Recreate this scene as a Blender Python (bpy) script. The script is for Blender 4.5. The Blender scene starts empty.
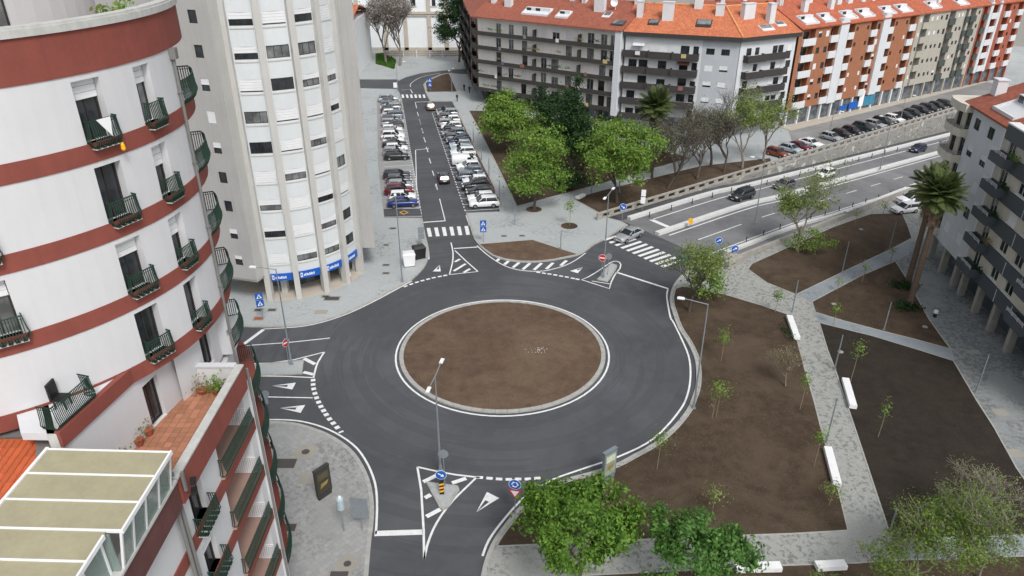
import bpy, math, random
import numpy as np
from mathutils import Vector
from mathutils.geometry import tessellate_polygon

# ------------------------------------------------------------------ camera, sky, sun, exposure
sc = bpy.context.scene
COL = sc.collection
FPX, PITCH, CAMH = 738.0, math.radians(27.7), 40.0
cam = bpy.data.cameras.new('camera'); cam_o = bpy.data.objects.new('camera', cam); COL.objects.link(cam_o)
cam_o.location = (0, 0, CAMH); cam_o.rotation_euler = (math.pi/2 - PITCH, 0, 0)
cam.sensor_width = 36; cam.lens = FPX/1024*36; cam.clip_start = 0.5; cam.clip_end = 3000
sc.camera = cam_o
SUN_EL, SUN_AZ = math.radians(50), math.radians(158)      # azimuth clockwise from +Y
world = bpy.data.worlds.new('World'); sc.world = world; world.use_nodes = True
wn = world.node_tree; bg = wn.nodes['Background']
sky = wn.nodes.new('ShaderNodeTexSky'); sky.sky_type = 'NISHITA'; sky.sun_disc = False
sky.sun_elevation = SUN_EL; sky.sun_rotation = SUN_AZ
sky.air_density = 1.0; sky.dust_density = 4.0; sky.ozone_density = 1.0
hs = wn.nodes.new('ShaderNodeHueSaturation'); hs.inputs['Saturation'].default_value = 0.30   # cloud cover: nearly grey light
wn.links.new(sky.outputs[0], hs.inputs['Color']); wn.links.new(hs.outputs[0], bg.inputs['Color'])
bg.inputs['Strength'].default_value = 0.12
sun = bpy.data.lights.new('sun', 'SUN'); sun.energy = 1.3; sun.angle = math.radians(14); sun.color = (1, .97, .93)
sun_o = bpy.data.objects.new('sun', sun); COL.objects.link(sun_o); sun_o.location = (0, 0, 90)
sd = Vector((math.sin(SUN_AZ)*math.cos(SUN_EL), math.cos(SUN_AZ)*math.cos(SUN_EL), math.sin(SUN_EL)))
sun_o.rotation_euler = sd.to_track_quat('Z', 'Y').to_euler()
sc.view_settings.view_transform = 'Standard'; sc.view_settings.look = 'None'
sc.view_settings.gamma = 1; sc.view_settings.exposure = 0.4
sc.view_settings.use_curve_mapping = False

rnd = random.Random(7)
# ------------------------------------------------------------------ pixel -> place
def W(px, py, z=0.0):
    x, y = px-512, 288-py
    d = Vector((x, FPX*math.cos(PITCH)+y*math.sin(PITCH), -FPX*math.sin(PITCH)+y*math.cos(PITCH)))
    return Vector((0, 0, CAMH)) + d*((CAMH-z)/-d.z)
def Ws(pts, z=0.0): return [W(a, b, z) for a, b in pts]
def post_height(b, t, z=0.0):
    g = W(*b, z); x, y = t[0]-512, 288-t[1]
    return CAMH + g.y/(FPX*math.cos(PITCH)+y*math.sin(PITCH))*(-FPX*math.sin(PITCH)+y*math.cos(PITCH)) - z
def smooth(pts, n=4):
    out = []
    P = [pts[0]]+list(pts)+[pts[-1]]
    for i in range(1, len(P)-2):
        a, b, c, d = [Vector(q) for q in P[i-1:i+3]]
        for k in range(n):
            t = k/n
            out.append(0.5*((2*b)+(c-a)*t+(2*a-5*b+4*c-d)*t*t+(3*b-a-3*c+d)*t**3))
    out.append(Vector(P[-2])); return out

# ------------------------------------------------------------------ materials
MATS = {}
def _nodes(name):
    m = bpy.data.materials.new(name); m.use_nodes = True
    nt = m.node_tree; return m, nt, nt.nodes['Principled BSDF'], nt.nodes, nt.links
def mixc(nt, fac, a, b, mode='MIX'):
    n = nt.nodes.new('ShaderNodeMix'); n.data_type = 'RGBA'; n.blend_type = mode
    for sock, v in ((n.inputs[0], fac), (n.inputs[6], a), (n.inputs[7], b)):
        if isinstance(v, (int, float)): sock.default_value = v
        elif isinstance(v, tuple): sock.default_value = (*v[:3], 1)
        else: nt.links.new(v, sock)
    return n.outputs[2]
def ramp(nt, src, p0, p1, c0=(0,0,0), c1=(1,1,1)):
    n = nt.nodes.new('ShaderNodeValToRGB'); n.color_ramp.elements[0].position = p0; n.color_ramp.elements[1].position = p1
    n.color_ramp.elements[0].color = (*c0, 1); n.color_ramp.elements[1].color = (*c1, 1)
    nt.links.new(src, n.inputs[0]); return n.outputs[0]
def pos(nt, scale=(1,1,1), rot=(0,0,0), loc=(0,0,0)):
    g = nt.nodes.new('ShaderNodeNewGeometry'); mp = nt.nodes.new('ShaderNodeMapping')
    mp.inputs['Scale'].default_value = scale; mp.inputs['Rotation'].default_value = rot; mp.inputs['Location'].default_value = loc
    nt.links.new(g.outputs['Position'], mp.inputs[0]); return mp.outputs[0]
def noise(nt, vec, scale, detail=4, rough=.55, dist=0):
    n = nt.nodes.new('ShaderNodeTexNoise'); n.inputs['Scale'].default_value = scale
    n.inputs['Detail'].default_value = detail; n.inputs['Roughness'].default_value = rough; n.inputs['Distortion'].default_value = dist
    if vec is not None: nt.links.new(vec, n.inputs['Vector'])
    return n.outputs['Fac']
def bump(nt, h, strength, dist, bsdf):
    b = nt.nodes.new('ShaderNodeBump'); b.inputs['Strength'].default_value = strength; b.inputs['Distance'].default_value = dist
    nt.links.new(h, b.inputs['Height']); nt.links.new(b.outputs[0], bsdf.inputs['Normal'])
def mul(c, k): return tuple(min(1, x*k) for x in c)
def mat(name, col, rough=.8, var=.12, scale=1.0, metal=0.0, spec=.5, bmp=0.0, bscale=8, streak=0.0, dirt=None):
    if name in MATS: return MATS[name]
    m, nt, b, N, L = _nodes(name)
    p = pos(nt)
    n1 = noise(nt, p, scale, 5); n2 = noise(nt, p, scale*9, 3)
    c = mixc(nt, ramp(nt, n1, .3, .7), mul(col, 1-var), mul(col, 1+var))
    if name in ('roof_tile_near', 'terrace_tile'):      # each tile fired a little differently
        oi = N.new('ShaderNodeObjectInfo'); c = mixc(nt, oi.outputs['Random'], mul(col, .72), mul(col, 1.22))
    c = mixc(nt, var*1.4, c, ramp(nt, n2, .3, .7, mul(col, .75), mul(col, 1.2)))
    if streak:
        s = noise(nt, pos(nt, (2.2, 2.2, .14)), 1.6, 5, .65)
        c = mixc(nt, _scale(nt, ramp(nt, s, .48, .8), streak), c, dirt or mul(col, .5))
    L.new(c, b.inputs['Base Color'])
    b.inputs['Roughness'].default_value = rough; b.inputs['Metallic'].default_value = metal
    b.inputs['Specular IOR Level'].default_value = spec
    if bmp: bump(nt, noise(nt, p, bscale, 5), bmp, .05, b)
    MATS[name] = m; return m
def _scale(nt, src, k):
    n = nt.nodes.new('ShaderNodeMath'); n.operation = 'MULTIPLY'; n.inputs[1].default_value = k
    nt.links.new(src, n.inputs[0]); return n.outputs[0]
def srgb(r, g, b):
    f = lambda c: ((c/255+.055)/1.055)**2.4 if c > 10 else c/255/12.92
    return (f(r), f(g), f(b))

def asphalt(name, col, ring=None, dash=0.0):
    m, nt, b, N, L = _nodes(name); p = pos(nt)
    big = noise(nt, p, .1, 5, .6, .5); mid = noise(nt, p, .7, 6, .6); fine = noise(nt, p, 22, 2)
    c = mixc(nt, ramp(nt, big, .35, .68), mul(col, .76), mul(col, 1.28))
    c = mixc(nt, _scale(nt, ramp(nt, mid, .45, .75), .4), c, mul(col, 1.4))
    c = mixc(nt, _scale(nt, ramp(nt, fine, .55, .7), .35), c, mul(col, 1.9))
    c = mixc(nt, _scale(nt, ramp(nt, noise(nt, p, .35, 5, .7, 1.0), .62, .75), .4), c, mul(col, .6))
    if ring:      # tyre-polished tracks that follow the traffic round the island
        g = N.new('ShaderNodeNewGeometry'); sub = N.new('ShaderNodeVectorMath'); sub.operation = 'SUBTRACT'
        sub.inputs[1].default_value = (ring[0], ring[1], 0); L.new(g.outputs['Position'], sub.inputs[0])
        ln = N.new('ShaderNodeVectorMath'); ln.operation = 'LENGTH'; L.new(sub.outputs[0], ln.inputs[0])
        sx = N.new('ShaderNodeSeparateXYZ'); L.new(sub.outputs[0], sx.inputs[0])
        at = N.new('ShaderNodeMath'); at.operation = 'ARCTAN2'; L.new(sx.outputs[1], at.inputs[0]); L.new(sx.outputs[0], at.inputs[1])
        cb = N.new('ShaderNodeCombineXYZ'); L.new(_scale(nt, ln.outputs['Value'], .9), cb.inputs[0]); L.new(_scale(nt, at.outputs[0], .8), cb.inputs[1])
        st = noise(nt, cb.outputs[0], .8, 4, .5)
        c = mixc(nt, _scale(nt, ramp(nt, st, .45, .75), .36), c, mul(col, 1.55))
        c = mixc(nt, _scale(nt, ramp(nt, st, .52, .25), .36), c, mul(col, .65))
    L.new(c, b.inputs['Base Color']); b.inputs['Roughness'].default_value = .82
    bump(nt, fine, .35, .02, b); MATS[name] = m; return m
def paving(name, col, spots=.5, scale=6.0, dark=.35, spot_lo=.6, stain=.3, reg_lo=.5):
    m, nt, b, N, L = _nodes(name); p = pos(nt, rot=(0, 0, .75))
    v = N.new('ShaderNodeTexVoronoi'); v.feature = 'DISTANCE_TO_EDGE'; v.inputs['Scale'].default_value = scale; v.inputs['Randomness'].default_value = .35; L.new(p, v.inputs['Vector'])
    vc = N.new('ShaderNodeTexVoronoi'); vc.inputs['Randomness'].default_value = .35; vc.inputs['Scale'].default_value = scale; L.new(p, vc.inputs['Vector'])
    sep = N.new('ShaderNodeSeparateColor'); L.new(vc.outputs['Color'], sep.inputs[0])
    c = mixc(nt, sep.outputs[0], mul(col, .9), mul(col, 1.07))
    big = noise(nt, p, .22, 5, .6)
    c = mixc(nt, _scale(nt, ramp(nt, big, .35, .7), .45), c, mul(col, .84))
    c = mixc(nt, _scale(nt, ramp(nt, noise(nt, p, .55, 6, .7, .6), .55, .75), stain), c, mul(col, 1.25))
    reg = ramp(nt, noise(nt, p, .16, 4), reg_lo, reg_lo+.1)
    sp = ramp(nt, noise(nt, p, 2.6, 5, .75), spot_lo, spot_lo+.05)
    mm = N.new('ShaderNodeMath'); mm.operation = 'MULTIPLY'; L.new(reg, mm.inputs[0]); L.new(sp, mm.inputs[1])
    c = mixc(nt, _scale(nt, mm.outputs[0], spots), c, mul(col, dark))
    c = mixc(nt, ramp(nt, v.outputs['Distance'], .0, .06, (1,1,1), (0,0,0)), c, mul(col, .78))
    L.new(c, b.inputs['Base Color']); b.inputs['Roughness'].default_value = .85
    bump(nt, v.outputs['Distance'], .4, .03, b); MATS[name] = m; return m
def soil(name, col, dusty):
    m, nt, b, N, L = _nodes(name); p = pos(nt)
    c = mixc(nt, ramp(nt, noise(nt, p, .9, 8, .7), .3, .7), mul(col, .68), mul(col, 1.28))
    c = mixc(nt, _scale(nt, ramp(nt, noise(nt, p, .13, 6, .65, .8), .46, .68), .6), c, dusty)
    c = mixc(nt, _scale(nt, ramp(nt, noise(nt, p, 9, 4, .7), .5, .72), .55), c, mul(col, .5))
    c = mixc(nt, _scale(nt, ramp(nt, noise(nt, p, 17, 2), .64, .72), .6), c, mul(dusty, 1.25))
    L.new(c, b.inputs['Base Color']); b.inputs['Roughness'].default_value = .95; b.inputs['Specular IOR Level'].default_value = .2
    bump(nt, noise(nt, p, 4, 8, .75), .9, .12, b); MATS[name] = m; return m
def roof_mat(name, col, ang=0.0):
    m, nt, b, N, L = _nodes(name); p = pos(nt, rot=(0, 0, ang))
    w = N.new('ShaderNodeTexWave'); w.bands_direction = 'X'; w.inputs['Scale'].default_value = 1.15; w.inputs['Distortion'].default_value = .5; L.new(p, w.inputs['Vector'])
    wz = N.new('ShaderNodeTexWave'); wz.bands_direction = 'Y'; wz.inputs['Scale'].default_value = .9; L.new(p, wz.inputs['Vector'])
    v = N.new('ShaderNodeTexVoronoi'); v.inputs['Scale'].default_value = 3.2; L.new(p, v.inputs['Vector'])
    sep = N.new('ShaderNodeSeparateColor'); L.new(v.outputs['Color'], sep.inputs[0])
    c = mixc(nt, sep.outputs[0], mul(col, .72), mul(col, 1.25))
    c = mixc(nt, _scale(nt, ramp(nt, noise(nt, p, .5, 5, .7), .45, .72), .55), c, mul(col, .55))
    c = mixc(nt, _scale(nt, ramp(nt, w.outputs['Fac'], .3, .0), .4), c, mul(col, .45))
    c = mixc(nt, _scale(nt, ramp(nt, wz.outputs['Fac'], .25, .0), .3), c, mul(col, .5))
    L.new(c, b.inputs['Base Color']); b.inputs['Roughness'].default_value = .85
    bump(nt, w.outputs['Fac'], .6, .08, b); MATS[name] = m; return m
def leafmat(name, c0, c1, trans=.35):
    m, nt, b, N, L = _nodes(name)
    g = N.new('ShaderNodeNewGeometry')
    n1 = noise(nt, pos(nt), .55, 3)
    c = mixc(nt, g.outputs['Random Per Island'], c0, c1)
    c = mixc(nt, _scale(nt, ramp(nt, n1, .4, .65), .5), c, mul(c1, 1.1))
    L.new(c, b.inputs['Base Color']); b.inputs['Roughness'].default_value = .55; b.inputs['Specular IOR Level'].default_value = .35
    t = N.new('ShaderNodeBsdfTranslucent'); L.new(mixc(nt, .5, c, mul(c1, 1.4)), t.inputs['Color'])
    mx = N.new('ShaderNodeMixShader'); mx.inputs[0].default_value = trans
    L.new(b.outputs[0], mx.inputs[1]); L.new(t.outputs[0], mx.inputs[2]); L.new(mx.outputs[0], N['Material Output'].inputs['Surface'])
    MATS[name] = m; return m
def glassmat(name, col, rough=.12):
    m, nt, b, N, L = _nodes(name)
    c = mixc(nt, ramp(nt, noise(nt, pos(nt), .8, 3), .35, .7), mul(col, .5), mul(col, 1.6))
    L.new(c, b.inputs['Base Color']); b.inputs['Roughness'].default_value = rough; b.inputs['Specular IOR Level'].default_value = .6
    MATS[name] = m; return m
def seeglass(name, col, alpha):
    m, nt, b, N, L = _nodes(name)
    b.inputs['Base Color'].default_value = (*col, 1); b.inputs['Roughness'].default_value = .08; b.inputs['Alpha'].default_value = alpha
    MATS[name] = m; return m
def graffiti(name):
    m, nt, b, N, L = _nodes(name); p = pos(nt, (1, 1, 1.6)); base = srgb(142, 141, 137)
    c = base
    for sc_, d_, lo, col_, k in ((.22, 1.5, .58, (166, 160, 146), .6), (.3, 2.2, .6, (196, 196, 190), .8), (.34, 2.4, .64, (96, 112, 124), .7), (.5, 3.0, .6, (84, 84, 82), .65), (.26, 2.6, .66, (168, 132, 108), .6)):
        c = mixc(nt, _scale(nt, ramp(nt, noise(nt, pos(nt, (1, 1, 1.5), loc=(lo*90, k*40, 0)), sc_, 3, .5, d_), lo, lo+.03), k), c, srgb(*col_))
    c = mixc(nt, _scale(nt, ramp(nt, noise(nt, pos(nt, (1.5, 1.5, .1)), 1.2, 5, .65), .5, .8), .5), c, srgb(92, 88, 80))
    L.new(c, b.inputs['Base Color']); b.inputs['Roughness'].default_value = .9; MATS[name] = m; return m

RC = (-0.95, 62.65)          # island centre
M = dict(
 ground=paving('ground_paving', srgb(150, 148, 142), .3, 3.0), asphalt=asphalt('asphalt', srgb(75, 77, 81), ring=RC),
 asphalt2=asphalt('asphalt_old', srgb(112, 113, 115)), hw=asphalt('asphalt_dual', srgb(112, 113, 115)), street=asphalt('asphalt_street', srgb(126, 126, 125)),
 pave=paving('paving_stone', srgb(170, 175, 176), .8, 7.0, .45, .52), pave_sw=paving('paving_cobble', srgb(154, 155, 154), .8, 2.6, .55, .5, .5, .42),
 path_blue=paving('paving_path_blue', srgb(142, 150, 155), .6, 8.0, .45, .5), path=paving('paving_path', srgb(158, 160, 156), .9, 8.0, .45, .52, .3, .38), pave_r=paving('paving_right', srgb(140, 144, 144), .9, 7.0, .5, .47, .3, .4),
 kerb=mat('kerb_stone', srgb(164, 164, 160), .85, .22, 2.0, streak=.3), paint=mat('road_paint', srgb(224, 226, 226), .7, .1, 2.2, streak=.35, dirt=srgb(150, 151, 152)),
 soil=soil('soil', srgb(76, 64, 52), srgb(106, 91, 77)), soil_isl=soil('soil_island', srgb(98, 81, 67), srgb(122, 104, 88)), soil_dk=soil('soil_dark', srgb(52, 47, 41), srgb(64, 57, 49)),
 soil_clod=mat('soil_clod', srgb(92, 78, 66), .95, .3, 3.0),
 white=mat('render_white', srgb(206, 207, 210), .85, .025, .5, streak=.09, dirt=srgb(160, 158, 156)), terra=mat('render_terracotta', srgb(134, 71, 61), .85, .12, .8, streak=.3, dirt=srgb(100, 54, 48)),
 maroon=mat('render_maroon', srgb(98, 62, 60), .85, .2, 1.2, streak=.5), cope=mat('coping_stone', srgb(188, 189, 186), .8, .12, 3.0, streak=.4),
 shutter=mat('shutter_white', srgb(222, 224, 226), .6, .04), frame_dk=mat('frame_dark', srgb(52, 46, 44), .5, .1), frame_wh=mat('frame_white', srgb(220, 221, 221), .5, .04),
 frame_br=mat('frame_brown', srgb(88, 52, 44), .55, .15), glass=glassmat('window_glass', srgb(46, 50, 54)), glass_cu=glassmat('window_glass_curtain', srgb(112, 115, 116), .2),
 iron=mat('iron_green', srgb(26, 54, 43), .5, .25, 3.0), pipe=mat('pipe_grey', srgb(120, 120, 118), .5, .1), black=mat('black_plastic', srgb(32, 32, 34), .5, .1),
 tile=mat('terrace_tile', srgb(170, 118, 92), .8, .14, 1.6), grout=mat('terrace_grout', srgb(150, 120, 98), .9, .1), rtile=mat('roof_tile_near', srgb(186, 92, 52), .8, .22, 2.0),
 poly=mat('polycarbonate', srgb(160, 155, 128), .45, .12, .9, streak=.25, dirt=srgb(140, 130, 100)), alu=mat('white_aluminium', srgb(232, 234, 236), .4, .03),
 vglass=seeglass('veranda_glass', srgb(150, 170, 165), .45),
 tower=mat('tower_white', srgb(208, 213, 215), .85, .03, .4, streak=.12), tower_g=mat('tower_grey', srgb(182, 182, 178), .85, .05, .35, streak=.22),
 tower_r=mat('tower_rib', srgb(190, 189, 185), .85, .05, .6, streak=.2), wing=mat('tower_wing_grey', srgb(170, 169, 167), .85, .05, .35, streak=.25),
 blue=mat('sign_blue', srgb(20, 90, 180), .5, .05), signw=mat('sign_white', srgb(235, 237, 240), .5, .02), red=mat('sign_red', srgb(196, 44, 52), .5, .05),
 steel=mat('galvanised', srgb(142, 150, 156), .45, .08, 3, .3), steel2=mat('painted_steel', srgb(116, 128, 136), .5, .08), yellow=mat('sign_yellow', srgb(240, 176, 30), .5, .06),
 conc=mat('concrete', srgb(160, 157, 150), .9, .14, .9, streak=.45, bmp=.2), conc_w=mat('concrete_barrier', srgb(206, 207, 206), .85, .08, 1.2, streak=.2), graf=graffiti('graffiti_wall'),
 bench=mat('bench_white', srgb(230, 231, 232), .6, .05, 1.5, streak=.15), b3=mat('render_cream', srgb(234, 231, 226), .85, .05, .6, streak=.25), b3band=mat('balcony_concrete_dark', srgb(60, 59, 56), .9, .2, 1.2, streak=.4),
 b3rust=mat('render_rose', srgb(168, 140, 128), .85, .1), b4=mat('render_pale_grey', srgb(206, 210, 214), .85, .04, .6, streak=.15), b4g=mat('render_blue_grey', srgb(178, 182, 188), .85, .04, .6, streak=.15),
 b4band=mat('balcony_black', srgb(58, 55, 54), .7, .15, 1.5), fascia=mat('fascia_dark', srgb(56, 54, 54), .7, .1), orange=mat('brick_orange', srgb(156, 104, 76), .85, .1, 1.2, bmp=.1),
 b5w=mat('render_white_far', srgb(210, 212, 215), .85, .05, .8, streak=.15), b6=mat('render_grey_beige', srgb(172, 168, 158), .88, .08, .8, streak=.35), b6band=mat('balcony_green_grey', srgb(70, 78, 76), .8, .15),
 red_br=mat('brick_red', srgb(158, 88, 66), .85, .1), roof3=roof_mat('roof_tiles_aged', srgb(170, 98, 77), .6), roof4=roof_mat('roof_tiles_orange', srgb(212, 126, 88), .35), roof5=roof_mat('roof_tiles_red', srgb(196, 108, 78), -.57),
 rb=mat('render_mid_grey', srgb(204, 208, 212), .85, .04, .7, streak=.15), rbd=mat('cladding_slate', srgb(78, 84, 90), .7, .08, 1.0), rbc=mat('render_cream_right', srgb(204, 199, 186), .85, .06, .8, streak=.3),
 bark=mat('bark', srgb(84, 76, 68), .9, .25, 3.0, bmp=.4), bark_g=mat('bark_grey', srgb(128, 120, 112), .9, .2, 3.0), stake=mat('stake_wood', srgb(138, 124, 106), .85, .15),
 bark_p=mat('palm_bark', srgb(98, 84, 72), .95, .3, 4.0, bmp=.5), skirt=mat('palm_skirt', srgb(128, 108, 88), .95, .3, 2.0),
 tyre=mat('tyre', srgb(26, 26, 27), .85, .1), rim=mat('wheel_rim', srgb(150, 152, 155), .35, .05, metal=.6), carglass=glassmat('car_glass', srgb(34, 38, 42), .06),
 lampw=mat('headlight', srgb(225, 228, 230), .15, .02), lampr=mat('taillight', srgb(150, 20, 24), .25, .05), plate=mat('number_plate', srgb(228, 228, 222), .5, .02),
 skin=mat('skin', srgb(200, 150, 122), .6, .05), church=mat('church_white', srgb(226, 230, 233), .85, .03, .6, streak=.12), stone=mat('church_stone', srgb(184, 176, 164), .9, .1, 1.0, streak=.3),
 pot=mat('clay_pot', srgb(150, 84, 62), .85, .1), steps=mat('stone_steps', srgb(164, 158, 148), .9, .1, 1.0), cloth=mat('cloth_white', srgb(225, 226, 228), .8, .03),
 shop=glassmat('shop_glass', srgb(92, 98, 104), .15), manh=mat('manhole_iron', srgb(74, 72, 70), .8, .15), manh_c=mat('manhole_concrete', srgb(150, 147, 138), .85, .08),
 lf_fg=leafmat('leaves_foreground', srgb(44, 74, 26), srgb(114, 152, 58)), lf_fg2=leafmat('leaves_glossy', srgb(46, 82, 38), srgb(104, 146, 70)), lf_mid=leafmat('leaves_spring', srgb(66, 98, 38), srgb(126, 156, 66), .3), lf_dk=leafmat('leaves_dark', srgb(22, 44, 24), srgb(52, 84, 42)),
 lf_pale=leafmat('leaves_pale', srgb(84, 108, 52), srgb(140, 158, 84)), lf_tan=leafmat('leaves_tan', srgb(112, 104, 66), srgb(150, 138, 90)), lf_palm=leafmat('leaves_palm', srgb(50, 66, 38), srgb(98, 112, 64)), grass=leafmat('grass_blades', srgb(52, 84, 30), srgb(90, 130, 48)),
 lf_haze=leafmat('twig_haze_brown', srgb(92, 96, 78), srgb(120, 122, 96), .1), lf_twig=leafmat('twig_haze', srgb(128, 122, 118), srgb(158, 152, 146), .1), lf_red=leafmat('petals_red', srgb(170, 40, 34), srgb(206, 66, 52)), lf_bud=leafmat('leaves_bud', srgb(74, 98, 36), srgb(116, 142, 58)), flower=mat('flowers_red', srgb(190, 50, 40), .7, .2, 5.0),
)

# ------------------------------------------------------------------ mesh building
ORG = {}
def put(o, parent=None):
    COL.objects.link(o)
    if parent is not None: o.parent = parent
    return o
def thing(name, label, cat, loc=(0, 0, 0), rz=0.0, group=None):
    o = bpy.data.objects.new(name, None); o.empty_display_size = .3; put(o)
    o.location = loc; o.rotation_euler = (0, 0, rz); ORG[o] = Vector(loc)
    return tag(o, label, cat, group)
def tag(o, label=None, cat=None, group=None, kind=None):
    if label: o['label'] = label
    if cat: o['category'] = cat
    if group: o['group'] = group
    if kind: o['kind'] = kind
    return o
def inst(name, me, parent=None, loc=(0, 0, 0), rz=0.0, m=None, rel=False, scale=None):
    """an object on shared mesh data; loc is in world space unless rel"""
    o = bpy.data.objects.new(name, me); put(o, parent)
    l = Vector(loc)
    if parent is not None and not rel: l = l - ORG[parent]
    o.location = l; o.rotation_euler = (0, 0, rz)
    if scale: o.scale = scale
    ORG[o] = (ORG[parent] if parent is not None else Vector()) + l
    if m is not None:
        o.material_slots[0].link = 'OBJECT'; o.material_slots[0].material = m
    return o
class MB:
    def __init__(s): s.v = []; s.f = []; s.m = []
    def add(s, vs, fs, mi=0):
        k = len(s.v); s.v += [tuple(q) for q in vs]; s.f += [tuple(i+k for i in q) for q in fs]; s.m += [mi]*len(fs); return s
    def box(s, c, d, rz=0.0, mi=0):
        ca, sa = math.cos(rz), math.sin(rz); vs = []
        for z in (-.5, .5):
            for x, y in ((-.5, -.5), (.5, -.5), (.5, .5), (-.5, .5)):
                X, Y = x*d[0], y*d[1]; vs.append((c[0]+X*ca-Y*sa, c[1]+X*sa+Y*ca, c[2]+z*d[2]))
        return s.add(vs, [(3, 2, 1, 0), (4, 5, 6, 7), (0, 1, 5, 4), (1, 2, 6, 5), (2, 3, 7, 6), (3, 0, 4, 7)], mi)
    def hexa(s, lo, hi, mi=0):        # two quads (4 points each), lower and upper
        return s.add(list(lo)+list(hi), [(3, 2, 1, 0), (4, 5, 6, 7), (0, 1, 5, 4), (1, 2, 6, 5), (2, 3, 7, 6), (3, 0, 4, 7)], mi)
    def prism(s, poly, z0, z1, mi=0, cap=True):
        P = [(q[0], q[1]) for q in poly]
        a = sum(P[i][0]*P[(i+1) % len(P)][1]-P[(i+1) % len(P)][0]*P[i][1] for i in range(len(P)))
        if a < 0: P = P[::-1]
        n = len(P); vs = [(x, y, z0) for x, y in P]+[(x, y, z1) for x, y in P]
        fs = [(i, (i+1) % n, n+(i+1) % n, n+i) for i in range(n)]
        tri = tessellate_polygon([[Vector((x, y, 0)) for x, y in P]])
        for t in tri:
            a, b, c = [P[i] for i in t]
            if (b[0]-a[0])*(c[1]-a[1])-(b[1]-a[1])*(c[0]-a[0]) < 0: t = t[::-1]
            fs.append(tuple(n+i for i in t))
            if cap: fs.append(tuple(t[::-1]))
        return s.add(vs, fs, mi)
    def sheet(s, poly, z, mi=0):
        P = [(q[0], q[1]) for q in poly]; fs = []
        for t in tessellate_polygon([[Vector((x, y, 0)) for x, y in P]]):
            a, b, c = [P[i] for i in t]
            fs.append(tuple(t) if (b[0]-a[0])*(c[1]-a[1])-(b[1]-a[1])*(c[0]-a[0]) > 0 else tuple(t[::-1]))
        return s.add([(x, y, z) for x, y in P], fs, mi)
    def tube(s, pts, r, n=6, mi=0, cap=True):
        pts = [Vector(q) for q in pts]; rs = r if isinstance(r, (list, tuple)) else [r]*len(pts)
        vs = []; fs = []; ref = None
        for i, q in enumerate(pts):
            t = (pts[min(i+1, len(pts)-1)]-pts[max(i-1, 0)])
            if t.length < 1e-9: t = Vector((0, 0, 1))
            t.normalize()
            if ref is None: ref = Vector((1, 0, 0)) if abs(t.x) < .9 else Vector((0, 1, 0))
            a = t.cross(ref).normalized(); b = t.cross(a)
            for k in range(n):
                g = 2*math.pi*k/n; vs.append(q+(a*math.cos(g)+b*math.sin(g))*rs[i])
        for i in range(len(pts)-1):
            for k in range(n):
                fs.append((i*n+k, i*n+(k+1) % n, (i+1)*n+(k+1) % n, (i+1)*n+k))
        if cap: fs += [tuple(range(n))[::-1], tuple((len(pts)-1)*n+k for k in range(n))]
        return s.add(vs, fs, mi)
    def lathe(s, c, prof, n=16, mi=0):
        vs = []; fs = []
        for r, z in prof:
            for k in range(n):
                g = 2*math.pi*k/n; vs.append((c[0]+r*math.cos(g), c[1]+r*math.sin(g), c[2]+z))
        for i in range(len(prof)-1):
            for k in range(n): fs.append((i*n+k, i*n+(k+1) % n, (i+1)*n+(k+1) % n, (i+1)*n+k))
        fs += [tuple(range(n))[::-1], tuple((len(prof)-1)*n+k for k in range(n))]
        return s.add(vs, fs, mi)
    def ribbon(s, pts, a, b, z0, z1, mi=0, closed=False):
        """solid strip along pts from offset a (left) to b; z1 top. z0=None -> flat sheet"""
        P = [Vector((q[0], q[1])) for q in pts]; zs = [(q[2] if len(q) > 2 else 0) for q in pts]; n = len(P); A = []; B = []
        for i in range(n):
            t = (P[(i+1) % n]-P[i-1]) if closed else (P[min(i+1, n-1)]-P[max(i-1, 0)])
            t.normalize(); nn = Vector((-t.y, t.x)); A.append(P[i]+nn*a); B.append(P[i]+nn*b)
        rng = range(n if closed else n-1)
        if z0 is None:
            vs = [(q.x, q.y, z1+zs[i]) for i, q in enumerate(A)]+[(q.x, q.y, z1+zs[i]) for i, q in enumerate(B)]
            return s.add(vs, [(i, n+i, n+(i+1) % n, (i+1) % n) if b < a else (i, (i+1) % n, n+(i+1) % n, n+i) for i in rng], mi)
        vs = [(q.x, q.y, z+zs[i]) for z in (z0, z1) for R_ in (A, B) for i, q in enumerate(R_)]
        fs = []
        for i in rng:
            j = (i+1) % n
            fs += [(2*n+i, 3*n+i, 3*n+j, 2*n+j), (i, 2*n+i, 2*n+j, j), (n+i, n+j, 3*n+j, 3*n+i)]
        if not closed: fs += [(0, n, 3*n, 2*n), (n-1, 3*n-1, 4*n-1, 2*n-1)]
        return s.add(vs, fs, mi)
    def mesh(s, name, mats, off=(0, 0, 0), smooth=False):
        me = bpy.data.meshes.new(name); ox, oy, oz = off
        me.from_pydata([(x-ox, y-oy, z-oz) for x, y, z in s.v], [], s.f)
        mats = mats if isinstance(mats, (list, tuple)) else [mats]
        for q in mats: me.materials.append(q)
        if len(mats) > 1: me.polygons.foreach_set('material_index', s.m)
        if smooth: me.polygons.foreach_set('use_smooth', [True]*len(me.polygons))
        me.update(); return me
    def obj(s, name, mats, parent=None, smooth=False, kind=None):
        """world-space verts -> object, origin at the parent's origin (or at the mesh's base when top-level)"""
        if parent is not None: off = ORG[parent]; loc = (0, 0, 0)
        else:
            a = np.array(s.v); off = Vector(((a[:, 0].min()+a[:, 0].max())/2, (a[:, 1].min()+a[:, 1].max())/2, a[:, 2].min())); loc = off
        me = s.mesh(name, mats, off, smooth)
        o = bpy.data.objects.new(name, me); put(o, parent); o.location = loc
        ORG[o] = Vector(off)
        if kind: o['kind'] = kind
        return o
def struct(name, mb, m): return mb.obj(name, m, kind='structure')

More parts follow.
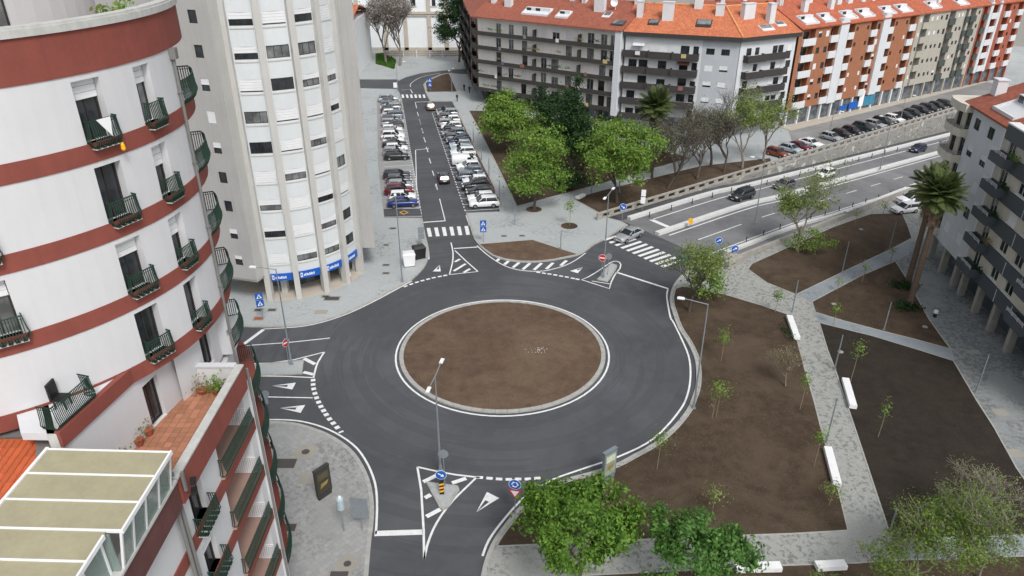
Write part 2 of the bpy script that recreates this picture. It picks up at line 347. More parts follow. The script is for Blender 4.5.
# facade frames: (u along the wall, z up, d inwards)
class Pl:
    def __init__(s, o, d):
        s.o = Vector((o[0], o[1])); s.d = Vector((d[0], d[1])).normalized(); s.n = Vector((s.d.y, -s.d.x))
    def __call__(s, u, z, d=0.0):
        q = s.o+s.d*u-s.n*d; return Vector((q.x, q.y, z))
    def rz(s, u=0): return math.atan2(s.n.x, -s.n.y)
    def uz(s, px, py):
        x, y = px-512, 288-py
        v = Vector((x, FPX*math.cos(PITCH)+y*math.sin(PITCH), -FPX*math.sin(PITCH)+y*math.cos(PITCH)))
        t = s.n.dot(s.o)/s.n.dot(Vector((v.x, v.y))); q = Vector((v.x*t, v.y*t))
        return (q-s.o).dot(s.d), CAMH+v.z*t
class Cy:                     # u in degrees
    def __init__(s, c, r): s.c = c; s.r = r
    def __call__(s, u, z, d=0.0):
        t = math.radians(u); return Vector((s.c[0]+(s.r-d)*math.cos(t), s.c[1]+(s.r-d)*math.sin(t), z))
    def rz(s, u=0): t = math.radians(u); return math.atan2(math.cos(t), -math.sin(t))
    def deg(s, w): return math.degrees(w/s.r)
def wall(parent, F, u0, u1, z0, z1, holes, m, name='wall', steps=1, backs=None):
    """wall sheet with real openings; holes (ua, ub, za, zb, depth, back?)"""
    us = {round(u0+(u1-u0)*i/steps, 4) for i in range(steps+1)}; zs = {round(z0, 4), round(z1, 4)}
    for h in holes:
        us |= {round(h[0], 4), round(h[1], 4)}; zs |= {round(h[2], 4), round(h[3], 4)}
    us = sorted(u for u in us if u0-1e-3 <= u <= u1+1e-3); zs = sorted(z for z in zs if z0-1e-3 <= z <= z1+1e-3)
    b = MB(); idx = {}
    def vid(i, j):
        if (i, j) not in idx: idx[(i, j)] = len(b.v); b.v.append(tuple(F(us[i], zs[j])))
        return idx[(i, j)]
    for i in range(len(us)-1):
        for j in range(len(zs)-1):
            cu, cz = (us[i]+us[i+1])/2, (zs[j]+zs[j+1])/2
            if any(h[0] < cu < h[1] and h[2] < cz < h[3] for h in holes): continue
            b.f.append((vid(i, j), vid(i+1, j), vid(i+1, j+1), vid(i, j+1))); b.m.append(0)
    for h in holes:
        ua, ub, za, zb, dp = h[:5]
        c = [F(ua, za), F(ub, za), F(ub, zb), F(ua, zb)]; e = [F(ua, za, dp), F(ub, za, dp), F(ub, zb, dp), F(ua, zb, dp)]
        b.add(c+e, [(0, 4, 5, 1), (1, 5, 6, 2), (2, 6, 7, 3), (3, 7, 4, 0)])
        if len(h) > 5 and h[5]: b.add(e, [(0, 1, 2, 3)])
    return b.obj(name, m, parent)
WM = {}
def win_meshes(w, h, mull, shut, fr=.06):
    k = (round(w, 2), round(h, 2), mull, round(shut, 1))
    if k in WM: return WM[k]
    a = MB()
    for x in (-w/2+fr/2, w/2-fr/2): a.box((x, 0, 0), (fr, .08, h))
    for z in (-h/2+fr/2, h/2-fr/2): a.box((0, 0, z), (w-2*fr, .08, fr))
    for i in range(mull): a.box((-w/2+w*(i+1)/(mull+1), 0, 0), (fr*.8, .07, h-2*fr))
    fm = a.mesh('window_frame_%g_%g' % (w, h), M['frame_wh'])
    p = MB().box((0, .02, 0), (w-fr, .03, h-fr)).mesh('pane_%g_%g' % (w, h), M['glass'])
    sm = None
    if shut > 0:
        b = MB(); hh = h*shut; n = max(1, min(8, int(hh/.22)))
        for i in range(n):
            z = h/2-hh*(i+.5)/n; b.box((0, -.055, z), (w-.02, .05, hh/n-.015))
        sm = b.mesh('shutter_%g_%g_%g' % (w, h, shut), M['shutter'])
    WM[k] = (fm, p, sm); return WM[k]
def win(parent, F, u, zc, w, h, dp=.15, frame='frame_wh', shut=0.0, mull=1, glass='glass', name='window', sm='shutter'):
    fm, pm, shm = win_meshes(w, h, mull, round(shut, 1))
    q = F(u, zc, dp); rz = F.rz(u)
    o = inst(name, fm, parent, q, rz, M[frame])
    inst('pane', pm, o, (0, 0, 0), 0, M[glass], rel=True)
    if shm: inst('roller_shutter', shm, o, (0, 0, 0), 0, M[sm], rel=True)
    return o
def facade(parent, F, u0, u1, z0, z1, wins, m, steps=1, extra=(), name='wall', uw=None):
    """wins: (u, zc, w, h, frame, shut, mull, glass)"""
    uw = uw or (lambda w: w)
    hs_ = [(a[0]-uw(a[2])/2, a[0]+uw(a[2])/2, a[1]-a[3]/2, a[1]+a[3]/2, .17, True) for a in wins]
    o = wall(parent, F, u0, u1, z0, z1, hs_+list(extra), m, name, steps)
    for a in wins:
        win(parent, F, a[0], a[1], a[2], a[3], .12, a[4], a[5], a[6] if len(a) > 6 else 1, a[7] if len(a) > 7 else 'glass')
    return o
def slab(b, F, ua, ub, da, db, z0, z1, mi=0, steps=1):
    for i in range(steps):
        p, q = ua+(ub-ua)*i/steps, ua+(ub-ua)*(i+1)/steps
        b.hexa([F(p, z0, da), F(q, z0, da), F(q, z0, db), F(p, z0, db)], [F(p, z1, da), F(q, z1, da), F(q, z1, db), F(p, z1, db)], mi)
def balcony(parent, F, u0, u1, z, D, hp, m, th=.14, floor=.2, steps=1, rail=None, m2=None):
    b = MB(); e = (u1-u0)*0
    slab(b, F, u0, u1, -D, 0.02, z-floor, z, 0, steps)
    if hp:
        t = th
        slab(b, F, u0, u1, -D-.004, -D+t, z+.002, z+hp, 0, steps)
        tu = t if isinstance(F, Pl) else math.degrees(t/F.r)
        slab(b, F, u0+.002, u0+tu, -D+t, .015, z+.002, z+hp-.004); slab(b, F, u1-tu, u1-.002, -D+t, .015, z+.002, z+hp-.004)
    o = b.obj('balcony', m, parent)
    if rail:
        rb = MB(); steel_rail(rb, [F(u0, z+hp, -D+.06), F(u1, z+hp, -D+.06)], rail)
        rb.obj('railing', m2 or M['steel'], o)
    return o
def steel_rail(b, pts, h, sp=1.0, bars=3):
    for k in range(bars): b.tube([Vector(q)+Vector((0, 0, h*(k+1)/bars)) for q in pts], .025, 5)
    for i in range(len(pts)-1):
        a, c = Vector(pts[i]), Vector(pts[i+1]); n = max(1, int((c-a).length/sp))
        for k in range(n+1): q = a.lerp(c, k/n); b.tube([q, q+Vector((0, 0, h))], .025, 4)
def iron_rail(b, pts, h, sp=.13, out=None, belly=.10, inward=None):
    """bellied wrought balusters between two rails along a polyline; outward = right of travel"""
    pts = [Vector(q) for q in pts]
    up = Vector((0, 0, 1))
    b.tube([q+up*h for q in pts], .028, 5); b.tube([q+up*.08 for q in pts], .02, 4); b.tube([q+up*(h-.12) for q in pts], .014, 4)
    for i in range(len(pts)-1):
        a, c = pts[i], pts[i+1]; d = (c-a); n = max(1, round(d.length/sp)); d.normalize(); o = Vector((d.y, -d.x, 0))
        for k in range(n):
            q = a.lerp(c, (k+.5)/n)
            b.tube([q+up*.05, q+up*.25+o*belly, q+up*.45+o*belly*.5, q+up*h], .021, 4, cap=False)
ORD = ['first', 'second', 'third', 'fourth', 'fifth', 'sixth', 'seventh', 'eighth', 'ninth', 'tenth', 'eleventh', 'twelfth', 'thirteenth', 'fourteenth', 'fifteenth',
       'sixteenth', 'seventeenth', 'eighteenth', 'nineteenth', 'twentieth', 'twenty-first', 'twenty-second', 'twenty-third', 'twenty-fourth', 'twenty-fifth', 'twenty-sixth']
# ------------------------------------------------------------------ the setting
HO, HE, HM = Vector((15.5, 96.7)), Vector((.806, .592)), Vector((.592, -.806))
def zh(s): 
    d = max(0.0, s-12); return -.045*d if d > 12 else -.045*d*d/24
def HW(s, t, dz=0.0, flat=False):
    q = HO+HE*s+HM*t; return Vector((q.x, q.y, (0 if flat else zh(s))+dz))
GZ = -.03
hole = [HW(s, -1.7, flat=True) for s in (14, 60, 120, 175)]+[HW(s, 17.75, flat=True) for s in (175, 120, 60, 14)]
outer = [Vector(q) for q in ((-900, -300, 0), (900, -300, 0), (900, 1500, 0), (-900, 1500, 0))]
g = MB(); allp = outer+hole
g.v = [(q.x, q.y, GZ) for q in allp]
for t in tessellate_polygon([outer, hole]):
    a, b, c = [allp[i] for i in t]
    g.f.append(tuple(t) if (b.x-a.x)*(c.y-a.y)-(b.y-a.y)*(c.x-a.x) > 0 else tuple(t[::-1])); g.m.append(0)
struct('ground', g, M['ground'])
road = struct('road', MB().sheet([(-70, 8), (12, 8), (30, 60), (26.4, 81.9), (14.1, 98.6), (5, 110), (0, 215), (-70, 215)], 0.0), M['asphalt'])

# dual carriageway, sinking away from the roundabout
SS = [0, 6, 12, 16, 20, 26, 36, 50, 70, 90, 115, 145, 174]
def hstrip(b, t0, t1, dz, mi=0, ss=SS):
    n = len(ss); b.add([HW(s, t0, dz) for s in ss]+[HW(s, t1, dz) for s in ss], [(i, n+i, n+i+1, i+1) for i in range(n-1)], mi)
def hsolid(b, t0, t1, z0, z1, ss, flat=False):
    n = len(ss); P = lambda t, z: [HW(s, t, z, flat) for s in ss]
    b.add(P(t0, z0)+P(t1, z0)+P(t0, z1)+P(t1, z1), [f for i in range(n-1) for f in ((2*n+i, 3*n+i, 3*n+i+1, 2*n+i+1), (i, 2*n+i, 2*n+i+1, i+1), (n+i, n+i+1, 3*n+i+1, 3*n+i))]+[(0, n, 3*n, 2*n), (n-1, 3*n-1, 4*n-1, 2*n-1)])
b = MB(); hstrip(b, -1.95, 17.9, .004); dual = struct('dual_carriageway', b, M['hw'])
b = MB(); hstrip(b, -1.9, .02, .009, ss=SS); b.obj('verge_asphalt', M['asphalt'], dual)
b = MB(); hsolid(b, 0.0, .75, -.05, .42, [1]+SS[1:]); tag(b.obj('barrier_wall', M['conc_w']), 'low white concrete barrier along the far edge of the dual carriageway', 'barrier')
b = MB(); hsolid(b, 6.1, 6.9, -.05, .40, [.3]+SS[1:]); tag(b.obj('median_barrier', M['conc_w']), 'white concrete median strip dividing the dual carriageway', 'barrier')
b = MB(); hsolid(b, 15.6, 16.2, -.05, .35, [3]+SS[1:]); tag(b.obj('barrier_wall', M['conc_w']), 'white kerb barrier along the park edge of the dual carriageway', 'barrier')
def hline(t, w, s0, s1, name='lane_line'):
    ss = [s0]+[s for s in SS if s0 < s < s1]+[s1]; q = MB(); hstrip(q, t-w/2, t+w/2, .016, ss=ss); q.obj(name, M['paint'], dual)
hline(2.3, .2, 3.6, 170); hline(5.6, .16, 30, 170); hline(7.6, .2, 1.5, 170); hline(14.8, .18, 1.5, 170)
hline(10.9, .16, 3.5, 12.5)
for k in range(22): hline(10.9, .15, 17+7.2*k, 20+7.2*k, 'lane_dash')
q = MB(); q.add([HW(3.2, 2.2, .016), HW(3.2, 6.1, .016), HW(3.9, 6.1, .016), HW(3.9, 2.2, .016)], [(0, 1, 2, 3)]); q.obj('stop_line', M['paint'], dual)
dmesh = MB().lathe((0, 0, 0), [(.11, 0), (.1, .06), (.07, .1), (.07, .82), (.03, .85)], 8).mesh('delineator', M['fascia'])
for i, (t, s0, n, sp, nm) in enumerate([(1.45, 4, 16, 4.5, 'far'), (15.2, 8, 16, 3.6, 'near')]):
    for k in range(n):
        s = s0+k*sp; o = inst('delineator_post', dmesh, None, HW(s, t, .0))
        tag(o, '%s slim post from the roundabout on the %s side of the dual carriageway' % (ORD[k], 'far' if nm == 'far' else 'park'), 'post', group='delineator posts by the dual carriageway')
# far retaining wall with balustrade, near wall
SB = [-3+3.0*k for k in range(0, 46)]
rw = thing('retaining_wall', 'long painted retaining wall with pierced concrete balustrade beyond the dual carriageway', 'wall', HW(-3, -2, 0))
b = MB(); ss = [s for s in SB if s >= 12]; n = len(ss)
b.add([HW(s, -1.75, -.1) for s in ss]+[HW(s, -1.75, 0, True)+Vector((0, 0, .1)) for s in ss]+[HW(s, -2.05, 0, True)+Vector((0, 0, .1)) for s in ss],
      [f for i in range(n-1) for f in ((i, i+1, n+i+1, n+i), (n+i, n+i+1, 2*n+i+1, 2*n+i))]); b.obj('wall_face', M['graf'], rw)
def hbox(b, s0, s1, t0, t1, z0, z1): b.hexa([HW(s0, t0, z0, True), HW(s0, t1, z0, True), HW(s1, t1, z0, True), HW(s1, t0, z0, True)], [HW(s0, t0, z1, True), HW(s0, t1, z1, True), HW(s1, t1, z1, True), HW(s1, t0, z1, True)])
b = MB(); hbox(b, -3, 132, -2.0, -1.78, .1, .38); b.obj('plinth', M['conc'], rw)
b = MB(); hbox(b, -3, 132, -2.03, -1.72, .98, 1.2); b.obj('coping', M['conc'], rw)
bm_ = MB(); bm_.hexa([HW(0, -1.98, 0, True)-HW(0, 0, 0, True), HW(0, -1.80, 0, True)-HW(0, 0, 0, True), HW(.9, -1.80, 0, True)-HW(0, 0, 0, True), HW(.9, -1.98, 0, True)-HW(0, 0, 0, True)],
                    [q+Vector((0, 0, .6)) for q in (HW(0, -1.98, 0, True)-HW(0, 0, 0, True), HW(0, -1.80, 0, True)-HW(0, 0, 0, True), HW(.9, -1.80, 0, True)-HW(0, 0, 0, True), HW(.9, -1.98, 0, True)-HW(0, 0, 0, True))])
bme = bm_.mesh('baluster_block', M['conc'])
for k in range(60): inst('baluster', bme, rw, HW(-3+2.25*k, 0, .38, True))
nw_ = thing('park_wall', 'low weathered concrete wall between the park and the dual carriageway', 'wall', HW(2, 18, 0))
b = MB()
for s0, s1, t0, t1, h in ((-.6, 2.4, 17.3, 19.2, 1.0), (2.4, 26, 17.9, 18.3, .7), (26, 60, 17.85, 18.25, .95), (60, 140, 17.85, 18.25, 1.0)): hbox(b, s0, s1, t0, t1, -.02, h)
b.obj('wall_body', M['conc'], nw_)
b = MB(); hbox(b, 2.42, 140, 17.8, 18.35, 1.01, 1.1); b = MB(); hbox(b, 26.05, 140, 17.8, 18.32, .955, 1.08); b.obj('coping', M['conc_w'], nw_)
ss = [s for s in SS if s >= 12]; n = len(ss)
b = MB(); b.add([HW(s, 17.78, -.1) for s in ss]+[HW(s, 17.78, 0, True)+Vector((0, 0, .02)) for s in ss], [(i, n+i, n+i+1, i+1) for i in range(n-1)]); b.obj('wall_face', M['conc'], nw_)

# --- pavements (12 cm up) with kerbs
PZ = .12
def kerb(pts, closed=False, w=.3, side=1, z=PZ, name='kerb', m='kerb'):
    b = MB(); a, c = (.012, -w) if side > 0 else (w, -.012)
    b.ribbon([(q.x, q.y) for q in pts], a, c, -.02, z+.012, 0, closed); return struct(name, b, M[m])
nw_k = smooth(Ws([(225, 326.2), (240, 326), (263.4, 326.6), (287, 326), (307, 324), (327.5, 319), (349.4, 311.4), (372.8, 300.5), (399.4, 286.4), (411, 280), (420, 272), (426, 264), (428.7, 255), (428.3, 246), (425.5, 235), (422.3, 218)], PZ), 3)
nw = nw_k+Ws([(384, 217.5), (378, 164), (377, 98), (400.5, 95.5), (398, 89), (371, 88.5)], PZ)+[Vector((-75, 185, 0)), Vector((-75, 60, 0)), Vector((-45, 62, 0))]
struct('pavement_north_west', MB().prism(nw, -.02, PZ), M['pave'])
kerb(nw_k, side=-1)
ne_a = smooth(Ws([(466, 212.8), (470, 226), (473.5, 237), (477, 242.5), (484, 249.5), (493.4, 255.8), (506, 259.7), (521.5, 261.7), (537, 261.7), (553, 260), (567, 257.3), (578, 254.7), (585.6, 251), (593.4, 244.8), (603, 240)], PZ), 3)
ne_b = Ws([(628, 225), (621.5, 221)], PZ)+[HW(-1.2, -2.06), HW(-3, -2.06), HW(60, -2.06), HW(132, -2.06)]
ne = ne_a+ne_b+[Vector((190, 215, 0)), Vector((120, 260, 0)), Vector((10, 230, 0))]+Ws([(470, 74), (462, 74), (449, 72.8), (440, 74.5), (427, 80), (423.3, 84.5), (425.5, 92.5), (430, 101), (452, 101), (466, 130), (475, 149), (494, 187), (500, 211.5)], PZ)
struct('pavement_north_east', MB().prism(ne, -.02, PZ), M['pave'])
kerb(ne_a+ne_b[:2], side=-1)
kerb(Ws([(500, 211.5), (494, 187), (475, 149), (466, 130), (452, 101), (430, 101), (425.5, 92.5), (423.3, 84.5), (427, 80), (440, 74.5), (449, 72.8)], PZ), side=1)
sq = Ws([(371, 79), (396, 79), (399, 80.5), (405, 77.3), (420, 73), (440, 70.5), (457, 69), (470, 68.5)], PZ)+[Vector((10, 232, 0)), Vector((40, 330, 0)), Vector((-110, 330, 0)), Vector((-110, 190, 0))]
struct('square', MB().prism(sq, -.02, PZ), M['pave'])
sw_k = smooth(Ws([(225, 424), (245, 421.5), (262, 421), (280, 421.3), (299, 423.5), (322.5, 431), (341, 441), (355.3, 453.5), (366, 471), (371.7, 488), (374, 507), (373, 525), (371, 541), (368, 576), (366, 600)], PZ), 3)
struct('pavement_south_west', MB().prism(sw_k+[Vector((-8.2, 8, 0)), Vector((-40, 8, 0)), Vector((-40, 40, 0)), Vector((-26, 50, 0))], -.02, PZ), M['pave_sw'])
kerb(sw_k, side=1)
ek = smooth(Ws([(700, 262), (685, 272), (674, 284), (670, 296), (670.5, 305), (672, 310), (678, 327), (688, 343), (694.7, 358.4), (696.5, 372.5), (695.5, 386.5), (692, 397.5), (686.5, 410), (672.5, 427), (653.8, 442.8), (633, 454.5), (614.7, 464), (591, 471.7), (560, 480.3), (535.6, 493.4), (518.4, 507.5), (504.4, 524.7), (493.4, 540), (485.6, 557.5), (481, 576), (477, 600)], PZ), 3)
# one park slab under beds and paths, running under the right-hand building
park = ek+[Vector((-1.6, 8, 0)), Vector((75, 8, 0)), Vector((80, 60, 0))]+[HW(110, 18.4, 0, True), HW(40, 18.4, 0, True), HW(-1.0, 18.4, 0, True)]
struct('pavement_east', MB().prism(park, -.02, PZ), M['path'])
kerb(ek, side=-1)

def bed(name, px, z=PZ+.02, m='soil', lab=None, world=None, edge=True):
    P = world or Ws(px, z)
    o = struct(name, MB().prism(P, PZ-.06, z), M[m])
    if edge: 
        b = MB(); b.ribbon([(q.x, q.y) for q in P], .06, -.06, PZ-.05, z+.015, 0, True); b.obj('edging', M['kerb'], o)
    return o
ekin = []
for i, q in enumerate(ek): 
    a, c = ek[max(0, i-1)], ek[min(len(ek)-1, i+1)]; t = (c-a).normalized(); ekin.append(q+Vector((-t.y, t.x, 0))*.42)
seg = [q for q in ekin if W(0, 289).y > q.y > W(0, 546).y]
bed('soil_bed', None, world=seg+Ws([(498, 546.5), (600, 541.5), (732.5, 536), (795, 533.7), (848, 530.5), (838, 489), (821.5, 430), (813.8, 400), (805, 370), (797.5, 342), (792, 316), (760, 305), (730, 296), (700, 288.5), (682, 286.5)], PZ), m='soil')
bed('soil_bed', [(819.5, 322.8), (827.5, 349.7), (837, 374.7), (848.5, 409), (859.5, 442), (875, 489), (889.5, 533), (894, 539.8), (957.8, 536.8), (1023, 534.7), (1062, 533), (1017, 468.5), (993.7, 426.6), (976.5, 400), (953.5, 360.8), (919, 349.9), (872.5, 335.8)], m='soil_dk')
bed('soil_bed', [(815.4, 312), (812, 301.6), (862, 275.2), (895, 261.3), (906, 277.5), (929.4, 319.7), (950, 348.4), (919, 340.2), (885, 331.6), (844, 320.8)], m='soil')
bed('soil_bed', [(748, 269), (752, 263.5), (833, 227), (870, 214), (902, 213), (908, 226), (912, 238), (890, 249.6), (841.9, 272.4), (796.5, 294.3), (766.7, 282.6)], m='soil')
bed('soil_bed', [(540, 578.5), (600, 574.5), (700, 569.5), (784, 565.3), (856, 562.9), (893.7, 560), (957.8, 558.4), (1040, 555.5), (1090, 640), (520, 640)], m='soil')
for nm, px, m_ in (('path', [(812.2, 301), (796, 295), (841.9, 272.9), (890, 250.1), (910.6, 240.8), (909, 255), (895, 260.9), (862, 274.8)], 'path_blue'),
                  ('path', [(815.3, 312.8), (844, 321.2), (885, 332), (919, 340.6), (951, 348.9), (953.2, 360.3), (919, 349.4), (872.5, 335.3), (819.4, 322.3)], 'path_blue'),
                  ('path', [(894.3, 540.3), (957.8, 537.2), (1023, 535.1), (1063, 533.5), (1063, 553), (957.8, 557.9), (893.7, 559.5)], 'path_blue')):
    struct(nm, MB().prism(Ws(px, PZ), PZ-.05, PZ+.011), M[m_])
rpav = Ws([(896, 261), (910, 242), (935, 236), (990, 200), (1200, 300), (1100, 640), (1064, 533), (1018, 468.7), (994.5, 426.6), (977.5, 400), (954, 360.5), (951.5, 348.5), (930, 319.7), (907, 277.5)], PZ)
struct('pavement_right', MB().prism(rpav, PZ-.05, PZ+.006), M['pave_r'])
# north beds
bed('soil_bed', [(479.5, 244), (532.5, 239.7), (577, 254), (566, 256.6), (553, 259.2), (537, 260.9), (521.5, 260.9), (506, 258.9), (493.4, 254.9), (485, 249)], m='soil_isl')
bed('soil_bed', [(469, 110.6), (480, 131), (497.5, 166), (517, 206), (567.5, 192.5), (600, 184), (640, 172), (690, 158), (630, 141), (560, 125), (500, 111)], m='soil')
bed('soil_bed', [(576, 200), (607, 217), (612, 213.6), (660, 199.5), (740, 177), (772, 165), (770, 158), (700, 166), (600, 191), (586, 195)], m='soil')
bed('soil_bed', [(425.5, 83.5), (428, 80.8), (441, 75), (449, 73.4), (457, 91.5), (427.5, 92)], m='soil')
for k, (px, py) in enumerate(((533.8, 209.5), (569.3, 226))):
    c = W(px, py, PZ); P = [c+Vector((1.22*math.cos(a*math.pi/12), 1.22*math.sin(a*math.pi/12), 0)) for a in range(24)]
    bed('tree_pit', None, world=P, m='soil')
st = [HW(12, -2.3, 0, True), HW(132, -2.3, 0, True)]+[Vector((112, 178.5, 0)), Vector((80, 157.2, 0)), Vector((62, 145.4, 0)), Vector((49, 134, 0)), Vector((40, 129.5, 0))]
struct('upper_street', MB().prism(Ws([(795, 150), (776, 160)], .12)+[HW(46, -2.3, 0, True), HW(132, -2.3, 0, True), Vector((118, 186, 0)), Vector((101.5, 174.3, 0)), Vector((62, 147.2, 0)), Vector((54, 141.8, 0))], .05, .128), M['street'])
struct('upper_pavement', MB().prism([Vector((54.5, 142.2, 0)), Vector((62, 147.3, 0)), Vector((101.5, 174.4, 0)), Vector((118, 186.2, 0)), Vector((118, 196, 0)), Vector((50, 150, 0))], .05, .22), mat('paving_warm', srgb(176, 168, 156), .85, .08))
# parking bays
E_L0, E_L1, E_R0, E_R1 = W(421.3, 214), W(401, 96), W(465.2, 211), W(431.5, 111)
struct('parking_bay', MB().sheet(Ws([(422.2, 217.2), (384, 217.2), (378, 164), (377, 98.5), (400.6, 96), (404.5, 117), (407.7, 139), (416.5, 182)], 0), .004), paving('bay_paving', srgb(150, 151, 150), .3, 5.0))

# central island
isl = MB(); RI, N_ = 10.62, 72
ring = [Vector((RC[0]+math.cos(2*math.pi*k/N_), RC[1]+math.sin(2*math.pi*k/N_))) for k in range(N_)]
cir = lambda r: [Vector((RC[0]+r*math.cos(2*math.pi*k/N_), RC[1]+r*math.sin(2*math.pi*k/N_), 0)) for k in range(N_)]
b = MB(); rr = [9.85, 8.5, 6, 3.5, 1.2]; zz = [.14, .25, .42, .5, .52]
for r, z in zip(rr, zz):
    for k in range(N_): b.v.append((RC[0]+r*math.cos(2*math.pi*k/N_), RC[1]+r*math.sin(2*math.pi*k/N_), z+rnd.uniform(-.04, .04)*(r < 9)))
for i in range(4):
    for k in range(N_): b.f.append((i*N_+k, i*N_+(k+1) % N_, (i+1)*N_+(k+1) % N_, (i+1)*N_+k)); b.m.append(0)
b.f.append(tuple(4*N_+k for k in range(N_))); b.m.append(0)
o = b.obj('roundabout_island', M['soil_isl'], smooth=True, kind='structure')
# kerb ring of single stones
kst = MB(); a0 = 2*math.pi/60*.485
kst.add([((9.86 if i else 10.27)*math.cos(a), (9.86 if i else 10.27)*math.sin(a), z) for z in (-.02, .15) for i in (0, 1) for a in (-a0, a0)], [(4, 5, 7, 6), (0, 1, 5, 4), (2, 6, 7, 3), (0, 4, 6, 2), (1, 3, 7, 5)])
kme = kst.mesh('kerb_stone', M['kerb'])
for k in range(60):
    q = inst('kerb_stone', kme, o, (RC[0], RC[1], 0)); q.rotation_euler = (0, 0, 2*math.pi*k/60)
b = MB()   # scatter of pale stones in the middle of the island
for k in range(60):
    a, r = rnd.random()*6.28, abs(rnd.gauss(0, .55)); c = W(538, 350, .5)
    s = rnd.uniform(.03, .085); b.box((c.x+r*math.cos(a)*1.3, c.y+r*math.sin(a), .51), (s, s*.8, s*.6), a)
tag(b.obj('gravel', M['conc_w']), 'scatter of pale stones on the middle of the round soil island', 'gravel', kind='stuff')

# --- markings, children of the road
MK = .008
def line(px, w=.14, name='lane_line', sm=0, z=MK, parent=None, world=None):
    P = world or Ws(px, z)
    if sm: P = smooth(P, sm)
    b = MB(); b.ribbon([(q.x, q.y) for q in P], w/2, -w/2, None, z); return b.obj(name, M['paint'], parent or road)
def poly(px, name, z=MK, m='paint'): b = MB(); b.sheet(Ws(px, z), z); return b.obj(name, M[m], road)
b = MB(); b.ribbon([(q.x, q.y) for q in cir(10.62)], .09, -.09, None, MK, 0, True); b.obj('lane_line', M['paint'], road)
def zm(x0, y0, s, pts): return [(x0+a/s, y0+c/s) for a, c in pts]
line(zm(470, 230, 6.4, [(45, 100), (100, 150), (170, 200), (230, 232), (300, 253), (380, 263), (470, 262), (550, 245), (620, 222), (680, 190), (740, 147)]), .15, sm=3)
for a, c in (((188, 183), (172, 198)), ((250, 195), (220, 222)), ((315, 208), (275, 240)), ((385, 212), (338, 252)), ((458, 212), (410, 255)), ((532, 210), (488, 250)), ((618, 195), (580, 228))):
    line(zm(470, 230, 6.4, [a, c]), .4, 'hatching_bar')
def dashes(pts, L_=.42, w=.34):
    P = Ws(pts)
    for i, q in enumerate(P):
        t = (P[min(i+1, len(P)-1)]-P[max(i-1, 0)]).normalized()
        line(None, w, 'give_way_dash', world=[q-t*L_/2, q+t*L_/2])
dashes(zm(470, 230, 6.4, [(437, 271), (473, 277), (509, 282), (546, 288), (583, 295), (620, 301), (658, 309), (688, 315)]), .5, .3)
dashes(zm(240, 340, 6.4, [(468, 257), (468, 285), (472, 313), (480, 342), (490, 370), (503, 398), (518, 426), (535, 452), (552, 478), (573, 506), (597, 533), (622, 560)]), .42, .42)
line(None, .42, 'give_way_dash', world=[W(340.6, 431.3), W(341.6, 432.6)])
dashes(zm(380, 230, 8, [(205, 450), (250, 433), (295, 418), (340, 405), (385, 393), (430, 382), (478, 372), (522, 364)]), .5, .3)
dashes(zm(390, 440, 6.4, [(575, 240), (637, 245), (698, 250), (760, 252), (820, 250), (882, 250), (943, 245)]), .5, .3)
def tri(px, cut):          # hollow give-way triangle: tip first, solid base band
    T, A, B = Ws(px); L_ = lambda a, c, t: a.lerp(c, t)
    b = MB(); b.sheet([A, B, L_(B, T, cut), L_(A, T, cut)], MK)
    for a in (A, B):
        p0, o_ = L_(a, T, cut), (B if a is A else A); q0 = L_(p0, L_(o_, T, cut), .28)
        b.add([(p0.x, p0.y, MK), (q0.x, q0.y, MK), (T.x, T.y, MK)], [(0, 1, 2)])
    b.obj('yield_triangle', M['paint'], road)
tri(zm(470, 230, 6.4, [(722, 238), (640, 262), (690, 277)]), .4)
tri(zm(240, 340, 6.4, [(205, 293), (357, 273), (335, 317)]), .3)
tri(zm(240, 340, 6.4, [(255, 435), (417, 416), (388, 467)]), .3)
tri(zm(380, 230, 8, [(478, 278), (422, 332), (486, 332)]), .3)
tri(zm(390, 440, 6.4, [(553, 462), (620, 333), (699, 372)]), .36)
def loop(pts, w, sm=3):
    P = Ws(pts, MK); b = MB(); b.ribbon([(q.x, q.y) for q in P], w/2, -w/2, None, MK, 0, True); b.obj('lane_line', M['paint'], road)
loop([(581.7, 279.7), (588, 277), (595, 273), (604.4, 266.7), (610.6, 262.5), (614, 261.3), (617, 261.2), (619.6, 262.4), (620.8, 264.6), (620, 268.3), (614.5, 275.3), (611.4, 281.6), (609.4, 288.6), (595, 284)], .16)
line([(592, 281), (610.5, 284)], .14)
def island(name, px, z=.13, m='pave'):
    P = Ws(px, z); o = struct(name, MB().prism(P, -.02, z), M[m]); b = MB(); b.ribbon([(q.x, q.y) for q in P], .12, -.12, -.01, z+.012, 0, True); b.obj('kerb', M['kerb'], o); return o
island('traffic_island', [(598, 279), (607, 281), (609.3, 278), (616, 267), (616, 264.8), (612, 263.6), (605.5, 269.5), (602, 275)])
island('traffic_island', [(427, 482), (457, 486.5), (458, 489), (446, 507), (443, 508.3), (440.5, 506)])
island('traffic_island', [(240, 365.6), (251, 365.2), (303.3, 360.3), (301.7, 372.8), (252, 374.4), (240, 374.6)])
line([(615.8, 272), (668, 288.6)], .32, 'stop_line')
for i in range(11):
    x, y = 590+(90+37*i)/6.4, 230+(65+17*i)/6.4; line([(x, y), (x+127/6.4, y-43/6.4)], .5, 'zebra_stripe')
line([(668, 288.6), (666.8, 295.6), (668, 305), (670.5, 317.5), (673.6, 322.5), (682, 339.7), (688.4, 355.3), (690.5, 369.4), (689.7, 385), (686, 399), (680, 410), (666, 427), (647.5, 442.8), (617.8, 456.9), (591, 466), (560, 476.5), (552.8, 479.4), (532.5, 490.3), (517, 504.4), (501, 523), (488.7, 540.3), (482.5, 556)], .17, sm=3)
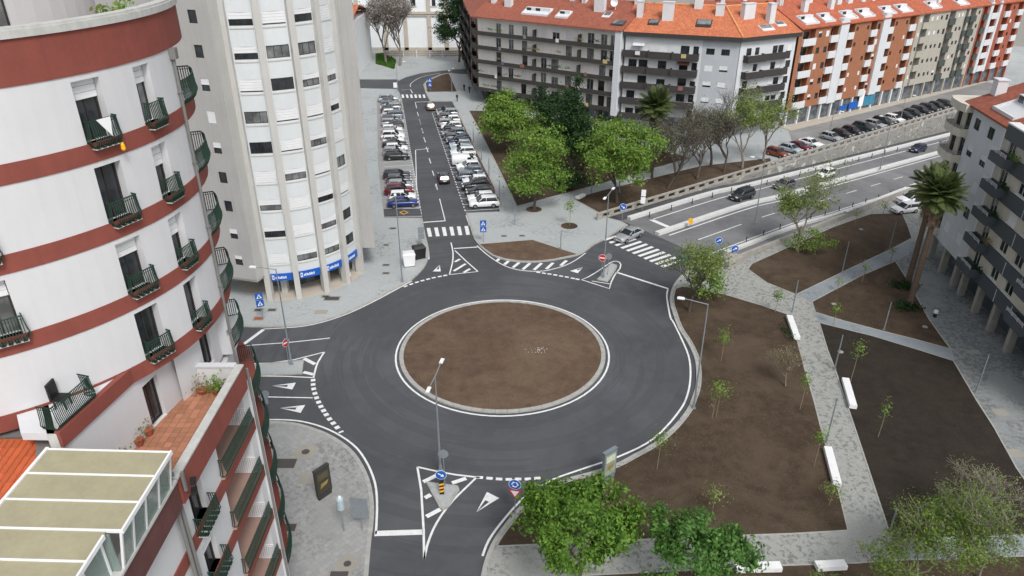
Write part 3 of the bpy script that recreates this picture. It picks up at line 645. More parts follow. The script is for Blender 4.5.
line([(253, 420.3), (262, 419.7), (283.7, 419.7), (302.5, 421.5), (322.5, 427), (341, 436), (357, 448.3), (368, 464.7), (375, 483), (377, 501.6), (376.4, 525), (375.5, 534)], .17, sm=3)
line([(236, 349), (244.7, 343.4), (263.4, 329.6)], .4, 'stop_line')
line([(263.4, 329), (287, 327.7), (307, 325.6), (327.5, 320.7), (349.4, 313), (372.8, 302), (399.4, 287.8), (412, 281)], .13, sm=3)
line([(230, 346.3), (246, 345.5), (288, 342.5), (330, 338)], .14)
line([(230, 364.6), (249.4, 363.8), (271, 363), (294.7, 359.5), (324.4, 352)], .15); line([(324.4, 352), (318, 362), (315, 371), (313.4, 378)], .18, sm=2); line([(313.4, 377.6), (287, 376.3), (251, 375.8), (230, 375.7)], .15)
for a, c in (((410, 118), (480, 155)), ((405, 205), (470, 220))): line(zm(240, 340, 6.4, [a, c]), .4, 'hatching_bar')
line([(230, 396.4), (254.8, 396.6), (312.7, 397.8)], .14)
line([(451, 242.5), (453, 252.5), (452.5, 262.5), (449.4, 274.4)], .16, sm=2); line([(453.7, 248.5), (477.3, 247)], .25); line([(455, 250.5), (466, 261), (478, 271.5)], .16); line([(478, 271.5), (449.4, 274.6)], .13)
for a, c in (((590, 328), (685, 270)), ((600, 255), (640, 232)), ((670, 340), (720, 310))): line(zm(380, 230, 8, [a, c]), .35, 'hatching_bar')
for i in range(6):
    x, y = 467+60.5*i, 383-3*i; line(zm(370, 180, 8, [(x, y), (x+15, y+70)]), .5, 'zebra_stripe')
line(zm(370, 180, 8, [(425, 339), (605, 326)]), .3, 'stop_line'); line(zm(370, 180, 8, [(557, 150), (601, 325)]), .14); line(zm(370, 180, 8, [(768, 282), (797, 366)]), .14)
line(zm(380, 230, 8, [(378, 110), (390, 180), (392, 235)]), .13)
for x, y in ((400, 15), (418, 85), (437, 158), (458, 237), (480, 327), (505, 425), (530, 535)):
    line(zm(370, 120, 8, [(x-7, y-20), (x+7, y+20)]), .14, 'lane_dash')
for x, y in ((383, 432), (401, 495), (418, 560)): line(zm(370, 60, 8, [(x-5, y-16), (x+5, y+16)]), .14, 'lane_dash')
line(zm(370, 180, 8, [(528, 30), (540, 78)]), .14, 'lane_dash')
line(zm(370, 120, 8, [(362, 240), (470, 228)]), .2, 'stop_line'); line(zm(370, 120, 8, [(364, 240), (374, 560)]), .14)
line(zm(370, 60, 8, [(360, 338), (470, 332)]), .25, 'stop_line'); line(zm(370, 60, 8, [(362, 338), (373, 385)]), .14)
for x in (262, 297, 331, 365, 398, 432): line(zm(370, 60, 8, [(x-3, 276), (x+4, 303)]), .5, 'zebra_stripe')
line(zm(370, 60, 8, [(255, 240), (325, 236), (340, 265)]), .2); line(zm(370, 60, 8, [(325, 215), (325, 190), (380, 150), (450, 125), (560, 105)]), .16, sm=3)
line(zm(370, 60, 8, [(200, 180), (203, 222)]), .9, 'zebra_stripe')
ER = (E_R1-E_R0).normalized(); EL = (E_L1-E_L0).normalized(); PR = Vector((ER.y, -ER.x, 0)); PL_ = Vector((-EL.y, EL.x, 0))
LR, LL = (E_R1-E_R0).length, (E_L1-E_L0).length
for k in range(int(LR/1.25)):
    q = E_R0+ER*1.25*k; line(None, .14, 'bay_dash', world=[q, q+ER*.6])
for k in range(int(LL/1.25)):
    q = E_L0+EL*1.25*k; line(None, .14, 'bay_dash', world=[q+Vector((0, 0, 0)), q+EL*.6], z=.012)
for k in range(int(LR/2.5)+1): q = E_R0+ER*2.5*k; line(None, .11, 'bay_line', world=[q, q+PR*5.0])
for k in range(int(LL/2.5)+1): q = E_L0+EL*2.5*k; line(None, .1, 'bay_line', world=[q, q+PL_*4.8], z=.012)
line([(374.8, 533.5), (423, 532)], .5, 'stop_line')
line(zm(390, 440, 6.4, [(175, 172), (300, 200), (420, 222), (575, 240)]), .17); line(zm(390, 440, 6.4, [(175, 172), (200, 320), (215, 575)])+[(424.3, 558.7)], .17)
line(zm(390, 440, 6.4, [(555, 238), (480, 310), (400, 390), (330, 480), (275, 575)])+[(427, 546), (424.3, 558.7)], .17, sm=2)
for a, c in (((213, 268), (298, 226)), ((223, 370), (262, 350)), ((233, 490), (322, 443)), ((397, 275), (488, 245))): line(zm(390, 440, 6.4, [a, c]), .38, 'hatching_bar')
poly([(384.3, 216.6), (421.6, 215.8), (420.2, 208.6), (383.5, 208.9)], 'bay_surface', .012, 'asphalt')
bm2 = Ws(zm(370, 180, 8, [(240, 260), (272, 245), (303, 260), (270, 275)]), .02); b = MB(); b.ribbon([(q.x, q.y) for q in bm2], .1, -.1, None, .02, 0, True); b.obj('bay_symbol', M['yellow'], road)
# drain and service covers let into the paving
def cover(px, py, a, c, m, rz=0, frame=True, z=PZ, round_=0):
    q = W(px, py, z)
    t = thing('manhole_cover', '', 'cover', (q.x, q.y, z-.001), rz)
    b = MB()
    if round_: b.lathe((q.x, q.y, z), [(round_, 0), (round_, .009)], 20); b.obj('rim', M['manh_c'], t); b = MB(); b.lathe((q.x, q.y, z), [(round_*.35, .004), (round_*.35, .014)], 14); b.obj('lid', M[m], t)
    else:
        b.box((q.x, q.y, z+.005), (a+.3, c+.3, .009)); b.obj('rim', M['manh_c'], t); b = MB(); b.box((q.x, q.y, z+.008), (a, c, .012)); b.obj('lid', M[m], t)
    return t
CV = [(285, 463.5, 1.7, 1.1, 'manh', 'large dark square cover in a pale frame on the cobbles left of the totem panel'), (307, 478, 1.1, .9, 'manh_c', 'pale concrete square cover beside the totem panel'), (289.5, 527.5, .9, .7, 'manh', 'small dark framed cover beside the curved balcony building'),
      (332, 298.5, 1.6, .8, 'manh', 'wide dark cover outside the tower columns'), (325.5, 296.5, .7, .4, 'manh', 'small dark cover beside the wide one outside the tower columns'), (258.5, 310, .8, .5, 'manh', 'dark cover behind the pedestrian sign post'), (272, 310, .8, .5, 'manh', 'dark cover right of the pedestrian sign post'), (258.5, 318.5, .9, .6, 'pot', 'rusty cover at the foot of the pedestrian sign post'),
      (321, 312, 1.1, .6, 'manh_c', 'pale concrete cover between tower and kerb'), (386, 273.2, .7, .4, 'manh', 'small dark cover left of the white container'), (386, 265, .7, .4, 'manh', 'small dark cover up the pavement from the white container'), (392.8, 228.4, .8, .5, 'manh', 'dark square cover near the parking bay end'), (386, 245, .6, .4, 'manh', 'dark cover half way up the north west pavement'),
      (504, 236, .6, .4, 'manh', 'small dark gully left of the pair north of the wedge bed'), (522, 235.7, .6, .4, 'manh', 'small dark gully right of the pair north of the wedge bed'), (974, 352, .9, .5, 'manh_c', 'pale cover on the pavement by the arcade'), (1001, 412.5, .9, .6, 'manh_c', 'pale ochre cover low on the right hand pavement'), (1014, 453, 1.1, .7, 'manh_c', 'pale cover at the right edge above the thicket'), (339, 575, 1.2, .6, 'manh', 'dark cover at the bottom edge of the cobbled pavement')]
for c in CV: cover(*c[:5])['label'] = c[5]
cover(305.6, 451.8, 0, 0, 'manh', round_=.95)['label'] = 'round pale manhole with dark centre on the cobbled pavement'
cover(347.4, 563.7, 0, 0, 'manh', round_=.75)['label'] = 'round cream manhole near the bottom of the cobbled pavement'
cover(269.5, 448, 0, 0, 'manh', round_=.6)['label'] = 'small round manhole close to the curved balconies'
# ------------------------------------------------------------------ left building: white drum with terracotta bands
LC = (-23.5, 30.0)
DR = Cy(LC, 9.75)
lb = thing('apartment_building', 'white rounded apartment building with terracotta bands and green iron balconies in the left foreground', 'building', (LC[0], LC[1], 0))
ZB = [34.75, 31.72, 28.72, 25.72, 22.72]           # undersides of the bands on the drum
BH = .68
def green_balconet(F, u, z, w, D=.26):
    """small iron balcony in front of a french window"""
    b = MB(); du = F.deg(w/2) if isinstance(F, Cy) else w/2
    slab(b, F, u-du, u+du, -D-.03, .0, z-.035, z)
    o = b.obj('balcony', M['cope'], lb)
    r = MB()
    for k in range(5): slab(r, F, u-du+2*du*(k+.15)/5, u-du+2*du*(k+.8)/5, -D-.05, -.02, z+.004, z+.03)
    iron_rail(r, [F(u-du, z, -.02), F(u-du, z, -D), F(u+du, z, -D), F(u+du, z, -.02)], .98, .095)
    r.obj('railing', M['iron'], o); return o
tops = [36.18]+[z for z in ZB]
# drum wall, floor by floor, with french windows
for k, zb in enumerate(ZB[1:]+[19.72]):
    top = ZB[k]; z0 = zb+BH
    cols = [(-54, 1.1, .3), (-25.4, 1.1, [.28, .0, .3, .0, .1][k]), (-10, .95, [.27, .36, .38, 0, 0][k])]
    if k == 3: cols = cols[1:]
    if k == 4: cols = []
    fz = zb+.52; hs_ = []
    for u, w, shf in cols:
        hh = top-fz-.2; hs_.append((u-DR.deg(w)/2, u+DR.deg(w)/2, zb+BH, fz+hh, .5, True))
    if k < 4: wall(lb, DR, -100, 5, z0, top, hs_, M['white'], steps=30)
    for u, w, shf in cols:
        hh = top-fz-.2; zc = fz+hh/2
        o = win(lb, DR, u, zc, w-.06, hh-.02, .38, 'frame_dk', shf, 1, rnd.choice(['glass', 'glass', 'glass_cu']), name='french_window')
        green_balconet(DR, u+.6, fz-.02, w-.02)
    # loggia beyond the downpipe: set-back wall, bulging balcony
    wall(lb, Cy(LC, 8.95), 5, 60, z0-.3, top+.02, [], M['white'], steps=12, name='loggia_wall')
    b = MB(); p = [DR(5, z0-.3), DR(5, z0-.3, .82), DR(5, top, .82), DR(5, top)]; b.add(p, [(0, 1, 2, 3)]); b.obj('loggia_cheek', M['white'], lb)
    b = MB(); F = Cy(LC, 9.75); slab(b, F, 5.2, 26, -.03, .85, zb+BH-.28, zb+BH+.012, 0, 10); o = b.obj('loggia_floor', M['white'], lb)
    r = MB(); iron_rail(r, [DR(5.6+20*i/10, zb+BH-.02, -.05-.16*math.sin(math.pi*i/10)**.7) for i in range(11)]+[DR(25.8, zb+BH-.02, .75)], 1.0, .1, belly=.09); r.obj('railing', M['iron'], o)
# bands
for k, zb in enumerate(ZB):
    b = MB(); t = 36.18 if k == 0 else zb+BH
    slab(b, DR, -100, 26.3, -.035, .25, zb, t, 0, 44); b.obj('wall_band', M['terra'], lb)
b = MB(); slab(b, DR, -100, 46, -.12, .42, 36.18, 36.42, 0, 44); slab(b, DR, -100, 46, -.06, .36, 36.42, 36.5, 0, 44); b.obj('parapet_coping', M['cope'], lb)
b = MB(); slab(b, DR, -100, 46, .25, .4, 34.9, 36.17, 0, 44); b.obj('parapet_inner', M['white'], lb)
b = MB(); b.prism([DR(a, 0, .3) for a in range(-100, 261, 8)], 34.76, 35.0); b.obj('roof_terrace_floor', M['grout'], lb)
# penthouse, set back on the roof
PH = Cy((-24.6, 31), 7.2)
wall(lb, PH, -110, 40, 35.0, 38.3, [(-31, -24.5, 35.02, 37.2, .2, True), (-75, -68, 35.9, 37.3, .2, True)], M['white'], 'penthouse_wall', 24)
win(lb, PH, -27.75, 36.1, .8, 2.1, .14, 'frame_dk', 0, 0, 'glass_cu', name='door'); win(lb, PH, -71.5, 36.6, .85, 1.35, .14, 'frame_dk', .4)
b = MB(); b.prism([PH(a, 0, -.25) for a in range(-110, 250, 9)], 38.3, 38.55); b.obj('penthouse_roof', M['cope'], lb)
# downpipe on the drum
b = MB(); q = DR(4.2, 0, -.09); b.tube([(q.x, q.y, z) for z in (34.4, 28, 17.5)], .07, 8); b.box((q.x, q.y, 34.55), (.34, .34, .42), .1)
for z in (33, 30, 27, 24, 21.5): b.box((q.x-.03, q.y, z), (.24, .2, .05))
b.obj('downpipe', M['pipe'], lb)

# storey behind the terrace: z 20..22.7, straight wall joining the drum
TF = Pl((-16.15, 20.2), (1.15, 6.8))
wl = wall(lb, TF, 0, 7.3, 20.0, 22.72, [(5.0, 6.0, 20.03, 22.15, .3, True), (.3, .9, 20.03, 21.9, .3, True)], M['white'])
win(lb, TF, 5.5, 21.09, .96, 2.1, .22, 'frame_dk', 0, 1, name='french_window'); win(lb, TF, .6, 20.96, .56, 1.84, .22, 'frame_dk', 0, 0, name='french_window')
wall(lb, Cy(LC, 9.2), -18.6, 6, 20.0, 22.75, [(-7, -1.2, 20.4, 22.45, .25, True)], M['white'], steps=10)
win(lb, Cy(LC, 9.2), -4.1, 21.42, .9, 2.0, .18, 'frame_dk', 0, 1, name='french_window')
b = MB(); slab(b, TF, .5, 7.35, -.1, .12, 22.72, 23.38); b.obj('wall_band', M['terra'], lb)
# upper storey flat wall above it with its balcony (z 23.4..25.7)
b = MB(); b.prism([TF(.5, 0, .125), TF(3.9, 0, .125), (-16.3, 24.6), (-18.6, 22.4), (-17.4, 20.75)], 23.0, 23.3)
o = b.obj('balcony', M['white'], lb); r = MB(); iron_rail(r, [TF(.55, 23.38, .55), TF(.55, 23.38, -.02), TF(2.55, 23.38, -.02), TF(2.6, 23.38, .5)], 1.0, .075); r.obj('railing', M['iron'], o)
# low white parapet with torn flashing
b = MB(); pts = [(-22.5, 22.1), (-17.45, 22.2), (-16.35, 20.55)]
b.ribbon(pts, .28, 0, 21.6, 23.3); b.obj('parapet', M['cope'], lb)
b = MB(); b.ribbon([(-22.5, 21.85), (-17.5, 21.95), (-16.5, 20.4)], .25, -.35, 22.42, 22.5); b.obj('flashing', M['pipe'], lb)
# near tiled lean-to roof: barrel tiles one by one
tl = MB(); L_ = .46
for s in range(6):
    a0, a1 = math.pi*s/6, math.pi*(s+1)/6
    for (r0, z0, r1, z1) in ((.13, 0, .115, 0),):
        tl.add([(-L_/2, r0*math.cos(a0), r0*.75*math.sin(a0)+.03), (L_/2, r1*math.cos(a0), r1*.75*math.sin(a0)), (L_/2, r1*math.cos(a1), r1*.75*math.sin(a1)), (-L_/2, r0*math.cos(a1), r0*.75*math.sin(a1)+.03)], [(0, 1, 2, 3)])
tme = tl.mesh('roof_tile', M['rtile'], smooth=True)
b = MB(); b.add([(-22.0, 17.0, 21.75), (-16.75, 17.0, 21.75), (-16.75, 21.6, 22.35), (-22.0, 21.6, 22.35)], [(0, 1, 2, 3)]); lro = b.obj('lean_to_roof', M['rtile'], lb)
sl = math.atan2(.6, 4.6)
for i in range(11):
    for j in range(11):
        x, y = -16.88-.25*i, 17.2+.40*j
        o = inst('roof_tile', tme, lro, (x, y, 21.77+(y-17)*.6/4.6+.02)); o.rotation_euler = (0, sl, -math.pi/2)
# terrace: slab, single clay tiles, parapet with coping
b = MB(); b.prism([(-16.4, 20.3), (-12.6, 20.3), (-12.6, 29.0), (-15.4, 29.0)], 19.72, 20.0); tfl = b.obj('terrace_floor', M['grout'], lb)
tm = MB().box((0, 0, .012), (.3, .3, .024)).mesh('floor_tile', M['tile'])
for i in range(9):
    for j in range(22):
        x, y = -12.98-.32*i, 21.2+.32*j
        if x > -16.2+(y-20.2)*.135 and y < 27.9+(x+13)*-.1: inst('floor_tile', tm, tfl, (x, y, 20.0))
b = MB(); b.box((-12.55, 24.75, 20.36), (.3, 7.5, 1.28)); b.obj('terrace_parapet', M['terra'], lb)
b = MB(); b.box((-12.56, 24.7, 21.03), (.36, 7.6, .08)); b.obj('parapet_coping', M['cope'], lb)
b = MB(); b.box((-13.75, 28.35, 20.55), (2.1, .2, 1.1)); b.box((-13.78, 28.35, 21.12), (2.15, .34, .06)); b.obj('terrace_end_wall', M['white'], lb)
b = MB(); b.box((-12.6, 16.0, 20.36), (.36, 9.6, 1.28)); b.obj('terrace_parapet', M['maroon'], lb)
b = MB(); b.box((-12.6, 16.0, 21.04), (.5, 9.64, .1)); b.obj('parapet_coping', M['cope'], lb)
# veranda: polycarbonate roof on white bars, glazed side
vr = thing('veranda', 'veranda with beige polycarbonate roof panels and white framed glass side on the near terrace', 'veranda', (-14.5, 16.5, 20.0))
YB = [20.4, 19.17, 17.95, 16.73, 15.52, 14.3, 13.1]
for i in range(6):
    y1, y0 = YB[i]-.03, YB[i+1]+.03; xr = -12.08 if y0 > 16.7 else -12.55
    b = MB(); b.hexa([(-16.35, y0, 22.84), (xr, y0, 22.70), (xr, y1, 22.70), (-16.35, y1, 22.84)], [(-16.35, y0, 22.87), (xr, y0, 22.73), (xr, y1, 22.73), (-16.35, y1, 22.87)]); b.obj('roof_panel', M['poly'], vr)
for i, y in enumerate(YB):
    xr = -12.04 if i < 4 else -12.5
    b = MB(); b.hexa([(-16.4, y-.035, 22.80), (xr, y-.035, 22.66), (xr, y+.035, 22.66), (-16.4, y+.035, 22.80)], [(-16.4, y-.035, 22.90), (xr, y-.035, 22.76), (xr, y+.035, 22.76), (-16.4, y+.035, 22.90)]); b.obj('roof_bar', M['alu'], vr)
b = MB(); b.box((-12.05, 18.56, 22.72), (.07, 3.72, .16)); b.box((-12.52, 14.8, 22.72), (.07, 3.4, .16)); b.box((-16.4, 16.7, 22.86), (.1, 7.5, .14)); b.obj('edge_beam', M['alu'], vr)
for y in (20.38, 19.4, 18.4, 17.5, 16.75): b = MB(); b.hexa([(-12.46, y-.04, 21.1), (-12.38, y-.04, 21.1), (-12.38, y+.04, 21.1), (-12.46, y+.04, 21.1)], [(-12.16, y-.04, 22.66), (-12.08, y-.04, 22.66), (-12.08, y+.04, 22.66), (-12.16, y+.04, 22.66)]); b.obj('post', M['alu'], vr)
for y in (16.5, 15.4, 14.3, 13.2): b = MB(); b.box((-12.72, y, 21.88), (.08, .08, 1.58)); b.obj('post', M['alu'], vr)
for y0, y1 in ((20.34, 19.44), (19.36, 18.44), (18.36, 17.54), (17.46, 16.79)): b = MB(); b.hexa([(-12.43, y1, 21.1), (-12.41, y1, 21.1), (-12.41, y0, 21.1), (-12.43, y0, 21.1)], [(-12.13, y1, 22.66), (-12.11, y1, 22.66), (-12.11, y0, 22.66), (-12.13, y0, 22.66)]); b.obj('pane', M['vglass'], vr)
for y in (15.95, 14.85, 13.75): b = MB(); b.box((-12.72, y, 21.88), (.02, 1.0, 1.56)); b.obj('pane', M['vglass'], vr)
b = MB(); b.box((-14.4, 20.42, 21.9), (3.9, .03, 1.55)); b.obj('pane', M['vglass'], vr)
b = MB(); b.box((-14.5, 16.7, 20.05), (3.9, 7.4, .1)); b.obj('veranda_floor', M['cope'], vr)
b = MB(); b.box((-12.6, 16.63, 21.88), (.3, .06, 1.56)); b.obj('pane', M['vglass'], vr)

# lower straight front (X=-12.8) with loggias, then the lower drum with bulging balconies
LF = Pl((-12.8, 8.0), (0, 1))                 # u = Y-8, outward = +X
LZ = [19.72-3.0*k for k in range(6)]           # 19.72 .. 4.72
DL = Cy(LC, 10.15)
for k, top in enumerate(LZ):
    zb = top-3.0; z0 = zb if k < 5 else 1.6
    fz = zb+.36
    hs_ = [(14.0, 15.2, fz, fz+2.2, .35, True), (17.0, 20.6, fz+.0, top-.02, 1.5, True)]
    if k < 5:
        wall(lb, LF, 0, 21.6, zb+BH, top, [(a[0], a[1], max(a[2], zb+BH), min(a[3], top), a[4], a[5]) for a in hs_], M['white'])
        win(lb, LF, 14.6, fz+1.1, 1.14, 2.16, .26, 'frame_dk', [0, .3, 0, .5, 0][k], 1, name='french_window')
        green_balconet(LF, 14.6, fz, 1.5, .4)
        b = MB(); slab(b, LF, 0, 21.6, -.06, .3, zb, zb+BH); b.obj('wall_band', M['terra'], lb)
        b = MB(); slab(b, LF, 16.85, 20.8, -.16, 1.45, zb+BH+.004, zb+BH+.06); o = b.obj('balcony', M['b3rust'], lb)
        r = MB(); iron_rail(r, [LF(16.9, zb+BH+.06, .0), LF(16.9, zb+BH+.06, -.18), LF(20.75, zb+BH+.06, -.18)], 1.0, .085, belly=.12); r.obj('railing', M['iron'], o)
        r = MB(); iron_rail(r, [LF(20.55, zb+BH+.06, -.06), LF(20.55, zb+BH+.06, 1.4)], 1.05, .11, belly=.06); r.obj('screen', M['cloth'], o)
        b = MB(); slab(b, LF, 17.02, 20.58, 1.40, 1.49, zb+BH+.07, top-.02); b.obj('loggia_back', M['terra'] if k % 2 == 0 else M['b3rust'], lb)
        # bulging balconies on the drum
        wall(lb, Cy(LC, 9.2), -4, 62, zb+BH, top, [(14, 24, zb+BH, top-.3, .2, True), (36, 46, zb+BH, top-.3, .2, True)], M['white'], steps=12)
        for u in (19, 41): win(lb, Cy(LC, 9.2), u, (zb+BH+top-.3)/2, 1.6, top-.3-zb-BH, .14, 'frame_dk', 0, 1, name='french_window')
        b = MB(); slab(b, DL, -4, 60, 0, 1.2, zb+.1, zb+BH, 0, 14); o = b.obj('curved_balcony', M['terra'], lb)
        r = MB(); iron_rail(r, [DL(-3.5+30*i/14, zb+BH, -.03-.2*math.sin(math.pi*min(1, (i+.4)/14))**.8) for i in range(15)]+[DL(26.6, zb+BH, .75)], 1.0, .1, belly=.09); r.obj('railing', M['iron'], o)
b = MB(); b.prism([(-13.1, 8.2), (-13.1, 29.4), (-24, 29.4), (-24, 8.2)], -.1, 4.7); b.obj('ground_storey', M['cope'], lb)
b = MB(); b.prism([Cy(LC, 9.4)(a, 0) for a in range(-95, 266, 10)], -.1, 19.8); b.obj('drum_core', M['white'], lb)
b = MB(); slab(b, LF, -.2, 21.6, -.06, .3, 19.3, 19.72); b.obj('wall_band', M['terra'], lb)
b = MB(); b.box((-12.9, 29.45, 10.0), (.5, .3, 19.2)); b.obj('pier', M['white'], lb)
b = MB(); 
for dy in (0, .3): b.tube([(-12.62, 20.75+dy, z) for z in (21.2, 15, 5)], .08, 8)
b.tube([(-12.62, 29.3, z) for z in (20.3, 10, 2)], .07, 8); b.obj('downpipe', M['pipe'], lb)
# wall cores so that rooms are not hollow from other viewpoints
b = MB(); b.prism([Cy(LC, 8.3)(a, 0) for a in range(-100, 261, 10)], 19.9, 34.7); b.obj('upper_core', M['cope'], lb)
# things standing on this building
t = thing('floodlight', 'pair of black floodlights on the maroon parapet below the veranda', 'light', (-12.2, 21.1, 20.2))
b = MB(); b.box((-12.28, 21.1, 20.75), (.1, .12, .9)); b.obj('bracket', M['pipe'], t)
for z, dy in ((20.55, .15), (20.15, .05)):
    b = MB(); b.box((-12.05, 21.15+dy, z), (.2, .26, .16), .3); b.box((-12.05, 21.15+dy, z+.1), (.22, .3, .03), .3); b.obj('lamp_head', M['black'], t)
def pot_plant(name, label, loc, r, h, leaf, n, sz, group=None, flower=False):
    t = thing(name, label, 'plant', loc, group=group); b = MB(); b.lathe(loc, [(r*.7, 0), (r, h*.9), (r*1.06, h*.9), (r*1.06, h), (r*.8, h)], 12); b.obj('pot', M['pot'], t)
    C = np.array([[loc[0]+rnd.gauss(0, r*.9), loc[1]+rnd.gauss(0, r*.9), loc[2]+h+abs(rnd.gauss(0, r*1.3))] for _ in range(n)]); leaf_obj('foliage', C, sz, leaf, t, 3)
    if flower: leaf_obj('flowers', C[::4]+np.array([0, 0, .06]), sz*.6, M['lf_red'], t, 8)
def leaf_obj(name, C, size, m, parent, seed, up=.3, center=None, aspect=1.9, outw=1.3):
    """one diamond face per leaf"""
    g_ = np.random.default_rng(seed); N = len(C)
    nrm = g_.normal(size=(N, 3)); nrm[:, 2] += up
    if center is not None:
        d = C-np.array(center); d /= np.linalg.norm(d, axis=1)[:, None]+1e-6; nrm += d*outw
    nrm /= np.linalg.norm(nrm, axis=1)[:, None]
    t = np.cross(nrm, g_.normal(size=(N, 3))); t /= np.linalg.norm(t, axis=1)[:, None]+1e-9; bt = np.cross(nrm, t)
    s = (size*g_.uniform(.6, 1.3, N))[:, None]; w = s/aspect
    off = np.array(ORG[parent])
    V = np.stack([C-t*s*.5, C+bt*w*.5+nrm*s*.06, C+t*s*.5, C-bt*w*.5+nrm*s*.06], 1).reshape(-1, 3)-off
    me = bpy.data.meshes.new(name); me.vertices.add(4*N); me.loops.add(4*N); me.polygons.add(N)
    me.vertices.foreach_set('co', V.ravel()); me.loops.foreach_set('vertex_index', np.arange(4*N))
    me.polygons.foreach_set('loop_start', np.arange(N)*4)
    me.materials.append(m); me.update(calc_edges=True); me.validate()
    o = bpy.data.objects.new(name, me); put(o, parent); ORG[o] = Vector(off); return o
for k, (x, y, r, h, lf, n, sz, lab) in enumerate([(-13.45, 27.6, .22, .3, 'lf_mid', 120, .2, 'bushy green potted plant in the far corner of the tiled terrace'), (-14.15, 27.7, .26, .22, 'lf_tan', 110, .14, 'round greyish potted shrub beside the green one on the terrace'),
        (-15.3, 24.7, .2, .34, 'lf_tan', 25, .12, 'clay pot with thin dry plant on the terrace near its door'), (-15.42, 24.05, .2, .34, 'lf_bud', 40, .12, 'clay pot with sprouting plant against the terrace wall'), (-15.6, 23.2, .2, .3, 'lf_bud', 50, .14, 'clay pot with pale flowering twigs against the terrace wall'), (-15.75, 22.4, .22, .3, 'lf_bud', 60, .14, 'leafy clay pot nearest the veranda on the terrace')]):
    pot_plant('potted_plant', lab, (x, y, 20.024), r, h, M[lf], n, sz, 'pots on the tiled terrace')
t = thing('planter_box', 'long clay trough with weeds along the terrace wall', 'planter', (-15.55, 22.0, 20.024)); b = MB(); b.box((-15.55, 22.0, 20.18), (.35, 1.5, .3), -.13); b.obj('trough', M['pot'], t)
leaf_obj('foliage', np.array([[-15.55+rnd.gauss(0, .12), 22+rnd.uniform(-.7, .7), 20.35+abs(rnd.gauss(0, .15))] for _ in range(160)]), .12, M['lf_pale'], t, 4)
for k, (a, lab) in enumerate(((-9, 'green planter with red flowers behind the roof parapet'), (-3, 'leafy planter behind the roof parapet at its right end'))):
    q = DR(a, 35.0, .95); pot_plant('potted_plant', lab, tuple(q), .32, .8, M['lf_mid'], 260, .2, 'planters on the roof terrace', k == 0)
# laundry, bins and chairs on balconies
zf = ZB[1]+.5; F = DR; b = MB()
b.add([F(-26.6, zf+1.0, -.33), F(-23.4, zf+1.0, -.33), F(-24.2, zf+.34, -.40), F(-26.6, zf+1.0, -.30), F(-23.4, zf+1.0, -.30), F(-24.2, zf+.34, -.37)], [(0, 1, 2), (5, 4, 3), (0, 3, 4, 1), (1, 4, 5, 2), (2, 5, 3, 0)])
tag(b.obj('towel', M['cloth']), 'white towel hung over the topmost left balcony railing', 'towel')
q = F(-22.2, zf-.3, -.33); b = MB(); b.lathe((q.x, q.y, q.z), [(.05, 0), (.085, .06), (.07, .22), (.03, .3)], 10); tag(b.obj('water_bottle', M['yellow']), 'yellow watering bottle hung under the topmost left balcony', 'bottle')
t = thing('waste_bin', 'black bin with yellow lid on the curved balcony beside the terrace', 'bin', tuple(DL(-1, LZ[1]+BH-3+3.0-.0, .45)))
q = ORG[t]; b = MB(); b.box((q.x, q.y, q.z+.3), (.42, .42, .6)); b.obj('bin_body', M['black'], t); b = MB(); b.box((q.x, q.y, q.z+.64), (.46, .46, .08)); b.obj('lid', M['yellow'], t)
t = thing('garden_chair', 'black stacked chair behind the left corner balcony railing', 'chair', (-16.7, 22.3, 23.3)); b = MB()
b.box((-16.7, 22.3, 23.72), (.5, .5, .06)); b.obj('seat', M['black'], t); b = MB(); b.prism([(-16.98, 22.05), (-16.9, 22.05), (-16.9, 22.55), (-16.98, 22.55)], 23.7, 24.4); b.obj('backrest', M['black'], t)
for dx, dy in ((-.2, -.2), (.2, -.2), (.2, .2), (-.2, .2)): b = MB(); b.tube([(-16.7+dx, 22.3+dy, 23.3), (-16.7+dx*.9, 22.3+dy*.9, 23.7)], .03, 6); b.obj('leg', M['black'], t)

# ------------------------------------------------------------------ residential tower
TC = (-27.0, 82.0); TW = Cy(TC, 8.7); TOP = 47.0
tw = thing('tower_block', 'tall pale residential tower with curved ribbed front and blue shop fascia', 'building', (TC[0], TC[1], 0))
RA = [-91, -71, -51, -32, -12]
zrows = [30.7-3.12*k for k in range(-5, 9)]      # window heads
wins = []; fh = 3.12
shd = random.Random(3)
for j in range(4):
    uc = (RA[j]+RA[j+1])/2
    for zt in zrows:
        if zt < 5.0 or zt > 46: continue
        w = 2.2 if j < 3 else 1.8
        s = shd.choice([0, 0, 0, .4, .5, 1, .9])
        wins.append((uc, zt-.6, w, 1.2, 'frame_dk', s, 2 if j < 3 else 1, shd.choice(['glass', 'glass', 'glass_cu'])))
facade(tw, TW, -91, -9, 3.3, TOP, wins, M['tower'], steps=24, uw=lambda w: TW.deg(w))
for a in RA:
    b = MB(); wd = 1.9
    slab(b, TW, a-wd, a+wd, -.55, .3, .1, TOP+.1); b.obj('rib', M['tower_r'], tw)
for zt in zrows:
    if 5 < zt < 46:
        for j in range(4): b = MB(); slab(b, TW, RA[j]+2.6, RA[j+1]-2.6, -.05, .0, zt-1.5, zt-1.38, 0, 4); b.obj('sill', M['tower_r'], tw)
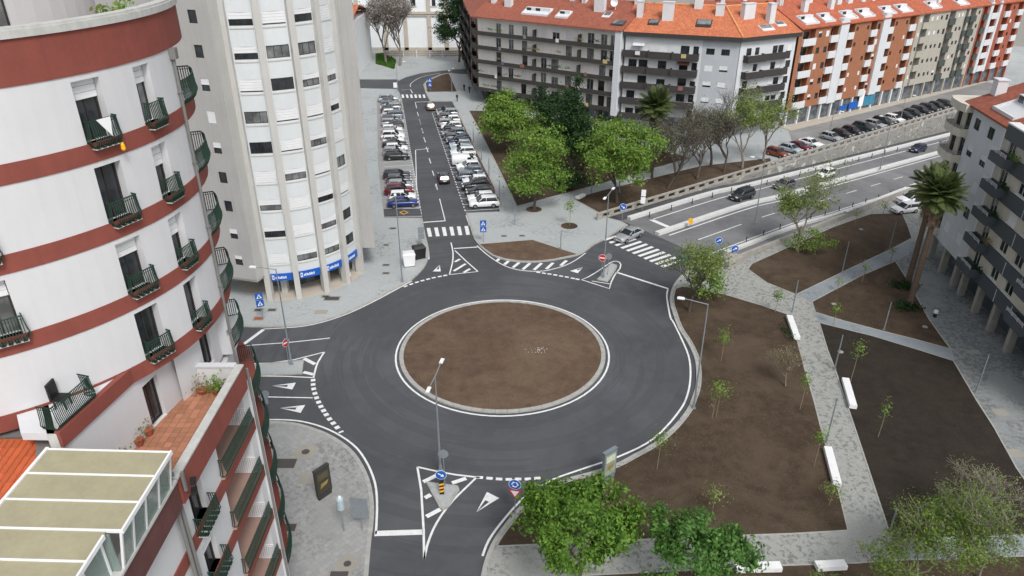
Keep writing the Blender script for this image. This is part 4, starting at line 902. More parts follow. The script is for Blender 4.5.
# left wing
A, B = Vector((-27.75, 71.5)), Vector((-30.78, 72.46)); dW = (A-B).normalized()
WG = Pl((A.x-dW.x*14, A.y-dW.y*14), dW)
wins = []
for zt in [31.2-3.12*k for k in range(-5, 9)]:
    if 4.5 < zt < 46:
        for u in (12.1, 8.2, 4.5): wins.append((u, zt-.7, .95, 1.2, 'frame_dk', shd.choice([0, .4, .5, 1, 1]), 0))
facade(tw, WG, 0, 14, 3.2, TOP, wins, M['wing'])
NF = Pl((A.x, A.y), (Vector((TW(-91, 0).x, TW(-91, 0).y))-A))
wall(tw, NF, 0, (Vector((TW(-91, 0).x, TW(-91, 0).y))-A).length, 3.2, TOP, [], M['tower_g'])
# right flank
RW0 = Vector((TW(-11, 0).x+.15, TW(-11, 0).y)); RWF = Pl((-18.5, 80.47), (2.15, 0)); wall(tw, RWF, 0, 2.15, 3.2, TOP, [], M['wing'])
RW2 = Pl((-16.35, 80.47), (-4.4, 17)); rw_w = [(u, zt-.7, 1.2, 1.2, 'frame_dk', .4, 1) for u in (4, 10) for zt in zrows if 5 < zt < 46]
facade(tw, RW2, 0, 18, 3.2, TOP, rw_w, M['wing'])
b = MB(); b.prism([WG(0, 0), WG(14, 0), NF(1.7, 0), TW(-71, 0, .4), TW(-51, 0, .4), TW(-32, 0, .4), TW(-12, 0, .4), (-18.4, 80.6), (-16.6, 80.6), (-21, 97.5), (-44, 97.5)], 3.15, 3.35); b.obj('soffit', M['tower_g'], tw)
b = MB(); b.prism([WG(0, 0), WG(14, 0), TW(-85, 0), TW(-51, 0), TW(-32, 0), TW(-12, 0), (-16.4, 80.6), (-21, 98), (-44, 98)], TOP, TOP+.4); b.obj('roof_slab', M['tower_g'], tw)
IN = Cy(TC, 5.6)
b = MB(); slab(b, IN, -110, 20, 0, .2, .1, 3.16, 0, 20); b.obj('shop_front', M['shop'], tw)
b = MB(); b.prism([(-43, 79), (-30, 77.5), (-30, 97), (-43, 97)], .1, 3.16); b.obj('ground_storey', M['wing'], tw)
b = MB(); b.prism([TW(a, 0, -.5) for a in range(-95, -5, 6)]+[(-20, 84), (-28, 84), (-32, 76)], .13, .16); b.obj('arcade_floor', mat('arcade_paving', srgb(186, 178, 166), .8, .06), tw)
for j in range(4):
    b = MB(); slab(b, TW, RA[j]+2.5, RA[j+1]-2.5, -.15, .1, 2.45, 3.3, 0, 5); o = b.obj('shop_fascia', M['blue'], tw)
    b = MB(); s0 = RA[j]+3.2
    slab(b, TW, s0, s0+1.6, -.17, -.152, 2.62, 3.14); b.obj('emblem', M['signw'], o)
    b = MB(); b.v = []; slab(b, TW, s0+.45, s0+1.15, -.176, -.172, 2.72, 3.04); b.obj('emblem_mark', M['blue'], o)
    b = MB()
    for i in range(8): slab(b, TW, s0+2.4+i*1.0, s0+2.4+i*1.0+.62, -.17, -.152, 2.72, 2.72+(.3 if i % 3 else .22)); b.obj('lettering', M['signw'], o) if i == 7 else None
for a in (-82, -42, -20): q = IN(a, 0, -1.4); b = MB(); b.box((q.x, q.y, 1.65), (.7, .7, 3.1)); b.obj('column', M['tower_r'], tw)
b = MB(); b.box((-18.9, 81.6, 1.65), (1.1, 1.6, 3.1)); b.obj('column', M['tower'], tw)
# ------------------------------------------------------------------ blocks behind the park
def chimney(parent, roof, q, w, d, h, rz=0, m='b5w'):
    b = MB(); b.box((q.x, q.y, q.z+h/2-.4), (w, d, h+.8), rz); b.box((q.x, q.y, q.z+h+.05), (w+.18, d+.18, .12), rz); return b.obj('chimney', M[m], roof)
def roof_slope(F, u0, u1, ze, zr, D, over=.5, th=.22, d0=0.0):
    """mono slope from eave (outwards by over) to ridge at depth D"""
    b = MB(); k = (zr-ze)/(D+over)
    P = lambda u, d, z: F(u, z, d)
    b.hexa([P(u0, -over, ze-th), P(u1, -over, ze-th), P(u1, D, zr-th), P(u0, D, zr-th)], [P(u0, -over, ze), P(u1, -over, ze), P(u1, D, zr), P(u0, D, zr)]); return b
def roof_z(ze, zr, D, over, d): return ze+(zr-ze)*(d+over)/(D+over)
def skylight(roof, F, u, d, w, l, ze, zr, D, over, mf='frame_dk', up=.12, dormer=False):
    a0, a1 = d-l/2, d+l/2; z0, z1 = roof_z(ze, zr, D, over, a0), roof_z(ze, zr, D, over, a1)
    b = MB()
    if dormer:      # white-cheeked cut-in terrace
        for ua, ub in ((u-w/2, u-w/2+.22), (u+w/2-.22, u+w/2)): b.hexa([F(ua, z0-.1, a0), F(ub, z0-.1, a0), F(ub, z1-.1, a1), F(ua, z1-.1, a1)], [F(ua, z0+.28, a0), F(ub, z0+.28, a0), F(ub, z1+.28, a1), F(ua, z1+.28, a1)])
        slab(b, F, u-w/2, u+w/2, a0-.1, a0+.1, z0-.2, z0+.3); o = b.obj('roof_terrace', M['b5w'], roof)
        am = a0+(a1-a0)*.62; zm_ = z0+(z1-z0)*.62
        b = MB(); b.add([F(u-w/2+.2, z0+.03, a0+.08), F(u+w/2-.2, z0+.03, a0+.08), F(u+w/2-.2, zm_+.04, am), F(u-w/2+.2, zm_+.04, am)], [(0, 1, 2, 3)]); b.obj('terrace_floor', M['b5w'], roof)
        b = MB(); slab(b, F, u-w/2+.2, u+w/2-.2, am, a1, zm_-.1, z1+.3); b.obj('terrace_wall', M['b5w'], roof)
        for k in range(max(1, int(w/2.2))):
            uu = u-w/2+.9+k*2.2; b = MB(); slab(b, F, uu-.55, uu+.55, am-.03, am+.1, zm_+.05, z1+.2); b.obj('terrace_window', M['glass'], roof)
        return o
    b.hexa([F(u-w/2, z0-.05, a0), F(u+w/2, z0-.05, a0), F(u+w/2, z1-.05, a1), F(u-w/2, z1-.05, a1)], [F(u-w/2, z0+up, a0), F(u+w/2, z0+up, a0), F(u+w/2, z1+up, a1), F(u-w/2, z1+up, a1)]); o = b.obj('skylight', M[mf], roof)
    b = MB(); e = .16; b.add([F(u-w/2+e, z0+up+.02+.02, a0+e), F(u+w/2-e, z0+up+.04, a0+e), F(u+w/2-e, z1+up+.01, a1-e), F(u-w/2+e, z1+up+.01, a1-e)], [(0, 1, 2, 3)]); b.obj('skylight_glass', M['glass_cu'], roof); return o

r3 = random.Random(11)
# B3: cream block with long dark balconies
F3 = Pl((-4.4-.45, 164.1-.66), (25.7, -17.6)); FL = [3.3, 6.25, 9.2, 12.1, 15.0]; E3 = 18.5
b3 = thing('apartment_block', 'cream five storey block with long dark balcony bands and aged red roof', 'building', (8, 158, 0))
cols = [(2.5, 1.3), (5.7, 1.3), (9.0, 1.3), (13.6, 1.4), (16.5, 1.7), (19.6, 1.4), (24.6, 1.5), (27.4, 1.4), (29.3, 1.2)]
wins = []
for k, z in enumerate(FL):
    for u, w in cols:
        if r3.random() < .1: continue
        wins.append((u+r3.uniform(-.15, .15), z+1.25, w, 2.1, r3.choice(['frame_wh', 'frame_wh', 'frame_br', 'frame_dk']), r3.choice([0, 0, 0, 0, .3, 1]), 1, r3.choice(['glass', 'glass_cu', 'glass_cu'])))
facade(b3, F3, -3.0, 31.4, 3.0, E3, wins, M['b3'])
for k, z in enumerate(FL):
    balcony(b3, F3, -3.3, 30.2, z, 1.3, .6, M['b3band'])
    for u in (11.8, 22.3): b = MB(); slab(b, F3, u-.12, u+.12, -1.15, 0, z, z+1.9); b.obj('balcony_screen', M['b3band'], b3)
    for _ in range(4):
        u = r3.uniform(-3, 29); C = np.array([[*F3(u+r3.gauss(0, .5), z+1.0+abs(r3.gauss(0, .2)), -1.15)] for _ in range(40)]); leaf_obj('balcony_plant', C, .3, M[r3.choice(['lf_dk', 'lf_mid', 'lf_tan'])], b3, k)
b = MB(); slab(b, F3, 30.4, 31.6, -1.5, .1, 2.4, E3); b.obj('fin_wall', M['b4'], b3)
G3 = Pl((-4.4, 164.1), (25.7, -17.6))
b = MB(); slab(b, G3, 0, 31, 1.8, 2.0, .1, 2.9); b.obj('shop_front', M['shop'], b3)
for u in (0.3, 4.5, 9, 13, 17.5, 22, 26.5, 30.6): b = MB(); slab(b, G3, u, u+.5, .2, .9, .1, 2.8); b.obj('column', M['b3band'], b3)
for u in (2.2, 11, 15.2): b = MB(); slab(b, G3, u, u+2, 1.6, 1.78, 2.0, 2.7); b.obj('shop_sign', M['b4'], b3)
# left flank of B3
c3 = F3(-3.0, 0); S3 = Pl((-12.9, 207), (c3.x+12.9, c3.y-207)); ls = (Vector((c3.x, c3.y))-Vector((-12.9, 207))).length
wins = [(u, z+1.3, 1.6, 2.0, 'frame_br', 0, 1) for z in FL for u in (3, 9, 15, 21, 27, 33, 38, 42) if u < ls-1]
facade(b3, S3, 0, ls, 2.9, E3, wins, M['b3rust'])
for z in FL:
    for u0 in (1, 13, 25, 36): balcony(b3, S3, u0, min(u0+8, ls-.1), z, 1.2, .95, M['b3band'])
    b = MB(); slab(b, S3, ls-5.5, ls-3, -1.2, -1.1, z+1.0, z+2.6); b.obj('awning', M['frame_br'], b3)
b = MB(); slab(b, S3, 0, ls, 1.5, 1.7, .1, 2.9); b.obj('shop_front', M['b3band'], b3)
b = MB(); b.prism([F3(-2.9, 0, .3), F3(31.3, 0, .3), F3(31.3, 0, 12.8), S3(0, 0, 12), S3(0, 0, .3)], 2.85, E3-.3); b.obj('core', M['b3'], b3)
b = roof_slope(F3, -3.7, 31.9, E3, 22.6, 8.5, 1.7); rf = b.obj('roof', M['roof3'], b3)
b = MB(); b.add([F3(-3.7, E3, -1.7), F3(-3.7, 22.6, 8.5), S3(0, 22.6, 6), S3(0, E3, -.8)], [(0, 3, 2, 1)]); b.add([F3(-3.7, 22.6, 8.5), F3(31.9, 22.6, 8.5), F3(31.9, E3, 17), F3(-3.7, E3, 17)], [(0, 1, 2, 3)]); b.obj('roof_hip', M['roof3'], rf)
ar = (E3, 22.6, 8.5, 1.7)
skylight(rf, F3, 10.8, 1.9, 6.2, 2.4, *ar, dormer=True); skylight(rf, F3, 17.2, 1.7, 2.8, 2.2, *ar, dormer=True); skylight(rf, F3, 26.2, 3.0, 1.6, 1.8, *ar, mf='b5w'); skylight(rf, F3, 29.9, .6, 2.6, 1.8, *ar)
for u, d, w, h in ((-1.5, 4, .9, 1.8), (2.9, 3.2, 1.6, 2.4), (9, 7, 1.0, 1.2), (16, 7.2, 1.0, 1.2), (19, 6.8, .9, 1.6), (23.9, 4.2, 2.2, 3.2), (30.3, 7.6, 1.0, 1.8)):
    chimney(b3, rf, F3(u, roof_z(*ar, d), d), w, 1.0, h, F3.rz())
b = MB(); q = F3(26.8, roof_z(*ar, 5), 5); b.lathe((q.x, q.y, q.z), [(.05, -.3), (.05, 1.2)], 6); b.add([(q.x+.8*math.cos(a)*.9-.3, q.y-.35, q.z+1.4+.8*math.sin(a)) for a in np.linspace(0, 6.28, 14)[:-1]]+[(q.x-.1, q.y-.05, q.z+1.4)], [(i, (i+1) % 13, 13) for i in range(13)]); b.obj('satellite_dish', M['signw'], rf)

# B4: pale grey corner block with black balconies and bright orange roof
F4 = Pl((21.5, 145.3), (19.8, -7)); F4b = Pl((41.3, 138.3), (12.4, 6.3)); E4 = 18.3; FB = [1.6+2.95*k for k in range(1, 5)]+[16.4-2.95*.0]
b4 = thing('apartment_block', 'pale grey corner block with black balconies and bright orange tiled roof', 'building', (40, 145, 0))
FZ = [2.2+2.95*k for k in range(5)]     # floor levels: 2.2 .. 14.0
wins = []
for z in FZ:
    for u, w in ((1.6, 1.6), (3.6, 1.7), (7.2, 1.6), (11.2, 1.6), (13.2, 1.0)):
        wins.append((u, z+1.5, w, 1.45, 'frame_dk', r3.choice([0, 0, 0, .3, 1]), 1))
    for u in (15.8, 18.5): wins.append((u, z+1.45, 1.5, 1.1, 'frame_dk', 0 if z > 13 else r3.choice([.8, .9, 1, .7]), 1))
facade(b4, F4, 0, 14.3, 1.8, E4-.3, [q for q in wins if q[0] < 14.2], M['b4'])
facade(b4, F4, 14.3, 20.9, 1.8, E4-.3, [q for q in wins if q[0] > 14.2], M['b4g'])
wins = []
for z in FZ:
    for u, w in ((2.2, 1.2), (4.2, 1.0), (8.6, 1.2), (10.0, 1.3), (12.4, 1.2)): wins.append((u, z+1.5, w, 1.35, 'frame_dk', r3.choice([0, 0, .3, .9]), 1))
facade(b4, F4b, 0, 13.6, 1.8, E4-.3, wins, M['b4'])
for z in FZ:
    for ua, ub, D in ((-.3, 4.5, 1.0), (4.52, 9.0, 1.3), (9.02, 13.9, 1.6)): balcony(b4, F4, ua, ub, z, D, 1.05, M['b4band'])
    for ua, ub, D in ((1.0, 5.5, 1.3), (5.52, 11.6, 1.0)): balcony(b4, F4b, ua, ub, z, D, 1.05, M['b4band'])
b = MB(); slab(b, F4, 0, 20.8, .8, 1.0, .1, 2.0); slab(b, F4b, 0, 13.5, .8, 1.0, .1, 2.0); b.obj('shop_front', M['b4g'], b4)
for u in (6.2, 9.2, 12.0): b = MB(); slab(b, F4, u, u+1.6, .7, .82, .6, 1.75); b.obj('blue_shutter', mat('shop_blue', srgb(40, 66, 110), .5, .1), b4)
b = MB(); b.prism([F4(0.1, 0, .3), F4(20.7, 0, .3), F4b(13.4, 0, .3), F4b(13.4, 0, 11), F4(0, 0, 11.5)], 1.7, E4-.3); b.obj('core', M['b4'], b4)
R4 = 22.4; D4 = 8.0
A0, A1, A2, A3, A4 = F4(-.3, E4, -.9), F4(21.3, E4, -.9), F4b(14.0, E4, -.9), F4b(14.0, R4, D4), F4(-.3, R4, D4)
RG = F4(17.0, R4, D4)
b = MB(); b.add([A0, A1, RG, A4], [(0, 1, 2, 3)]); b.add([A1, A2, A3, RG], [(0, 1, 2, 3)])
b.add([A4, RG, A3, F4b(14, E4, 16), F4(-.3, E4, 16)], [(0, 1, 4), (1, 3, 4), (1, 2, 3)])
rf = b.obj('roof', M['roof4'], b4)
b = MB()
for P, Q in ((A0, A1), (A1, A2)): b.hexa([P+Vector((0, 0, -.75)), Q+Vector((0, 0, -.75)), Q+Vector((.0, .55, -.75)), P+Vector((.0, .55, -.75))], [P+Vector((0, 0, -.03)), Q+Vector((0, 0, -.03)), Q+Vector((0, .55, -.03)), P+Vector((0, .55, -.03))])
b.obj('fascia', M['fascia'], rf)
b = MB(); b.tube([A1+Vector((0, 0, .05)), RG+Vector((0, 0, .08))], .18, 6); b.tube([A4+Vector((0, 0, .08)), RG+Vector((0, 0, .08)), A3+Vector((0, 0, .08))], .16, 6); b.obj('ridge_tiles', mat('ridge_tile', srgb(214, 150, 100), .85, .1), rf)
ar4 = (E4, R4, D4, .9)
for u, d, w, h in ((1.6, 4.0, 1.1, 2.6), (7.0, 3.4, 2.0, 3.0), (12.0, 7.4, 1.6, 1.6), (16.2, 5.6, 1.5, 1.8)): chimney(b4, rf, F4(u, roof_z(*ar4, d), d), w, 1.1, h, F4.rz())
for u, d, w, h in ((5.0, 4.6, 2.6, 2.4), (9.0, 2.8, 1.3, 3.2)): chimney(b4, rf, F4b(u, roof_z(*ar4, d), d), w, 1.1, h, F4b.rz())
skylight(rf, F4, 4.6, 2.2, 2.0, 1.7, *ar4); skylight(rf, F4, 13.8, 2.6, 2.8, 2.2, *ar4); skylight(rf, F4b, 6.8, 1.2, 3.0, 1.6, *ar4, mf='b5w'); skylight(rf, F4b, 10.8, 1.9, 2.2, 1.4, *ar4, mf='b5w')

# B5: orange brick row; B6 grey row; B7 red and white
F5 = Pl((54.0, 144.9), (47.7, 30.8)); E5 = 18.7; Z5 = [3.6+3.0*k for k in range(5)]
def row(nm, label, u0, u1, wm, items, roofm, ze, pil=(), ground='shop', depth=11, terr=()):
    t = thing(nm, label, 'building', tuple(F5((u0+u1)/2, 0, 4)))
    wins = []; dark = []
    for kind, u, w, a in items:
        for z in Z5:
            if kind == 'w': wins.append((u, z+1.6, w, 1.15, 'frame_dk', r3.choice([0, 0, 0, .3, .5, 1]), 0))
            elif kind == 's': wins.append((u, z+1.7, w, .8, 'frame_dk', r3.choice([0, 0, 1]), 0))
            elif kind in 'bl': dark.append((u-w/2, u+w/2, z+.02, z+2.75, 1.1, True, a, kind))
    wall(t, F5, u0, u1, 3.3, ze, [(q[0]-q[2]/2, q[0]+q[2]/2, q[1]-q[3]/2, q[1]+q[3]/2, .17, True) for q in wins]+[d[:6] for d in dark], M[wm])
    for q in wins: win(t, F5, q[0], q[1], q[2], q[3], .12, q[4], q[5], q[6])
    for d in dark:
        ua, ub, z = d[0], d[1], d[2]
        win(t, F5, (ua+ub)/2+.1*(ub-ua), z+1.15, (ub-ua)*.5, 2.0, 1.05, 'frame_br', 0, 0)
        balcony(t, F5, ua-.05, ub+.05, z, .4 if d[7] == 'b' else .08, 1.15, M[d[6]])
    for u, w in pil:
        b = MB(); slab(b, F5, u-w/2, u+w/2, -.35, .1, 3.2, ze+.5); slab(b, F5, u-w/2+.4, u+w/2-.4, -.33, .8, ze+.5, ze+1.0); b.obj('pilaster', M['b4'], t)
    b = MB(); slab(b, F5, u0+.05, u1-.05, .4, .6, .2, 3.3); b.obj('shop_front', M['shop'], t)
    n = max(2, int((u1-u0)/3.2))
    for k in range(n): b = MB(); u = u0+.3+(u1-u0-.6)*k/(n-1); slab(b, F5, u-.22, u+.22, -.05, .38, .2, 3.3); b.obj('column', M['b5w' if wm == 'orange' else wm], t)
    b = MB(); slab(b, F5, u0+.06, u1-.06, 1.3, depth, .2, ze-.1); b.obj('core', M[wm], t)
    rf = roof_slope(F5, u0-.05, u1+.0, ze+.1, ze+4.2, 8.5, .45).obj('roof', M[roofm], t)
    b = MB(); b.add([F5(u0-.05, ze+4.2, 8.5), F5(u1, ze+4.2, 8.5), F5(u1, ze, 17), F5(u0-.05, ze, 17)], [(0, 1, 2, 3)]); b.obj('roof_back', M[roofm], rf)
    a5 = (ze+.1, ze+4.2, 8.5, .45)
    for u, w in terr: skylight(rf, F5, u, 1.7, w, 2.4, *a5, dormer=True)
    for k in range(int((u1-u0)/4)):
        u = u0+2+4*k+r3.uniform(-.6, .6); d = r3.choice([2.6, 4.4, 5.6, 7]); chimney(t, rf, F5(u, roof_z(*a5, d), d), r3.uniform(.8, 1.6), .9, r3.uniform(1.4, 2.8), F5.rz())
    return t
ob = row('apartment_block', 'orange brick block with white balcony fronts and pale rounded pilasters along the upper street', 0, 39, 'orange',
    [('b', 3.0, 3.6, 'b5w'), ('w', 6.3, 1.0, 0), ('w', 8.6, 1.0, 0), ('b', 10.6, 2.3, 'b5w'), ('l', 16.1, 1.9, 'b5w'), ('s', 17.9, .7, 0), ('s', 21.4, .7, 0), ('b', 23.3, 2.0, 'b5w'), ('w', 25.1, .9, 0), ('l', 29.5, 1.9, 'b5w'), ('s', 31.2, .7, 0), ('s', 34.9, .7, 0), ('b', 36.9, 2.2, 'b5w')],
    'roof5', E5, pil=((13.3, 2.6), (27.2, 2.4)), terr=((4.0, 4.2), (9.4, 3.2), (16.4, 3.6), (21.8, 4.0), (29.4, 3.6), (35.0, 4.0)))
b = MB(); slab(b, F5, 17.2, 19.6, -.08, .0, 1.0, 2.0); slab(b, F5, 20.4, 23.4, -.08, 0, .8, 2.3); b.obj('shop_sign', M['blue'], ob)
b = MB(); slab(b, F5, 23.6, 25.2, -.1, 0, 1.0, 4.2); b.obj('shop_panel', M['signw'], ob); b = MB(); slab(b, F5, 25.4, 29.2, -.1, 0, .9, 3.0); b.obj('shop_panel', mat('shop_teal', srgb(60, 130, 160), .5, .25, 1.0), ob)
row('apartment_block', 'weathered grey beige block with dark green balcony stacks beyond the orange one', 39.1, 64.5, 'b6',
    [('b', 42, 2.4, 'b6'), ('s', 40.2, .7, 0), ('s', 44.5, .8, 0), ('s', 46.4, .8, 0), ('s', 48, .7, 0), ('w', 50, .9, 0), ('b', 52.2, 2.4, 'b6band'), ('s', 55, .8, 0), ('s', 56.5, .8, 0), ('b', 58.2, 1.2, 'b6band'), ('b', 60.8, 2.4, 'b6band'), ('s', 63.4, .8, 0)], 'roof5', E5, terr=((46, 4), (57, 4)))
row('apartment_block', 'red brick and white block at the far right end of the upper street', 64.6, 84, 'red_br',
    [('b', 66, 1.6, 'b6band'), ('b', 70, 2.6, 'b5w'), ('s', 73, .8, 0), ('b', 76, 2.4, 'b5w'), ('s', 79, .8, 0), ('b', 82, 2.2, 'b5w')], 'roof5', E5, pil=((68, 1.2), (72, 1.0)))

# ------------------------------------------------------------------ right building
FR = Pl((52.72, 87.0), (-3.3, -21.8)); ER_ = 19.5
rb = thing('apartment_building', 'grey apartment building with slate balcony bands and arcade at the right edge', 'building', (60, 75, 0))
fl = [4.0+3.05*k for k in range(5)]
wins = [(u, z, 1.45, 1.25, 'frame_dk', s, 1) for (u, ss_) in ((5.75, (1, 1, 1, .5, 0)), (9.4, (1, 0, 1, .5, 0))) for z, s in zip([5.6, 8.75, 11.8, 14.85, 17.9], ss_)]
facade(rb, FR, 4.0, 12.7, 3.6, ER_, wins, M['rb'])
FRb = Pl((FR(12.7, 0).x, FR(12.7, 0).y), (-3.3, -21.8))
bw = []
for z in fl:
    bw += [(1.9, z+1.35, 1.5, 2.0, 'frame_wh', 0, 1), (6.2, z+1.75, 1.7, 1.2, 'frame_wh', r3.choice([0, 0, 1]), 1), (9.6, z+1.75, 1.7, 1.2, 'frame_wh', 0, 1), (14.2, z+1.35, 1.5, 2.0, 'frame_wh', 0, 1), (18.6, z+1.75, 1.7, 1.2, 'frame_wh', 0, 1), (22.5, z+1.75, 1.7, 1.2, 'frame_wh', 0, 1)]
facade(rb, FRb, 0, 26, 3.6, ER_, bw, M['rbc'])
for k, z in enumerate(fl):
    b = MB(); slab(b, FRb, .12, 26, -.18, .0, z-.55, z+.95); b.obj('slate_band', M['rbd'], rb)
    for ua in (.3, 12.6):
        balcony(rb, FRb, ua, ua+3.4, z+.2, 1.25, .75, M['rbd'], rail=.4, m2=M['frame_wh'])
        b = MB(); C = np.array([[*FRb(ua+3.4+r3.gauss(0, .5), z+1.0+abs(r3.gauss(0, .3)), -.5)] for _ in range(90)]); leaf_obj('balcony_plant', C, .28, M[r3.choice(['lf_dk', 'lf_tan', 'lf_mid'])], rb, k+5)
    for u in (6.2, 9.6, 18.6, 22.5): b = MB(); slab(b, FRb, u-.95, u+.95, -.12, -.0, z+1.08, z+1.15); b.obj('sill', M['frame_wh'], rb)
    for u in (8.0, 11.6, 20.5): b = MB(); slab(b, FRb, u-.05, u+.05, -.2, -.182, z-.5, z+.9); b.obj('panel_joint', M['rb'], rb)
b = MB(); slab(b, FR, 2.4, 38, 1.9, 2.1, .1, 3.6); b.obj('arcade_back', M['rbd'], rb)
for u in (4.2, 7.0): b = MB(); slab(b, FR, u, u+2.2, 1.8, 1.92, .8, 2.8); b.obj('shop_window', M['shop'], rb)
for u in (2.4, 6.4, 10.2, 12.4, 16.5, 20.5, 24.6, 29, 34): b = MB(); slab(b, FR, u, u+.6, .1, .75, .1, 3.6); b.obj('column', M['conc'], rb)
b = MB(); slab(b, FR, 2.4, 38, .02, 13, 3.3, 3.62); b.obj('soffit', M['rb'], rb)
b = MB(); slab(b, FR, 4.1, 38.6, .25, 13, 3.63, ER_-.05); b.obj('core', M['rb'], rb)
b = MB(); slab(b, FR, 12.6, 12.85, -.25, .1, 3.0, ER_); b.obj('downpipe', M['frame_wh'], rb)
# rounded cream balconies in the recess at the north end
RC_ = Pl((FR(-1, 0, .3).x, FR(-1, 0, .3).y), (-3.3, -21.8))
wall(rb, RC_, 0, 5.0, 3.6, ER_, [(3.0, 4.5, z+.1, z+2.35, .25, True) for z in fl]+[(.5, 1.8, z+.1, z+2.35, .25, True) for z in fl], M['rbc'])
b = MB(); b.add([FR(4, 3.6, 0), FR(4, 3.6, .3), FR(4, ER_, .3), FR(4, ER_, 0)], [(0, 1, 2, 3)]); b.obj('cheek_wall', M['rbc'], rb)
b = MB(); slab(b, FR, -.95, 4.0, .6, 12, 3.6, ER_-.05); b.obj('north_core', M['rbc'], rb)
for z in fl:
    win(rb, RC_, 3.75, z+1.22, 1.45, 2.2, .16, 'frame_dk', 0, 1, name='french_window'); win(rb, RC_, 1.15, z+1.22, 1.25, 2.2, .16, 'frame_dk', 0, 1, name='french_window')
    P = [FR(3.95, 0, .28), FR(3.95, 0, -.85), FR(2.9, 0, -1.15), FR(.6, 0, -1.15), FR(-.7, 0, -.8), FR(-1.1, 0, .0), FR(-1.1, 0, .28)]
    b = MB(); b.prism(P, z-.25, z+.02); o = b.obj('corner_balcony', M['rbc'], rb)
    b = MB(); b.ribbon([(q.x, q.y) for q in P], .0, -.14, z+.021, z+.62); b.obj('balcony_wall', M['rbc'], o)
    b = MB(); steel_rail(b, [q+Vector((0, 0, z+.62)) for q in P], .42, .9, 2); b.obj('railing', M['steel'], o)
P = [FR(3.95, 0, -.85), FR(2.9, 0, -1.15), FR(.6, 0, -1.15), FR(-.7, 0, -.8), FR(-1.1, 0, .0), FR(-0.9, 0, 12), FR(3.98, 0, 12)]
b = MB(); b.prism(P, ER_-.75, ER_+.12); b.obj('balcony_roof', M['rbc'], rb)
rf = roof_slope(FR, 2.2, 13.6, ER_+.15, 22.9, 7.5, .5).obj('roof', roof_mat('roof_tiles_right', srgb(166, 94, 72), 1.4), rb)
b = MB(); b.add([FR(2.2, 22.9, 7.5), FR(13.6, 22.9, 7.5), FR(13.6, ER_, 14), FR(2.2, ER_, 14)], [(0, 1, 2, 3)]); b.obj('roof_back', M['roof5'], rf)
skylight(rf, FR, 9.6, 2.2, 5.0, 3.4, ER_+.15, 22.9, 7.5, .5, dormer=True)
chimney(rb, rf, FR(3.0, 20.6, 2.4), 1.3, 1.1, 1.7, FR.rz()); chimney(rb, rf, FR(11.2, 21.5, 5), 1.2, 1.1, 2.0, FR.rz())
b = MB(); slab(b, FRb, .95, 26, -.6, .3, ER_-.9, ER_+.6); b.obj('top_parapet', M['rbd'], rb); b = MB(); slab(b, FRb, .93, 26, -.66, .4, ER_+.605, ER_+.75); b.obj('parapet_coping', M['frame_wh'], rb)
b = MB(); slab(b, FRb, .95, 26, .42, 12, ER_-.04, ER_+.3); b.obj('flat_roof', M['conc'], rb)

# ------------------------------------------------------------------ church front and distant houses
ch = thing('church', 'white church wall with stone pilasters and arched windows at the end of the street', 'church', (-25, 230, 0))
FC = Pl((-46, 228.5), (1, 0)); wins = [(17.2, 14.3, 1.4, 3.0, 'frame_dk', 0, 1), (23.2, 14.3, 1.1, 3.0, 'frame_dk', 0, 1), (9, 14.3, 1.3, 3.0, 'frame_dk', 0, 1)]
facade(ch, FC, 0, 32, .1, 22, wins, M['church'])
for u in (0, 8, 14.0, 21.0, 26, 31): b = MB(); slab(b, FC, u, u+1.2, -.3, .1, .1, 22); b.obj('pilaster', M['stone'], ch)
b = MB(); slab(b, FC, -.2, 32.2, -.5, .1, 10.6, 11.3); slab(b, FC, -.2, 32.2, -.3, .1, .1, 1.2); slab(b, FC, -.2, 32.2, -.35, .1, 10.0, 10.3); b.obj('cornice', M['stone'], ch)
b = MB(); slab(b, FC, 0, 32, .2, 22, .1, 21.8); b.obj('nave', M['church'], ch)
for u in (17.2, 23.2, 9): b = MB(); slab(b, FC, u-1, u+1, -.14, .05, 12.5, 12.8); slab(b, FC, u-1, u+1, -.14, .05, 15.9, 16.3); b.obj('window_surround', M['stone'], ch)
tag(MB().box((-26, 221.5, .3), (22, 2.4, .36)).box((-26, 222.2, .5), (22, 1.4, .7)).box((-26, 222.8, .7), (22, .6, 1.2)).obj('stone_steps', M['steps']), 'low stone steps in front of the white church', 'steps')
for k, x in enumerate((-35, -31.2, -27.4, -23.6, -20)): tag(MB().lathe((x, 218.8, .12), [(.22, 0), (.2, .5), (.16, .9), (.2, 1.1), (.2, 1.9)], 8).obj('stone_bollard', M['conc_w']), '%s pale stone post from the left below the church steps' % ORD[k], 'post', 'stone posts below the church')
